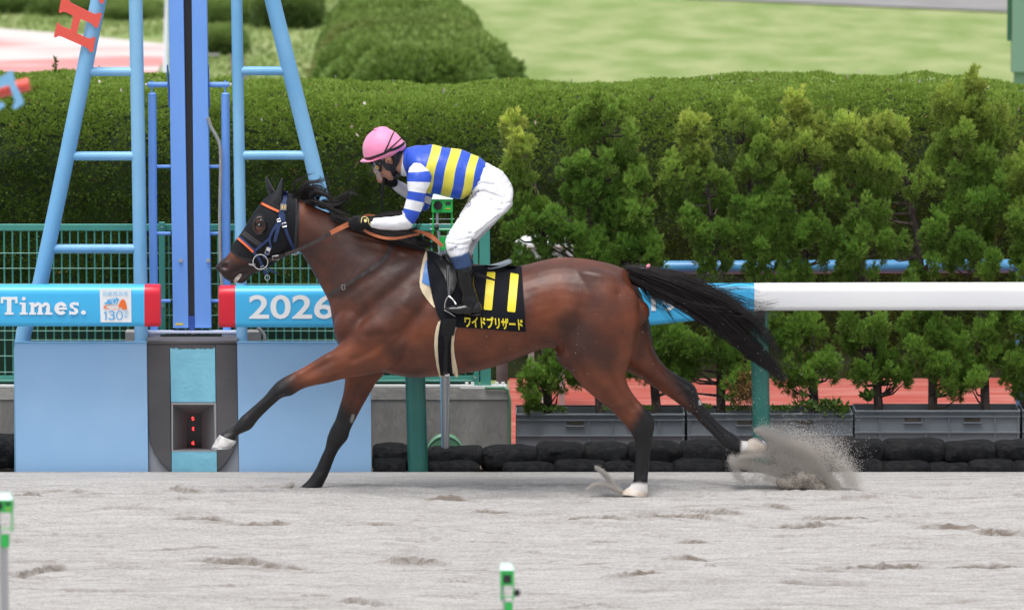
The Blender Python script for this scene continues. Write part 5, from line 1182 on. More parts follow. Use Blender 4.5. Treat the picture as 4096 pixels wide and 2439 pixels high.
pe, _ = hit(*q3(592, 700), BH); mb = MB(); mb.ell(pe+Vector((0, .004, 0)), .0165, .017, .0135, 20, 14); mb.build('eye', mat('horse_eye', (.006, .004, .004), rough=.05, spec=.9, coat=1), hroot, True)
mb = MB(); mb.tube([hit(*q3(590+42*math.cos(t), 704+34*math.sin(t)), BH)[0]+Vector((0, -.010, 0)) for t in np.linspace(.15*math.pi, .95*math.pi, 12)], .0016, 6); mb.build('eye_rim', mat('pink_eye_rim', (.35, .13, .10), rough=.35), hroot, True)
# half-cup blinker
M['cup'] = mat('black_leatherette', (.008, .008, .010), rough=.3, spec=.5, coat=.15)
V = []; F = []; na, nr = 26, 9; cc, _ = hit(*q3(600, 705), BH)
for i in range(nr+1):
    ph = (i/nr)*1.15
    for k in range(na+1):
        t = math.radians(-78+k*(176/na)); rx = (.031*math.cos(ph*.75)+.004)*1.15; rz = .043*math.cos(ph*.75)+.004
        V.append(Vector((cc.x+.004+rx*math.cos(t), cc.y-.002-.030*math.sin(ph), cc.z+rz*math.sin(t))))
for i in range(nr):
    for k in range(na): F.append((i*(na+1)+k, i*(na+1)+k+1, (i+1)*(na+1)+k+1, (i+1)*(na+1)+k))
cup = mesh('blinker_cup', V, F, M['cup'], hood, True)
sl = cup.modifiers.new('s', 'SOLIDIFY'); sl.thickness = .003
mb = MB(); mb.tube([cc+Vector((.004+.040*math.cos(t), -.006+.010*max(0, -math.cos(t)), .047*math.sin(t))) for t in np.linspace(0, 2*math.pi, 37)], .0045, 8, cap=False); mb.build('blinker_rim', M['cup'], hood, True)
def ear(st, nm='ear'):
    o = loft_obj(nm, [(*s, yc) for s, yc in st], M['cup'], hroot, n=20, k=4); return o
ear([((1127, 712, 1130, 712, .003), C(-.055)), ((1118, 730, 1133, 732, .012), C(-.055)), ((1108, 752, 1134, 756, .020), C(-.055)), ((1100, 780, 1133, 785, .024), C(-.058)), ((1094, 806, 1131, 812, .024), C(-.06)), ((1096, 826, 1124, 832, .018), C(-.06)), ((1104, 838, 1116, 840, .008), C(-.06))])
ear([((1065, 703, 1068, 704, .003), C(.05)), ((1062, 720, 1074, 718, .012), C(.05)), ((1064, 742, 1085, 740, .020), C(.05)), ((1071, 768, 1100, 765, .022), C(.05)), ((1078, 790, 1104, 786, .020), C(.05))])
# nostril, lips
drape('nostril', [q3(*p) for p in [(122, 1212), (135, 1192), (165, 1180), (200, 1180), (228, 1194), (240, 1222), (230, 1250), (200, 1266), (160, 1262), (130, 1242)]], BH, mat('nostril_red', (.055, .012, .013), rough=.45, var=(.008, .004, .005), vscale=24), hroot, .0015, .001, 4)
mouth = mat('mouth_foam', (.42, .34, .30), rough=.4, var=(.62, .56, .50), vscale=60)
drape('mouth_foam', [q3(x, y) for x, y in [(345, 1310), (372, 1318), (350, 1360), (300, 1420), (275, 1425), (262, 1400), (300, 1345)]], BH, mouth, hroot, .003, .003, 4)
strap('lip_line', [q3(x, y) for x, y in [(500, 1190), (440, 1225), (395, 1270), (370, 1315)]], 5, BH, mat('lip_dark', (.012, .010, .011), rough=.4), hroot, .0015, .001)

# bridle
M['navy'] = mat('navy_webbing', (.016, .040, .135), rough=.55, bump=.4, bscale=200); M['oranget'] = mat('orange_trim', (.85, .15, .04), rough=.55); M['leather'] = mat('dark_brown_leather', (.035, .024, .024), rough=.5, var=(.055, .04, .038), vscale=40)
M['buckle'] = mat('polished_steel', (.72, .72, .70), rough=.22, metal=1.0)
br = mesh('bridle', [], [], None, hroot); bpy.data.objects.remove(br)
def bs(name, pts, wd, m, off=.006, th=.003): return strap(name, [q3(*p) for p in pts], (np.array(wd)/3.157).tolist(), BH, m, hroot, off, th)
bs('headpiece', [(925, 268), (905, 380), (885, 480), (872, 555)], 62, M['navy'], .006)
bs('browband', [(612, 416), (720, 470), (838, 524)], 28, M['oranget'], .008)
nb = bs('noseband', [(330, 850), (430, 935), (530, 1032)], 48, M['navy'], .006)
bs('noseband_trim', [(322, 862), (420, 945), (518, 1036)], 26, M['oranget'], .009)
bs('cheek_strap', [(852, 555), (838, 640), (775, 740), (722, 860), (742, 985)], [34, 34, 30, 30, 24], M['navy'], .010)
bs('cheek_strap', [(875, 560), (852, 640), (820, 760), (785, 905)], [50, 52, 48, 38], M['navy'], .012)
bs('throat_lash', [(900, 555), (905, 680), (960, 850), (1030, 1000)], [34, 38, 38, 38], M['navy'], .009)
bs('noseband_strap', [(735, 850), (640, 930), (535, 1018)], 32, M['navy'], .007)
bs('bit_strap', [(738, 965), (690, 1040), (645, 1110)], 44, M['navy'], .011)
bs('chin_strap', [(525, 1040), (590, 1120), (632, 1220), (690, 1330)], [42, 36, 42, 50], M['navy'], .007)
bs('strap_end', [(690, 1245), (750, 1275), (826, 1306)], [34, 28, 18], M['navy'], .007)
rl_ = bs('number_plate', [(898, 430), (893, 508)], 76, mat('plate_grey', (.22, .20, .19), rough=.4, metal=.3), .014, .002)
V2, F2 = text_mesh2d('11', .03); drape('plate_number', None, BH, mat('gold_number', (.80, .50, .06), rough=.4), rl_, .0155, .001, 6, mesh2d=([q3(875+44*v[0]-6*v[1]*0, 490-44*v[1]) for v in V2], F2))
for (x, y, w_, h_, rot) in ((700, 1018, 50, 80, .35), (800, 1105, 76, 54, -.2), (838, 632, 44, 30, -.3), (908, 690, 52, 46, -.25), (634, 1225, 46, 26, -.5), (672, 1240, 40, 26, -.5)):
    pts = [(-w_/2, -h_/2), (w_/2, -h_/2), (w_/2, h_/2), (-w_/2, h_/2), (-w_/2, -h_/2)]
    mb = MB(); mb.tube([hit(*q3(x+a*math.cos(rot)-b_*math.sin(rot), y+a*math.sin(rot)+b_*math.cos(rot)), BH, HC-.06)[0]+Vector((0, -.015, 0)) for a, b_ in pts], .0022, 6)
    o = mb.build('buckle', M['buckle'], hroot, True)
    if w_*h_ > 3500:
        mb = MB(); hh = [hit(*q3(x+a*math.cos(rot)-b_*math.sin(rot), y+a*math.sin(rot)+b_*math.cos(rot)), BH, HC-.06)[0]+Vector((0, -.014, 0)) for a, b_ in ((-w_*.4, -h_*.42), (w_*.4, -h_*.42), (w_*.4, 0), (-w_*.4, 0))] if h_ > w_ else [hit(*q3(x+a*math.cos(rot)-b_*math.sin(rot), y+a*math.sin(rot)+b_*math.cos(rot)), BH, HC-.06)[0]+Vector((0, -.014, 0)) for a, b_ in ((0, -h_*.42), (w_*.45, -h_*.42), (w_*.45, h_*.42), (0, h_*.42))]
        mb.prism(hh, (0, -.002, 0)); mb.build('buckle_keeper', mat('white_keeper', (.8, .82, .84), rough=.3), o)
def ring3(name, c, rx, rz, r, Y, m, parent):
    mb = MB(); C0 = W(*q3(*c), Y); g = (W(*q3(c[0]+1, c[1]), Y)-C0).x
    mb.tube([C0+Vector((rx*g*math.cos(t), -.004*math.sin(t*2), rz*g*math.sin(t))) for t in np.linspace(0, 2*math.pi, 41)], r, 8, cap=False); return mb.build(name, m, parent, True)
yb = hit(*q3(605, 1120), BH)[0].y-.018
ring3('bit_ring', (605, 1160), 93, 94, .0032, yb, M['buckle'], hroot)
mb = MB(); mb.tube([W(*q3(470, 1190), yb+.03), W(*q3(530, 1198), yb)], [.009, .0085], 10); mb.build('bit_mouthpiece', M['buckle'], hroot, True)
ring3('strap_ring', (1040, 1042), 42, 28, .0026, yb-.005, M['buckle'], hroot); ring3('strap_ring', (692, 1358), 30, 32, .002, yb+.02, M['buckle'], hroot)
bs('rein_strap', [(680, 1145), (770, 1115), (860, 1085), (930, 1060)], 50, M['leather'], .012)
# reins run free from the bit to the hands
def ribbon(name, pts, wd, m, parent, th=.0035):
    """free strap: pts (x,y,Y) px+depth, flat side to the side, wd px tall"""
    P_ = catmull(pts, 6); n = len(P_); A_ = []; wd = wd if isinstance(wd, (list, tuple)) else [wd, wd]
    mb = MB(); V = []; F = []
    for i in range(n):
        t = P_[min(i+1, n-1)][:2]-P_[max(i-1, 0)][:2]; t = t/max(np.linalg.norm(t), 1e-6); nn = np.array([-t[1], t[0]]); h = np.interp(i/(n-1), np.linspace(0, 1, len(wd)), wd)/2
        a = P_[i][:2]+nn*h; b_ = P_[i][:2]-nn*h; Y = P_[i][2]
        V += [W(a[0], a[1], Y), W(b_[0], b_[1], Y), W(b_[0], b_[1], Y)+Vector((0, th, 0)), W(a[0], a[1], Y)+Vector((0, th, 0))]
    for i in range(n-1):
        for j in range(4): F.append((4*i+j, 4*i+(j+1) % 4, 4*i+4+(j+1) % 4, 4*i+4+j))
    F += [(0, 1, 2, 3), (4*n-4, 4*n-3, 4*n-2, 4*n-1)]; mb.add(V, F); return mb.build(name, m, parent, True)
M['rein'] = mat('orange_rubber_rein', (.48, .135, .050), rough=.55, var=(.55, .17, .07), vscale=20, bump=.5, bscale=120)
q4 = crop(1350, 780, 4.946)
YG = HC-.20
ribbon('rein', [(1140, 1018, yb-.01), (1190, 1000, yb-.03), (1260, 968, YG+.03), (1326, 930, YG+.02)], [12, 14, 17], M['leather'], hroot)
ribbon('rein_grip', [(1322, 932, YG+.018), (1370, 908, YG+.01), (1420, 885, YG)], [18, 19, 20], M['rein'], hroot, .005)
ribbon('rein_grip', [(*q4(x, y), Y) for x, y, Y in [(520, 690, YG+.02), (600, 740, YG+.01), (740, 800, YG-.02), (900, 845, YG-.03), (1080, 862, YG-.03), (1250, 845, YG-.01), (1450, 805, YG+.02), (1620, 765, YG+.05)]], [9, 11, 11, 11, 9, 7], M['rein'], hroot, .012)
ribbon('rein_grip', [(*q4(x, y), Y) for x, y, Y in [(1480, 710, HC-.05), (1620, 725, HC-.10), (1780, 790, HC-.14), (1900, 860, HC-.17), (2010, 950, HC-.18), (2080, 1015, HC-.18)]], [8, 12, 15, 15, 13], M['rein'], hroot, .006)
ribbon('rein_grip', [(*q4(x, y), Y) for x, y, Y in [(1680, 740, HC-.06), (1780, 745, HC-.06), (1880, 790, HC-.07), (1960, 860, HC-.08)]], [4, 6, 5], M['rein'], hroot, .006)
ribbon('rein_grip', [(*q4(x, y), Y) for x, y, Y in [(470, 440, HC+.02), (560, 405, HC+.03), (660, 400, HC+.03), (780, 415, HC+.02)]], [4, 7, 7, 5], M['rein'], hroot, .006)
# breast strap
q1 = crop(840, 650, 2.699)
strap('breast_strap', [q1(x, y) for x, y in [(1962, 868), (1935, 950), (1870, 1050), (1740, 1150), (1600, 1235), (1440, 1335), (1340, 1395), (1290, 1440)]], [20, 20, 18, 16, 16, 17, 18, 18], BV, M['leather'], hroot, .005, .004)
mb = MB(); mb.tube([hit(*q1(1440+a, 1342+b_), BV)[0]+Vector((0, -.012, 0)) for a, b_ in ((-16, -22), (14, -28), (20, 26), (-10, 30), (-16, -22))], .0018, 6); mb.build('buckle', M['buckle'], hroot, True)

# ------------------------------------------------------------------ hair
M['hair'] = mat('black_hair', (.007, .006, .007), rough=.45, spec=.35, var=(.018, .013, .013), vscale=30)
def tubes3(paths, name, m, parent, n=3):
    V = []; F = []
    for pts, r0, r1 in paths:
        k = len(pts); pts = np.asarray(pts); T = np.gradient(pts, axis=0); T /= np.linalg.norm(T, axis=1)[:, None]+1e-9
        u = np.cross(T, [.13, 1, .2]); u /= np.linalg.norm(u, axis=1)[:, None]+1e-9; v = np.cross(T, u); b0 = len(V)
        rr = np.interp(np.linspace(0, 1, k), [0, .08, .35, 1], [r0*.25, r0*.8, r0, r1])
        for i in range(k):
            for j in range(n):
                t = 2*math.pi*j/n; V.append(pts[i]+(u[i]*math.cos(t)+v[i]*math.sin(t))*rr[i])
        for i in range(k-1):
            for j in range(n): F.append((b0+i*n+j, b0+i*n+(j+1) % n, b0+(i+1)*n+(j+1) % n, b0+(i+1)*n+j))
    V = np.array(V); F = np.array(F); return fast_mesh(name, V, F, m, parent, True)
def lock(guide, count, s0, s1, Y0, dy0, dy1, r0, r1, r, seg=12, curl=0, lenj=.2, clump=None):
    """hairs following a guide (picture px); spread s0→s1 px, depth spread dy0→dy1 m"""
    G = catmull(guide, 5); L = np.linspace(0, 1, len(G)); out = []
    cl = clump or max(1, count//14); offs = r.normal(size=(cl, 2)); phs = r.uniform(0, 6.28, cl); frq = r.uniform(4, 9, cl)
    for q in range(count):
        ci = r.integers(cl); c_ = offs[ci]*.8+r.normal(size=2)*.42; e = 1-abs(r.normal())*lenj; e = max(.35, e); t = np.linspace(r.uniform(0, .07), e, seg)
        gx = np.interp(t, L, G[:, 0]); gy = np.interp(t, L, G[:, 1]); dx = np.gradient(gx); dy = np.gradient(gy); nl = np.hypot(dx, dy)+1e-6; nx, ny = -dy/nl, dx/nl
        sp = np.interp(t, np.linspace(0, 1, len(s0)), s0) if isinstance(s0, (list, tuple)) else s0+(s1-s0)*t**.9; wv = curl*(1.1*np.sin(t*frq[ci]+phs[ci])+.35*np.sin(t*r.uniform(6, 12)+r.uniform(0, 6)))*t
        X = gx+nx*(c_[0]*sp+wv); Yp = gy+ny*(c_[0]*sp+wv); D = Y0+(dy0+(dy1-dy0)*t)*c_[1]
        out.append(([tuple(W(X[i], Yp[i], D[i])) for i in range(seg)], r0*r.uniform(.7, 1.2), r1))
    return out
S_ = 1.6437
def D2(L): return [(x*S_, y*S_) for x, y in L]
rh = np.random.default_rng(12); T = []
T += lock(D2([(1516, 652), (1570, 676), (1640, 705), (1710, 745), (1780, 800), (1850, 862), (1915, 925)]), 740, [10, 22, 34, 38, 30, 18, 7], 0, HC, .025, .07, .0014, .0004, rh, 18, 10, .14, 34)
T += lock(D2([(1520, 650), (1580, 664), (1650, 682), (1720, 708), (1790, 745), (1850, 800), (1900, 870)]), 430, [9, 18, 26, 28, 24, 18, 9], 0, HC, .025, .07, .0014, .0004, rh, 18, 9, .2, 26)
T += lock(D2([(1530, 655), (1600, 670), (1680, 690), (1750, 700), (1810, 699), (1850, 716)]), 80, [8, 13, 16, 16, 13, 10], 0, HC, .02, .07, .0011, .0003, rh, 14, 12, .25, 12)
T += lock(D2([(1530, 660), (1610, 685), (1700, 712), (1790, 728), (1850, 742), (1900, 732)]), 90, [10, 18, 22, 22, 20, 16], 0, HC, .02, .07, .0011, .0003, rh, 14, 13, .28, 14)
T += lock(D2([(1540, 665), (1620, 700), (1720, 745), (1800, 765), (1860, 762), (1895, 770)]), 90, [12, 24, 28, 26, 22, 14], 0, HC, .02, .08, .0011, .0003, rh, 14, 12, .28, 14)
T += lock(D2([(1548, 672), (1568, 705), (1592, 735), (1622, 755), (1650, 792)]), 80, [8, 14, 14, 12, 6], 0, HC, .02, .05, .0012, .0003, rh, 12, 8, .3)
T += lock(D2([(1550, 672), (1595, 708), (1650, 735), (1705, 765), (1750, 812)]), 110, [9, 16, 18, 16, 9], 0, HC, .02, .05, .0012, .0004, rh, 12, 8, .25)
T += lock(D2([(1700, 735), (1780, 800), (1850, 850), (1890, 878), (1935, 900)]), 30, [22, 26, 22, 14, 10], 0, HC, .05, .07, .0010, .0003, rh, 12, 12, .25)
T += lock(D2([(1760, 790), (1830, 860), (1885, 900), (1912, 930)]), 60, [22, 16, 8, 3], 0, HC, .05, .05, .0011, .0003, rh, 12, 4, .15)
tubes3(T, 'tail', M['hair'], hroot)
mb = MB(); V_, F_, _ = loft([(2478, 1070, 2500, 1120, .035, HC), (2540, 1082, 2555, 1150, .040, HC), (2620, 1098, 2625, 1170, .040, HC), (2720, 1130, 2715, 1205, .038, HC), (2810, 1185, 2790, 1262, .030, HC), (2900, 1265, 2875, 1330, .020, HC), (2980, 1345, 2960, 1385, .008, HC)], n=20, k=4); mb.add(V_, F_); mb.build('tail_core', M['hair'], hroot, True)
mn = []
# forelock-side mane blown up behind the poll
for gd, cnt, sp_ in [
    ([(728, 486), (720, 458), (718, 445), (740, 434), (772, 426)], 26, [3, 6, 6, 6, 5]), ([(735, 488), (733, 464), (745, 444), (780, 440), (800, 424)], 40, [4, 8, 7, 6, 4]), ([(742, 490), (738, 468), (752, 455), (778, 452), (792, 470)], 60, [6, 9, 8, 7, 5]),
    ([(755, 496), (752, 474), (772, 462), (796, 472), (800, 492)], 90, [8, 11, 10, 8, 5]), ([(770, 502), (762, 484), (772, 470), (796, 476), (818, 498)], 90, [9, 11, 10, 8, 5]), ([(785, 510), (788, 494), (810, 494), (834, 484), (856, 454)], 90, [8, 10, 8, 5, 2]),
    ([(798, 517), (814, 506), (832, 496), (846, 474), (862, 452)], 60, [7, 7, 5, 4, 2]), ([(815, 524), (826, 512), (842, 496), (858, 468), (874, 458)], 14, [4, 4, 4, 3, 2]), ([(768, 500), (758, 472), (768, 446), (782, 434), (778, 422)], 16, [4, 6, 6, 4, 3]), ([(776, 505), (775, 478), (795, 455), (802, 442), (796, 432)], 14, [4, 6, 5, 4, 3]),
    ([(738, 494), (760, 494), (790, 505), (820, 518), (856, 530)], 110, [3, 7, 9, 9, 6]), ([(720, 480), (712, 470), (704, 462)], 14, [3, 4, 3]), ([(790, 500), (815, 486), (842, 470), (868, 470), (880, 484)], 10, [5, 6, 6, 5, 4])]:
    mn += lock(D2(gd), cnt, [q_*1.15 for q_ in sp_], 0, HC-.01, .02, .05, .0013, .0003, rh, 13, 6, .18)
for gd, cnt, sp_ in [
    ([(800, 524), (830, 536), (870, 554), (930, 574), (985, 594), (1035, 606)], 240, [4, 7, 10, 11, 9, 4]), ([(850, 540), (880, 555), (930, 565), (985, 570), (1030, 566)], 220, [8, 12, 13, 12, 6]), ([(880, 545), (930, 528), (980, 520), (1008, 528), (1022, 546)], 90, [5, 8, 8, 6, 3]),
    ([(900, 560), (950, 572), (1000, 562), (1026, 540)], 70, [9, 10, 6, 3]), ([(940, 575), (985, 588), (1030, 592), (1065, 602)], 120, [7, 8, 7, 3]), ([(960, 570), (1010, 572), (1050, 574), (1080, 590)], 20, [6, 7, 6, 4])]:
    mn += lock(D2(gd), cnt, [q_*1.1 for q_ in sp_], 0, HC-.03, .05, .07, .0014, .0004, rh, 12, 5, .14)
tubes3(mn, 'mane', M['hair'], hroot)
V_, F_, _ = loft([(1330, 862, 1336, 876, .008, HC-.01), (1370, 866, 1376, 892, .02, HC-.01), (1410, 874, 1416, 912, .04, HC-.02), (1480, 900, 1480, 942, .06, HC-.03), (1560, 920, 1555, 966, .075, HC-.04), (1640, 945, 1635, 990, .085, HC-.03), (1700, 975, 1700, 1006, .06, HC)], n=18, k=3)
mb = MB(); mb.add(V_, F_); mb.build('mane_core', M['hair'], hroot, True)
# ribbon tied at the tail root
tb = WD(1566, 655, HC-.02); mb = MB(); mb.ell(WD(1577, 649, HC-.03), .012, .006, .018, 12, 8, Matrix.Rotation(.5, 3, 'Y')); mb.build('tail_ribbon', mat('pink_ribbon', (.75, .28, .36), rough=.6), hroot, True)
mb = MB(); mb.tube([WD(1558, 655, HC-.035), WD(1564, 652, HC-.04), WD(1572, 656, HC-.035)], .004, 6); mb.build('ribbon_knot', M['buckle'], hroot, True)

# ------------------------------------------------------------------ saddle pad, number cloth, girth, saddle
q6 = crop(1640, 950, 2.4733)
M['cream'] = mat('cream_felt', (.66, .54, .36), rough=.8, bump=.3, bscale=80, var=(.72, .61, .43), vscale=8); M['padblue'] = mat('blue_gel_pad', (.06, .20, .52), rough=.4)
M['cloth'] = mat('black_cloth', (.007, .008, .012), rough=.8, spec=.18, bump=.35, bscale=26, bdist=.008); M['yellow'] = mat('yellow_vinyl', (.83, .68, .03), rough=.5)
M['blackleather'] = mat('black_leather', (.006, .006, .007), rough=.38, spec=.32)
pad = thing('saddle_pad', 'cream felt pad edged in front of the black number cloth', 'pad', W(1720, 1200, HC-.2))
drape('pad_felt', [q6(x, y) for x, y in [(172, 112), (150, 150), (128, 215), (105, 330), (94, 440), (100, 490), (122, 545), (170, 615), (236, 690), (260, 690), (240, 400), (230, 160)]], BV, M['cream'], pad, .006, .006)
drape('blue_insert', [q6(x, y) for x, y in [(156, 225), (135, 320), (118, 440), (150, 460), (200, 482), (215, 440), (200, 240)]], BV, M['padblue'], pad, .011, .004)
nc = thing('number_cloth', 'black saddle cloth with yellow number 11 and yellow katakana', 'cloth', W(2000, 1300, HC-.3))
drape('cloth', [q6(x, y) for x, y in [(168, 128), (240, 150), (310, 195), (420, 290), (600, 285), (800, 272), (960, 276), (1104, 286), (1110, 370), (1122, 560), (1134, 740), (1144, 928), (1000, 922), (700, 900), (462, 884), (380, 850), (300, 806), (280, 780), (255, 700), (222, 590), (196, 470), (170, 300)]], BV, M['cloth'], nc, .013, .004, 10, wr=.002)
for pl_ in ([(768, 344), (838, 345), (845, 352), (812, 708), (804, 718), (738, 712), (730, 702), (762, 352)], [(1000, 353), (1068, 366), (1076, 376), (1042, 728), (1034, 737), (968, 730), (961, 720), (994, 360)]):
    drape('number', [q6(x, y) for x, y in pl_], BV, M['yellow'], nc, .0165, .001, 10)
V2, F2 = text_mesh2d('ワイドブリザード', .035)
drape('katakana_lettering', None, BV, M['yellow'], nc, .0165, .001, 12, mesh2d=([q6(545+575*v[0]-8*v[1], 768+118*(1-v[1])+28*v[0]) for v in V2], F2))
gt = thing('girth', 'black and cream girth strap under the horse chest', 'girth', W(1790, 1500, HC-.1))
drape('girth_lining', [q6(x, y) for x, y in [(282, 828), (262, 880), (246, 960), (240, 1060), (248, 1170), (268, 1290), (292, 1374), (300, 1374), (440, 1366), (466, 1380), (478, 1368), (468, 1290), (440, 1150), (434, 1050), (446, 940), (466, 880), (400, 800)]], BV, M['cream'], gt, .008, .006, 8)
drape('girth_webbing', [q6(x, y) for x, y in [(304, 820), (290, 900), (278, 990), (276, 1090), (284, 1230), (304, 1368), (426, 1366), (412, 1240), (405, 1100), (412, 980), (450, 860), (440, 800)]], BV, M['cloth'], gt, .013, .004, 8)
drape('girth_strap', [q6(x, y) for x, y in [(328, 800), (322, 870), (314, 945), (335, 985), (344, 1060), (330, 1200), (326, 1362), (370, 1362), (372, 1200), (378, 1040), (400, 985), (438, 955), (452, 880), (462, 800)]], BV, M['blackleather'], gt, .018, .004, 8)
mb = MB(); mb.dbox(1082, 909, 1094, 915, HC-.12, .02); mb.build('girth_buckle', M['buckle'], gt)
YS = HC-.30
sd_ = thing('saddle', 'small glossy black racing saddle with a grey seat rim under the rider', 'saddle', W(1900, 1080, HC))
def yl(px): return [(*q6(a, b), *q6(c, d), w_, HC+o) for a, b, c, d, w_, o in px]
loft_obj('seat', yl([(600, 288, 602, 318, .06, 0), (680, 282, 680, 318, .08, 0), (780, 274, 780, 316, .10, 0), (880, 250, 885, 300, .12, 0), (950, 225, 955, 275, .12, 0), (985, 216, 990, 258, .11, 0), (1008, 226, 1012, 246, .06, 0)]), mat('silver_grey_leather', (.26, .31, .36), rough=.25, coat=.4), sd_, n=24, k=4)
loft_obj('seat_underside', yl([(610, 315, 612, 330, .10, 0), (780, 312, 780, 326, .13, 0), (900, 292, 905, 312, .13, 0), (985, 262, 985, 280, .10, 0)]), M['blackleather'], sd_, n=20, k=3)
loft_obj('pommel', yl([(318, 160, 322, 200, .04, -.02), (350, 150, 345, 235, .07, -.02), (385, 180, 380, 268, .09, -.02), (425, 225, 430, 290, .10, -.02), (470, 262, 480, 300, .11, -.02)]), M['blackleather'], sd_, n=20, k=4)
drape('flap', [q6(x, y) for x, y in [(232, 225), (300, 205), (340, 215), (420, 288), (470, 300), (470, 420), (440, 520), (395, 590), (380, 560), (372, 470), (340, 380), (300, 320), (262, 270)]], BV, M['blackleather'], sd_, .022, .004, 9)
# stirrup leather, iron
ribbon('stirrup_leather', [(*q6(x, y), YS-.03) for x, y in [(372, 270), (376, 400), (380, 500), (382, 580)]], [13, 13, 13], M['blackleather'], sd_, .004)
for dx in (-9, 8):
    mb = MB(); mb.tube([W(*q6(376+dx, 275), YS-.032), W(*q6(386+dx*.7, 575), YS-.032)], .0012, 6); mb.build('leather_piping', mat('grey_piping', (.45, .46, .48), rough=.4), sd_, True)
mb = MB(); cp = catmull([[x, y, 0] for x, y in ((344, 706), (350, 640), (378, 585), (410, 600), (440, 635), (455, 662))], 5); mb.tube([W(*q6(p[0], p[1]), YS-.03-.05*i/len(cp)) for i, p in enumerate(cp)], .0045, 8); mb.build('stirrup_iron', M['buckle'], sd_, True)
loft_obj('stirrup_tread', [(*q6(332, 700), *q6(346, 718), .05, YS-.02), (*q6(390, 722), *q6(386, 745), .052, YS-.02), (*q6(452, 766), *q6(446, 780), .045, YS-.02)], M['buckle'], sd_, n=16, k=3)
ribbon('surcingle_tail', [(*q6(x, y), YS-.012+o) for x, y, o in [(632, 360, .0), (700, 378, -.01), (770, 398, -.02), (842, 422, -.02)]], [11, 12, 11, 6], M['blackleather'], sd_, .004)
# ================================================================== THE RIDER
q5 = crop(1340, 480, 2.394); qa = crop(1400, 500, 6.18)
def s5(L): return [(*q5(a, b), *q5(c, d), w_, HC+o) for a, b, c, d, w_, o in L]
def sa(L): return [(*qa(a, b), *qa(c, d), w_, HC+o) for a, b, c, d, w_, o in L]
def s6(L): return [(*q6(a, b), *q6(c, d), w_, HC+o) for a, b, c, d, w_, o in L]
def limb(pts, n=12):
    """rounded chain: (x,y,Y,radius) with px coordinates"""
    mb = MB(); P_ = [W(x, y, Y) for x, y, Y, r in pts]; mb.tube(P_, [p[3] for p in pts], n)
    out = [(mb.V, mb.F)]
    for p, q_ in zip(P_, pts): m2 = MB(); m2.ell(p, q_[3], q_[3], q_[3], n, 8); out.append((m2.V, m2.F))
    return out
rd = thing('person', 'rider in pink cap and blue and yellow striped silks crouching over the horse', 'person', W(1900, 1200, HC))
HY = -.01
headst = sa([(430, 560, 1290, 480, .070, HY), (440, 720, 1290, 600, .078, HY), (500, 880, 1240, 720, .078, HY), (545, 980, 1215, 830, .074, HY), (590, 1070, 1190, 950, .070, HY), (665, 1160, 1150, 1060, .062, HY), (770, 1245, 1120, 1150, .054, HY), (880, 1310, 1110, 1225, .044, HY), (970, 1345, 1085, 1275, .032, HY)])
neck = sa([(1080, 600, 1020, 1120, .056, HY), (1240, 620, 1150, 1190, .060, HY), (1420, 640, 1330, 1220, .070, HY), (1600, 680, 1500, 1250, .09, HY)])
shells = [loft(headst, n=28, k=3, dome=.6)[:2], loft(neck, n=24, k=3)[:2]]
def ellp(f, x, y, o, rx, ry, rz, rot=0):
    mb = MB(); mb.ell(W(*f(x, y), HC+o), rx, ry, rz, 14, 10, Matrix.Rotation(math.radians(rot), 3, 'Y')); return mb.V, mb.F
shells += [ellp(qa, 640, 1135, HY, .014, .014, .020, 25), ellp(qa, 612, 1100, HY, .010, .010, .022, 20), ellp(qa, 815, 1240, HY, .012, .022, .007, -30), ellp(qa, 850, 1268, HY, .011, .020, .007, -30), ellp(qa, 990, 1320, HY, .018, .022, .014, 0), ellp(qa, 860, 1120, HY-.035, .03, .025, .03, 0), ellp(qa, 940, 860, HY-.076, .015, .009, .022, 18)]
# trunk, arms, legs under the clothes
shells += [loft(s5([(660, 320, 690, 520, .07, 0), (780, 275, 820, 620, .15, 0), (940, 265, 915, 670, .165, 0), (1130, 300, 1085, 710, .155, 0), (1310, 350, 1240, 720, .145, 0), (1450, 440, 1320, 700, .145, 0), (1600, 540, 1300, 760, .15, 0), (1660, 640, 1350, 850, .12, 0)]), n=24, k=3, dome=.5)[:2]]
Na, Fa = -.215, .20
shells += limb([(*q5(810, 520), HC-.15, .045), (*q5(795, 640), HC+Na+.01, .038), (*q5(765, 800), HC+Na, .032), (*q5(710, 945), HC+Na, .027), (*q5(600, 980), HC+Na, .027), (*q5(480, 990), HC+Na+.01, .024), (*q5(350, 985), HC-.20, .020)])
shells += limb([(*q5(830, 520), HC+.15, .045), (*q5(885, 700), HC+.215, .032), (*q5(862, 810), HC+.22, .026), (*q5(730, 735), HC+.17, .025), (*q5(600, 640), HC+.11, .022), (*q5(545, 600), HC+.08, .024)])
shells += limb([(*q5(1540, 700), HC-.06, .05), (*q5(1420, 880), HC-.14, .036), (*q5(1290, 1010), HC-.20, .030), (*q5(1185, 1110), HC-.28, .030), (*q5(1175, 1190), HC-.315, .034), (*q6(510, 230), HC-.33, .032), (*q6(535, 420), HC-.34, .022), (*q6(575, 600), HC-.34, .018), (*q6(560, 700), HC-.34, .015), (*q6(480, 712), HC-.34, .013)])
shells += limb([(*q5(1540, 700), HC+.08, .06), (*q5(1440, 900), HC+.17, .050), (*q5(1280, 1120), HC+.27, .036), (*q5(1275, 1250), HC+.31, .020), (*q6(600, 420), HC+.33, .026), (*q6(620, 640), HC+.33, .022), (*q6(520, 705), HC+.33, .016)])
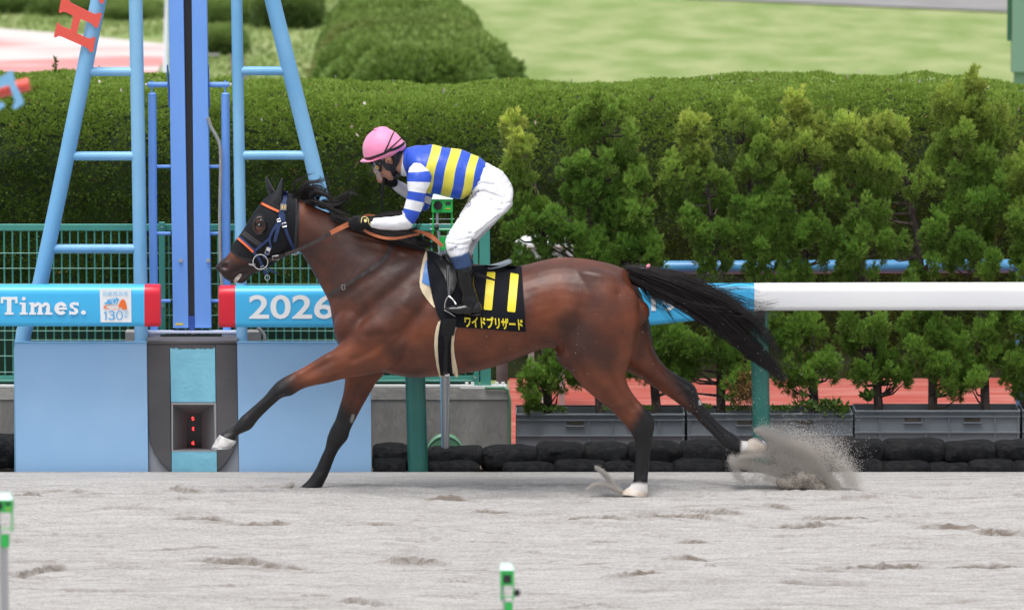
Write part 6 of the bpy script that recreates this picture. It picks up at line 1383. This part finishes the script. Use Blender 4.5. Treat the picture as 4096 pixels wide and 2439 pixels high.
# near hand closed round the rein, five fingers
NY = HC-.205
fing_n = [[(*q4(450, 470), NY, .012), (*q4(320, 462), NY-.012, .0105), (*q4(250, 520), NY-.010, .0095), (*q4(300, 560), NY+.012, .0085)],
          [(*q4(450, 520), NY, .012), (*q4(300, 515), NY-.014, .0105), (*q4(246, 575), NY-.010, .0098), (*q4(310, 605), NY+.014, .0085)],
          [(*q4(450, 570), NY, .012), (*q4(315, 568), NY-.014, .0102), (*q4(268, 622), NY-.008, .0092), (*q4(325, 640), NY+.014, .008)],
          [(*q4(450, 615), NY, .011), (*q4(340, 618), NY-.010, .0092), (*q4(300, 662), NY-.006, .0082), (*q4(345, 672), NY+.010, .007)],
          [(*q4(500, 460), NY+.008, .012), (*q4(400, 442), NY+.022, .0105), (*q4(320, 452), NY+.030, .0095), (*q4(262, 500), NY+.026, .0085)]]
palm_n = [(*q4(660, 545), NY, .026), (*q4(560, 540), NY, .030), (*q4(470, 545), NY, .030)]
shells += limb(palm_n)
for f in fing_n: shells += limb(f, 10)
# far hand lifted to the mouth, fingers bare
FY_ = HC+.055
def lp(a, b, t): return (a[0]*(1-t)+b[0]*t, a[1]*(1-t)+b[1]*t)
fing_f = []
for i in range(4):
    t = i/3; fing_f.append([(*qa(*lp((900, 1270), (930, 1450), t)), FY_+.010, .0105), (*qa(*lp((720, 1165), (735, 1405), t)), FY_-.004, .0105), (*qa(*lp((665, 1215), (700, 1395), t)), FY_-.024, .0098-.0012*(i == 3)), (*qa(*lp((770, 1285), (815, 1420), t)), FY_-.036, .0086-.001*(i == 3))])
fing_f.append([(*qa(960, 1290), FY_-.010, .0115), (*qa(880, 1240), FY_-.034, .010), (*qa(800, 1225), FY_-.044, .009), (*qa(745, 1215), FY_-.046, .008)])
palm_f = [(*q5(560, 600), HC+.08, .025), (*qa(1010, 1400), FY_+.012, .028), (*qa(930, 1360), FY_+.006, .027)]
shells += limb(palm_f)
for f in fing_f: shells += limb(f, 10)
me_b = remesh(shells, .0065, 2)
M['skin'] = mat('skin', (.40, .185, .120), rough=.5, var=(.46, .22, .15), vscale=14, bump=.2, bscale=150)
rbody = link('body', me_b, rd, M['skin'], True)
BK = bvh_of([me_b])
# gloves
M['glove'] = mat('black_glove', (.010, .010, .012), rough=.75, spec=.3, bump=.4, bscale=120)
def fat(f, k, cut=None): return [(x, y, Y, r*k+.0012) for x, y, Y, r in (f if cut is None else f[:cut])]
sh = limb(fat(palm_n, 1.10))
for i, f in enumerate(fing_n): sh += limb(fat(f, 1.13, None if i < 2 else None), 10)
gl = link('glove', remesh(sh, .005, 2), rd, M['glove'], True); BG = bvh_of([gl.data])
sh = limb(fat(palm_f, 1.12)+[(*qa(850, 1330), FY_+.004, .022)])
for f in fing_f: sh += limb(fat(f[:1]+[tuple((np.array(f[0])*.45+np.array(f[1])*.55))], 1.15), 10)
link('glove', remesh(sh, .005, 2), rd, M['glove'], True)
M['gold'] = mat('gold_print', (.78, .62, .22), rough=.5)
strap('glove_piping', [q4(x, y) for x, y in [(468, 545), (475, 480), (495, 440), (545, 430), (590, 455), (615, 500), (618, 550), (645, 600)]], 2.4, BG, M['gold'], gl, .002, .001)
drape('glove_emblem', [q4(x, y) for x, y in [(520, 505), (540, 470), (556, 490), (580, 468), (575, 500), (596, 512), (570, 530), (548, 545), (532, 530)]], BG, M['gold'], gl, .002, .001, 4)
# silks
def ramp_mat(name, stops, attr='u', bumpd=.006):
    m = bpy.data.materials.new(name); m.use_nodes = True; n = m.node_tree.nodes; l = m.node_tree.links; b = n['Principled BSDF']
    a = n.new('ShaderNodeAttribute'); a.attribute_name = attr; r = n.new('ShaderNodeValToRGB'); r.color_ramp.interpolation = 'CONSTANT'
    cr = r.color_ramp; cr.elements[0].position = stops[0][0]; cr.elements[0].color = (*stops[0][1], 1); cr.elements[1].position = stops[1][0]; cr.elements[1].color = (*stops[1][1], 1)
    for p_, c_ in stops[2:]: e = cr.elements.new(p_); e.color = (*c_, 1)
    l.new(a.outputs['Fac'], r.inputs[0]); l.new(r.outputs[0], b.inputs['Base Color']); b.inputs['Roughness'].default_value = .42; b.inputs['Specular IOR Level'].default_value = .5; 
    tc = n.new('ShaderNodeTexCoord'); nz = n.new('ShaderNodeTexNoise'); nz.inputs['Scale'].default_value = 9; nz.inputs['Detail'].default_value = 3; nz.inputs['Distortion'].default_value = .4; l.new(tc.outputs['Object'], nz.inputs['Vector'])
    bp = n.new('ShaderNodeBump'); bp.inputs['Strength'].default_value = .7; bp.inputs['Distance'].default_value = bumpd*2; l.new(nz.outputs['Fac'], bp.inputs['Height']); l.new(bp.outputs[0], b.inputs['Normal'])
    return m
BL = (.022, .085, .56); YE = (.74, .68, .07); WH = (.80, .81, .84)
bnds = [912, 1003, 1098, 1200, 1303, 1388]
mj = ramp_mat('silks_body', [(0, BL)]+[((b_-600)/1000, YE if i % 2 == 0 else BL) for i, b_ in enumerate(bnds)])
jk = s5([(652, 292, 690, 535, .075, 0), (700, 268, 745, 590, .135, 0), (770, 252, 800, 640, .185, 0), (850, 244, 858, 680, .198, 0), (940, 243, 905, 700, .195, 0), (1040, 258, 1000, 712, .188, 0), (1130, 278, 1085, 738, .182, 0), (1220, 298, 1165, 757, .178, 0), (1310, 328, 1232, 758, .172, 0), (1390, 362, 1285, 724, .165, 0), (1450, 408, 1312, 700, .158, 0), (1466, 424, 1325, 700, .150, 0)])
jo = loft_obj('silks_jacket', jk, mj, rd, n=56, k=7, wr=.009, wrs=9)
Qj = PX(co_of(jo.data)); xj = (Qj[:, 0]-1340)*2.394; yj = (Qj[:, 1]-480)*2.394
fattr(jo.data, 'u', (xj+.23*(yj-300)+6*np.sin(yj/60)-600)/1000)
M['silkwhite'] = mat('white_silk', (.80, .81, .84), rough=.45, sheen=.2, bump=.3, bscale=30, bdist=.006); M['silkblue'] = mat('blue_silk', BL, rough=.45, bump=.3, bscale=30)
loft_obj('collar', sa([(1330, 610, 1225, 1200, .066, -.005), (1290, 700, 1240, 1240, .074, -.005)])[:0] or sa([(1310, 640, 1250, 1250, .068, -.005), (1345, 600, 1330, 1270, .078, -.005), (1400, 590, 1400, 1275, .088, -.005)]), M['silkwhite'], jo, n=32, k=3)
loft_obj('collar_band', sa([(1330, 600, 1300, 1130, .071, -.010), (1365, 592, 1345, 1200, .083, -.010), (1430, 575, 1420, 1270, .098, -.010)]), M['silkblue'], jo, n=32, k=3)
slv = s5([(742, 428, 850, 424, .035, -.165), (708, 470, 900, 480, .060, -.175), (692, 530, 928, 545, .068, -.19), (691, 600, 905, 630, .064, -.205), (697, 690, 873, 690, .056, -.215), (684, 757, 851, 797, .052, -.22), (657, 850, 815, 892, .050, -.22), (648, 884, 760, 992, .048, -.215)])
ms_ = ramp_mat('silks_sleeve', [(0, WH), (.285, BL), (.485, WH), (.645, BL), (.80, WH), (.965, BL)], 'u')
M_sl = ramp_mat('silks_sleeve', [(0, WH), (.27, BL), (.42, WH), (.565, BL), (.715, WH), (.857, BL)], 'u')
V, F, T = loft(slv, n=40, k=8, dome=.0); so = loft_obj('sleeve', slv, M_sl, jo, n=40, k=8, wr=.004, wrs=16, dome=.5)
Qs = PX(co_of(so.data)); xs5 = (Qs[:, 0]-1340)*2.394; ys5 = (Qs[:, 1]-480)*2.394
# bands across the arm follow the creases seen in the photo
fattr(so.data, 'u', np.clip((ys5-.22*(xs5-780)*np.clip((ys5-560)/200, -.6, 1.0)-.0*xs5-424)/560, 0, 1))
M_sl.node_tree.nodes['Color Ramp'].color_ramp  # thresholds set below
cr = M_sl.node_tree.nodes['Color Ramp'].color_ramp
for e, y_ in zip(cr.elements, [0, 497, 592, 690, 775, 872]): e.position = max(0, (y_-424)/560)
und = s5([(640, 868, 752, 975, .043, -.215), (640, 905, 730, 1030, .044, -.215), (560, 924, 640, 1051, .042, -.212), (480, 934, 555, 1052, .039, -.21), (400, 940, 430, 1044, .033, -.205), (340, 942, 341, 1026, .029, -.205)])
M['under'] = mat('white_undershirt', (.80, .81, .85), rough=.6, bump=.45, bscale=22, bdist=.008)
loft_obj('undersleeve', und, M['under'], rd, n=32, k=6, wr=.0035, wrs=26)
fsl = s5([(760, 440, 900, 470, .06, .17), (810, 560, 940, 600, .06, .20), (840, 700, 940, 700, .054, .215), (838, 770, 922, 780, .050, .22), (826, 820, 905, 832, .045, .22), (832, 858, 880, 862, .03, .22)])
fo = loft_obj('sleeve', fsl, ramp_mat('silks_far_sleeve', [(0, BL), (.48, BL), (.69, WH), (.86, BL)], 'u'), jo, n=28, k=6, wr=.003, wrs=20, dome=.3)
Qs = PX(co_of(fo.data)); ys5 = (Qs[:, 1]-480)*2.394; xs5 = (Qs[:, 0]-1340)*2.394; fattr(fo.data, 'u', np.clip((ys5+.35*(890-xs5)-440)/420, 0, 1))
fun = s5([(870, 860, 850, 760, .040, .215), (790, 800, 810, 690, .040, .19), (700, 765, 740, 650, .036, .16), (600, 700, 660, 605, .032, .12), (538, 640, 590, 570, .028, .085)])
loft_obj('undersleeve', fun, M['under'], rd, n=24, k=5, wr=.003, wrs=26)
# breeches
hip = s5([(1425, 404, 1290, 706, .150, 0), (1500, 430, 1285, 735, .168, 0), (1580, 476, 1262, 790, .185, 0), (1650, 545, 1235, 850, .195, 0), (1698, 625, 1215, 890, .20, 0), (1712, 700, 1230, 920, .19, 0), (1706, 770, 1300, 940, .16, 0)])
thn = s5([(1640, 560, 1260, 790, .085, -.10), (1712, 690, 1205, 880, .095, -.12), (1690, 800, 1178, 930, .092, -.16), (1620, 890, 1148, 980, .085, -.20), (1530, 980, 1115, 1030, .078, -.24), (1440, 1060, 1082, 1080, .072, -.27), (1372, 1120, 1060, 1128, .066, -.295), (1318, 1165, 1052, 1172, .062, -.31), (1292, 1205, 1060, 1225, .056, -.32), (1280, 1240, 1078, 1275, .053, -.325), (1278, 1275, 1100, 1318, .050, -.33)])
thf = s5([(1640, 600, 1280, 800, .085, .10), (1690, 800, 1250, 900, .09, .16), (1590, 930, 1210, 1000, .08, .21), (1480, 1050, 1190, 1080, .07, .25), (1405, 1125, 1180, 1140, .06, .27), (1345, 1210, 1200, 1215, .052, .29), (1318, 1290, 1220, 1300, .046, .30)])
me_p = remesh([loft(hip, n=36, k=4, dome=.4)[:2], loft(thn, n=36, k=4, dome=.1)[:2], loft(thf, n=32, k=4, dome=.1)[:2]], .0065, 5)
Pp = co_of(me_p).astype(float); Np = no_of(me_p).astype(float); Qp = PX(Pp); X5 = (Qp[:, 0]-1340)*2.394; Y5 = (Qp[:, 1]-480)*2.394
creas = [([(1300, 650), (1400, 600), (1560, 620)], 9, -.006), ([(1300, 700), (1420, 680), (1600, 740)], 9, -.006), ([(1320, 600), (1420, 560), (1520, 500)], 8, -.005), ([(1600, 560), (1640, 700), (1600, 820)], 7, -.005),
         ([(1560, 900), (1460, 985), (1340, 1070)], 7, .006), ([(1160, 1010), (1240, 900), (1380, 740)], 6, .0035), ([(1080, 1090), (1180, 1100), (1290, 1080)], 9, -.006), ([(1070, 1130), (1170, 1150), (1290, 1130)], 8, -.006), ([(1075, 1180), (1180, 1195), (1280, 1185)], 7, -.005),
         ([(1300, 1080), (1330, 1180), (1300, 1240)], 10, -.007), ([(1180, 930), (1280, 960), (1400, 1000)], 8, -.004), ([(1200, 1000), (1230, 1060), (1300, 1080)], 8, -.005), ([(1100, 1240), (1190, 1225), (1270, 1215)], 5, .003), ([(1420, 820), (1500, 860), (1600, 860)], 8, -.004), ([(1480, 760), (1580, 800), (1680, 790)], 8, -.004), ([(1350, 1110), (1430, 1010), (1540, 930)], 9, -.005)]
d_ = np.zeros(len(Pp)); Q5 = np.stack([X5, Y5], 1)
for ln, wd, am in creas: d_ += am*np.exp(-(seg_dist(Q5, ln)/wd)**2)
lw = fbm((X5+Y5*.55)/46+20, (Y5-X5*.55)/190+20, 31, 3)-.5
d_ *= 1.5; d_ += .011*lw+.004*(fbm((X5+Y5)/22, (Y5-X5)/80, 35, 3)-.5)
set_co(me_p, Pp+Np*d_[:, None])
M['breech'] = mat('white_breeches', (.78, .79, .82), rough=.55, bump=.35, bscale=15, bdist=.012)
bo = link('breeches', me_p, rd, M['breech'], True); BP = bvh_of([me_p])
M['ink'] = mat('navy_ink', (.03, .05, .16), rough=.5)
V2, F2 = text_mesh2d('HAMA', -.002); drape('knee_lettering', None, BP, M['ink'], bo, .002, .0005, 6, mesh2d=([q5(1088+84*v[0]-10*v[1]*0+8*v[1], 1258-34*v[0]-36*v[1]) for v in V2], F2))
V2, F2 = text_mesh2d('Cama', -.006); drape('signature', None, BP, M['ink'], bo, .002, .0005, 6, mesh2d=([q5(1322+62*v[0]-14*v[1], 752-70*v[0]-30*v[1]) for v in V2], F2))
strap('signature', [q5(x, y) for x, y in [(1352, 700), (1318, 730), (1290, 780), (1278, 830), (1262, 825), (1272, 790), (1300, 785), (1298, 812), (1286, 832)]], 1.6, BP, M['ink'], bo, .002, .0005)
# boots
bt = s6([(398, 206, 580, 143, .058, -.33), (425, 262, 600, 205, .057, -.332), (440, 312, 614, 282, .056, -.335), (456, 385, 628, 375, .055, -.338), (474, 455, 634, 452, .048, -.34), (496, 530, 652, 532, .041, -.34), (506, 585, 668, 592, .038, -.34), (500, 640, 684, 652, .040, -.34), (510, 700, 688, 740, .040, -.34)])
M['patent'] = mat('patent_black', (.003, .003, .004), rough=.12, spec=.35, coat=.2, bump=.7, bscale=10, bdist=.02)
boot = loft_obj('boot', bt[2:], M['patent'], rd, n=36, k=7, wr=.0022, wrs=26)
cf = [(a-(1 if i < 9 else 0), b, c+1, d, w_+.002, y) for i, (a, b, c, d, w_, y) in enumerate(bt[:3])]
loft_obj('boot_cuff', [(a, b-1, c, d-1, w_, y) for a, b, c, d, w_, y in cf[:1]]+cf[1:], mat('navy_leather', (.018, .050, .140), rough=.35, coat=.2, bump=.3, bscale=40), boot, n=36, k=5)
ft = s6([(690, 640, 696, 762, .030, -.34), (655, 628, 660, 770, .037, -.34), (600, 640, 600, 764, .040, -.34), (540, 650, 540, 758, .042, -.34), (480, 662, 470, 762, .045, -.34), (420, 668, 410, 742, .045, -.34), (375, 678, 366, 722, .038, -.34), (346, 694, 348, 712, .018, -.34)])
loft_obj('boot_foot', ft, mat('black_boot_leather', (.008, .008, .010), rough=.25, spec=.4, coat=.2), boot, n=28, k=5, dome=.3)
loft_obj('boot_heel', s6([(700, 738, 700, 772, .034, -.34), (660, 745, 660, 776, .036, -.34), (600, 752, 600, 770, .036, -.34)]), M['blackleather'], boot, n=16, k=2)
bf = [(a+30, b, c+30, d, w_, HC+.33) for a, b, c, d, w_, y in bt]; b2_ = loft_obj('boot', bf[2:], M['patent'], rd, n=20, k=3)
loft_obj('boot_cuff', [(a+25, b, c+8, d, w_, HC+.33) for a, b, c, d, w_, y in bt[:3]], bpy.data.materials['navy_leather'], b2_, n=24, k=3)
loft_obj('boot_foot', [(a, b, c, d, w_, HC+.33) for a, b, c, d, w_, y in ft], M['patent'], b2_, n=20, k=3, dome=.3)

# head gear
M['pink'] = mat('pink_cap_cloth', (.90, .28, .49), rough=.5, sheen=.3, bump=.3, bscale=18, stretch=(2.2, 1, .7), bdist=.006)
hl = sa([(640, 100, 960, 92, .035, HY), (500, 185, 1120, 180, .068, HY), (400, 300, 1225, 285, .090, HY), (340, 420, 1312, 385, .104, HY), (312, 540, 1365, 440, .110, HY), (318, 660, 1384, 500, .112, HY), (334, 750, 1372, 560, .110, HY), (356, 830, 1335, 602, .107, HY)])
cap = loft_obj('cap', hl, M['pink'], rd, n=44, k=6, dome=0.35, wr=.0012, wrs=30)
def _flat(o):
    pass
mb = MB(); mb.ell(W(*qa(645, 118), HC+HY-.02), .014, .014, .010, 16, 8); mb.build('cap_button', M['pink'], cap, True)
pk = sa([(262, 886, 272, 912, .030, HY), (300, 850, 330, 930, .062, HY), (345, 832, 410, 925, .085, HY), (430, 850, 500, 905, .097, HY), (540, 845, 600, 872, .104, HY), (660, 805, 700, 832, .107, HY), (790, 762, 796, 790, .108, HY)])
loft_obj('cap_peak', pk, M['pink'], cap, n=30, k=4, dome=.2)
BC = bvh_of([cap.data]); M['strapb'] = mat('black_elastic', (.010, .010, .012), rough=.6)
for nm, pts, wd in (('cap_band', [(355, 830), (480, 830), (640, 780), (840, 705), (960, 640), (1120, 590), (1280, 500), (1345, 430)], [46, 64, 60, 60, 62, 70, 62, 56]), ('goggle_strap', [(858, 668), (920, 540), (1010, 330), (1088, 165)], [44, 36, 32, 30]), ('goggle_strap', [(930, 640), (1060, 520), (1170, 420), (1275, 325)], [40, 34, 30, 28])):
    strap(nm, [qa(*p) for p in pts], [w_/6.18 for w_ in wd], BC, M['strapb'], cap, .003, .002, HC-.05)
for pts in ([(640, 150), (560, 230), (510, 340), (498, 480), (520, 620), (570, 740)], [(700, 140), (820, 230), (920, 380), (1010, 520)]):
    strap('cap_seam', [qa(*p) for p in pts], 2.2, BC, mat('pink_seam', (.88, .30, .52), rough=.5), cap, .0015, .001)
M['hair2'] = mat('dark_hair', (.008, .008, .009), rough=.6)
hr = loft_obj('hair', sa([(880, 690, 1330, 560, .078, HY), (900, 760, 1300, 660, .082, HY), (990, 860, 1270, 760, .080, HY), (1050, 960, 1225, 850, .074, HY), (1100, 1020, 1190, 930, .06, HY)]), M['hair2'], rd, n=24, k=4, wr=.004, wrs=60)
BHd = bvh_of([me_b, hr.data])
M['guard'] = mat('black_neck_guard', (.018, .020, .024), rough=.6, bump=.3, bscale=40)
drape('chin_guard', [qa(x, y) for x, y in [(800, 770), (868, 760), (858, 850), (880, 905), (960, 960), (1035, 970), (1080, 930), (1150, 800), (1220, 700), (1310, 640), (1285, 760), (1210, 950), (1130, 1080), (1180, 1170), (1250, 1230), (1255, 1270), (1190, 1295), (1120, 1300), (1060, 1270), (1030, 1220), (1010, 1160), (960, 1130), (900, 1120), (860, 1080), (820, 1010), (795, 950), (770, 850)]], BHd, M['guard'], rd, .005, .004, 4, HC-.06)
mb = MB(); R_ = Matrix.Rotation(math.radians(20), 3, 'Y'); ec = W(*qa(940, 858), HC+HY-.088)
mb.ell(ec, .0155, .007, .0225, 20, 12, R_); er = mb.build('ear', M['skin'], rd, True)
mb = MB(); mb.ell(W(*qa(942, 895), HC+HY-.0935), .006, .003, .008, 12, 8, R_); mb.build('ear_hollow', mat('ear_shadow_skin', (.12, .045, .03), rough=.6), er, True)
mb = MB(); mb.tube([ec+R_ @ Vector((.012*math.cos(t), -.006, .019*math.sin(t))) for t in np.linspace(-.6, 3.9, 20)], .0028, 6); mb.build('ear_helix', M['skin'], er, True)
# goggles
gg = drape('goggles', [qa(x, y) for x, y in [(500, 905), (620, 858), (780, 800), (800, 860), (790, 990), (800, 1060), (778, 1150), (740, 1145), (700, 1130), (640, 1110), (590, 1040), (545, 985), (520, 950)]], BHd, M['strapb'], rd, .012, .010, 4, HC-.05)
cg, _ = hit(*qa(672, 1046), BHd, HC-.05)
mb = MB(); mb.lathe(cg+Vector((0, -.016, 0)), [(.0115, -.004), (.0125, 0), (.0125, .006)], 22, 'Y'); mb.build('goggle_vent', mat('amber_vent', (.50, .32, .09), rough=.35), gg, True)
mb = MB(); mb.lathe(cg+Vector((0, -.016, 0)), [(.0065, -.0052), (.0065, -.003)], 18, 'Y'); mb.build('goggle_vent_centre', mat('amber_vent_dark', (.36, .20, .05), rough=.35), gg, True)
for (x, y, r_) in ((655, 905, 0), (738, 945, 0), (812, 850, 0)):
    mb = MB(); c_, _ = hit(*qa(x, y), BHd, HC-.05); mb.tube([c_+Vector((a, -.016, b_)) for a, b_ in ((-.004, -.003), (.004, -.004), (.004, .004), (-.004, .004), (-.004, -.003))], .0008, 5); mb.build('goggle_buckle', M['buckle'], gg)
lm = bpy.data.materials.new('clear_lens'); lm.use_nodes = True; pb = lm.node_tree.nodes['Principled BSDF']; pb.inputs['Base Color'].default_value = (.80, .84, .88, 1); pb.inputs['Roughness'].default_value = .05; pb.inputs['Alpha'].default_value = .30; pb.inputs['Specular IOR Level'].default_value = 1
V = []; F = []; n_ = 12
prof = [(512, 930), (545, 1030), (590, 1140), (640, 1240), (690, 1330), (730, 1380)]; prof2 = [(600, 900), (650, 1000), (700, 1100), (730, 1180), (760, 1260), (790, 1330)]
for (x0, y0), (x1, y1) in zip(prof, prof2):
    for k in range(n_+1):
        t = -1+2*k/n_; a_ = abs(t)**2.2; V.append(W(*qa(x0+(x1-x0)*a_, y0+(y1-y0)*a_), HC+HY+t*.072))
for i in range(len(prof)-1):
    for k in range(n_): F.append((i*(n_+1)+k, i*(n_+1)+k+1, (i+1)*(n_+1)+k+1, (i+1)*(n_+1)+k))
lens = mesh('goggle_lens', V, F, lm, gg, True)
# whip
wy = HC+.02
mb = MB(); mb.tube([W(*q5(x, y), wy+(0.02 if y > 700 else 0)) for x, y in [(470, 560), (458, 610), (454, 680), (450, 760), (446, 905)]], [.010, .0095, .008, .0055, .0045], 10)
wh = mb.build('riding_whip', M['strapb'], None, True); props(wh, 'black riding whip hanging from the hand raised to the rider mouth', 'whip')
# ================================================================== FLUNG SAND
def grains(name, label, blobs, seed, size=(.0007, .0019), m=None):
    r = np.random.default_rng(seed); P = []
    for (path, rad, cnt, dep, Y) in blobs:
        cnt = int(cnt*1.4)
        G = catmull(D2(path), 8); rad = rad if isinstance(rad, (list, tuple)) else [rad, rad]
        k = r.uniform(0, len(G)-1, cnt); i0 = k.astype(int); f = (k-i0)[:, None]; i1 = np.minimum(i0+1, len(G)-1)
        c = G[i0]*(1-f)+G[i1]*f; R_ = np.interp(k/(len(G)-1), np.linspace(0, 1, len(rad)), rad)*S_
        # streaky clumps
        nz = vnoise(c[:, 0]/14+r.normal(size=cnt)*.15, k*3, seed)
        o = r.normal(size=(cnt, 2))*R_[:, None]*.5*(.55+.9*nz[:, None])
        q = c+o; d = Y+r.normal(size=cnt)*dep
        for a in range(cnt): P.append(W(q[a, 0], q[a, 1], d[a]))
    P = np.array(P); P = P[P[:, 2] > -.02]; n = len(P)
    s = r.uniform(size[0], size[1], n)*np.where(r.random(n) < .04, 1.7, 1)
    T = np.array([[1, 1, 1], [1, -1, -1], [-1, 1, -1], [-1, -1, 1.]])*.75
    J = r.uniform(.6, 1.3, (n, 4, 1)); V = (P[:, None, :]+T[None]*J*s[:, None, None]).reshape(-1, 3)
    b = np.arange(n)[:, None]*4; F = np.concatenate([b+np.array([[0, 1, 2]]), b+np.array([[0, 3, 1]]), b+np.array([[0, 2, 3]]), b+np.array([[1, 3, 2]])])
    o = fast_mesh(name, V, F, m or M['grain']); return props(o, label, 'sand', kind='stuff')
M['grain'] = mat('flying_sand', (.84, .81, .78), rough=.9, spec=.2, var=(.74, .71, .67), vscale=5)
_n = M['grain'].node_tree.nodes; _l = M['grain'].node_tree.links; _t = _n.new('ShaderNodeBsdfTranslucent'); _t.inputs['Color'].default_value = (.92, .89, .86, 1); _m = _n.new('ShaderNodeMixShader'); _m.inputs[0].default_value = .7
_l.new(_n['Principled BSDF'].outputs[0], _m.inputs[1]); _l.new(_t.outputs[0], _m.inputs[2]); _l.new(_m.outputs[0], _n['Material Output'].inputs['Surface'])
YD = HC+.10
grains('flying_sand', 'spray of grey sand flung up behind the raised hind hoof', [
    ([(1782, 1120), (1830, 1132), (1890, 1146), (1950, 1165), (1985, 1185)], [12, 16, 18, 16, 12], 26000, .03, YD),
    ([(1868, 1085), (1910, 1082), (1955, 1095), (1985, 1125), (2010, 1160), (2045, 1198)], [12, 22, 28, 26, 20, 10], 34000, .035, YD),
    ([(1800, 1112), (1860, 1105), (1920, 1115), (1970, 1140)], [8, 18, 26, 24], 15000, .04, YD),
    ([(1900, 1120), (1940, 1140), (1980, 1160)], [26, 26, 20], 9000, .04, YD),
    ([(1838, 1046), (1856, 1052), (1880, 1066), (1910, 1080)], [5, 10, 14, 16], 5000, .03, YD),
    ([(1850, 1045), (1930, 1062), (2010, 1085), (2050, 1130), (2075, 1180)], [16, 36, 42, 38, 20], 14000, .06, YD),
    ([(1780, 1110), (1790, 1140), (1810, 1170), (1900, 1150)], [8, 16, 10, 30], 3500, .04, YD),
    ([(1700, 1000), (1850, 980), (2000, 1020), (2100, 1100)], [60, 90, 90, 60], 450, .2, YD)], 61)
grains('flying_sand', 'thin curl of sand thrown ahead of the planted white hind hoof', [
    ([(1450, 1136), (1466, 1148), (1482, 1164), (1498, 1184), (1514, 1198)], [3, 6, 6, 6, 4], 7000, .015, HC-.12),
    ([(1428, 1190), (1450, 1178), (1480, 1180), (1510, 1196)], [2, 6, 9, 4], 3500, .02, HC-.14)], 62)
grains('flying_sand', 'low skim of pale sand round the planted front hoof', [
    ([(650, 1194), (690, 1188), (712, 1178), (705, 1186), (740, 1195), (785, 1196)], [3, 5, 4, 4, 5, 2], 6500, .03, HC+.12)], 63)
grains('flying_sand', 'scattered sand specks in the air behind the horse', [
    ([(1500, 760), (1700, 900), (1900, 950), (2050, 1050)], [160, 200, 200, 160], 260, .3, HC+.05), ([(1250, 900), (1400, 800), (1500, 700)], [120, 120, 120], 60, .3, HC-.2)], 64, size=(.001, .002))
# the dark clod being torn out of the track
c0 = WD(1955, 1180, YD-.02); mb = MB()
for i in range(16):
    t = i/15; p = WD(1905+130*t, 1178+18*t*t+rng.uniform(-5, 5)-10*math.sin(t*3.1), YD-.03+rng.uniform(-.03, .03)); s_ = (.034*math.sin(math.pi*min(1, .2+t*.75))+.010)
    mb.ell(p, s_*1.5, s_, s_*rng.uniform(.75, 1.1), 12, 9, Matrix.Rotation(rng.uniform(0, 1), 3, 'Y'))
V = []
for v in mb.V:
    p = Vector(v); V.append(p+Vector((mnoise.noise(p*60), mnoise.noise(p*60+Vector((9, 0, 0))), mnoise.noise(p*60+Vector((0, 9, 0)))))*.009)
me_c = remesh([(V, mb.F)], .007, 1)
co = link('sand_clod', me_c, None, mat('damp_sand', (.17, .145, .12), rough=.95, var=(.34, .305, .27), vscale=16, bump=1, bscale=90), True); props(co, 'dark damp clod of sand torn up behind the horse', 'sand')

grains('flying_sand', 'fine sand dust drifting low behind the raised hind hoof', [([(1990, 1090), (2040, 1130), (2090, 1180)], [26, 30, 18], 5000, .05, YD), ([(1860, 1165), (1960, 1188), (2070, 1198)], [8, 8, 5], 6000, .04, YD)], 65, size=(.0006, .0013))
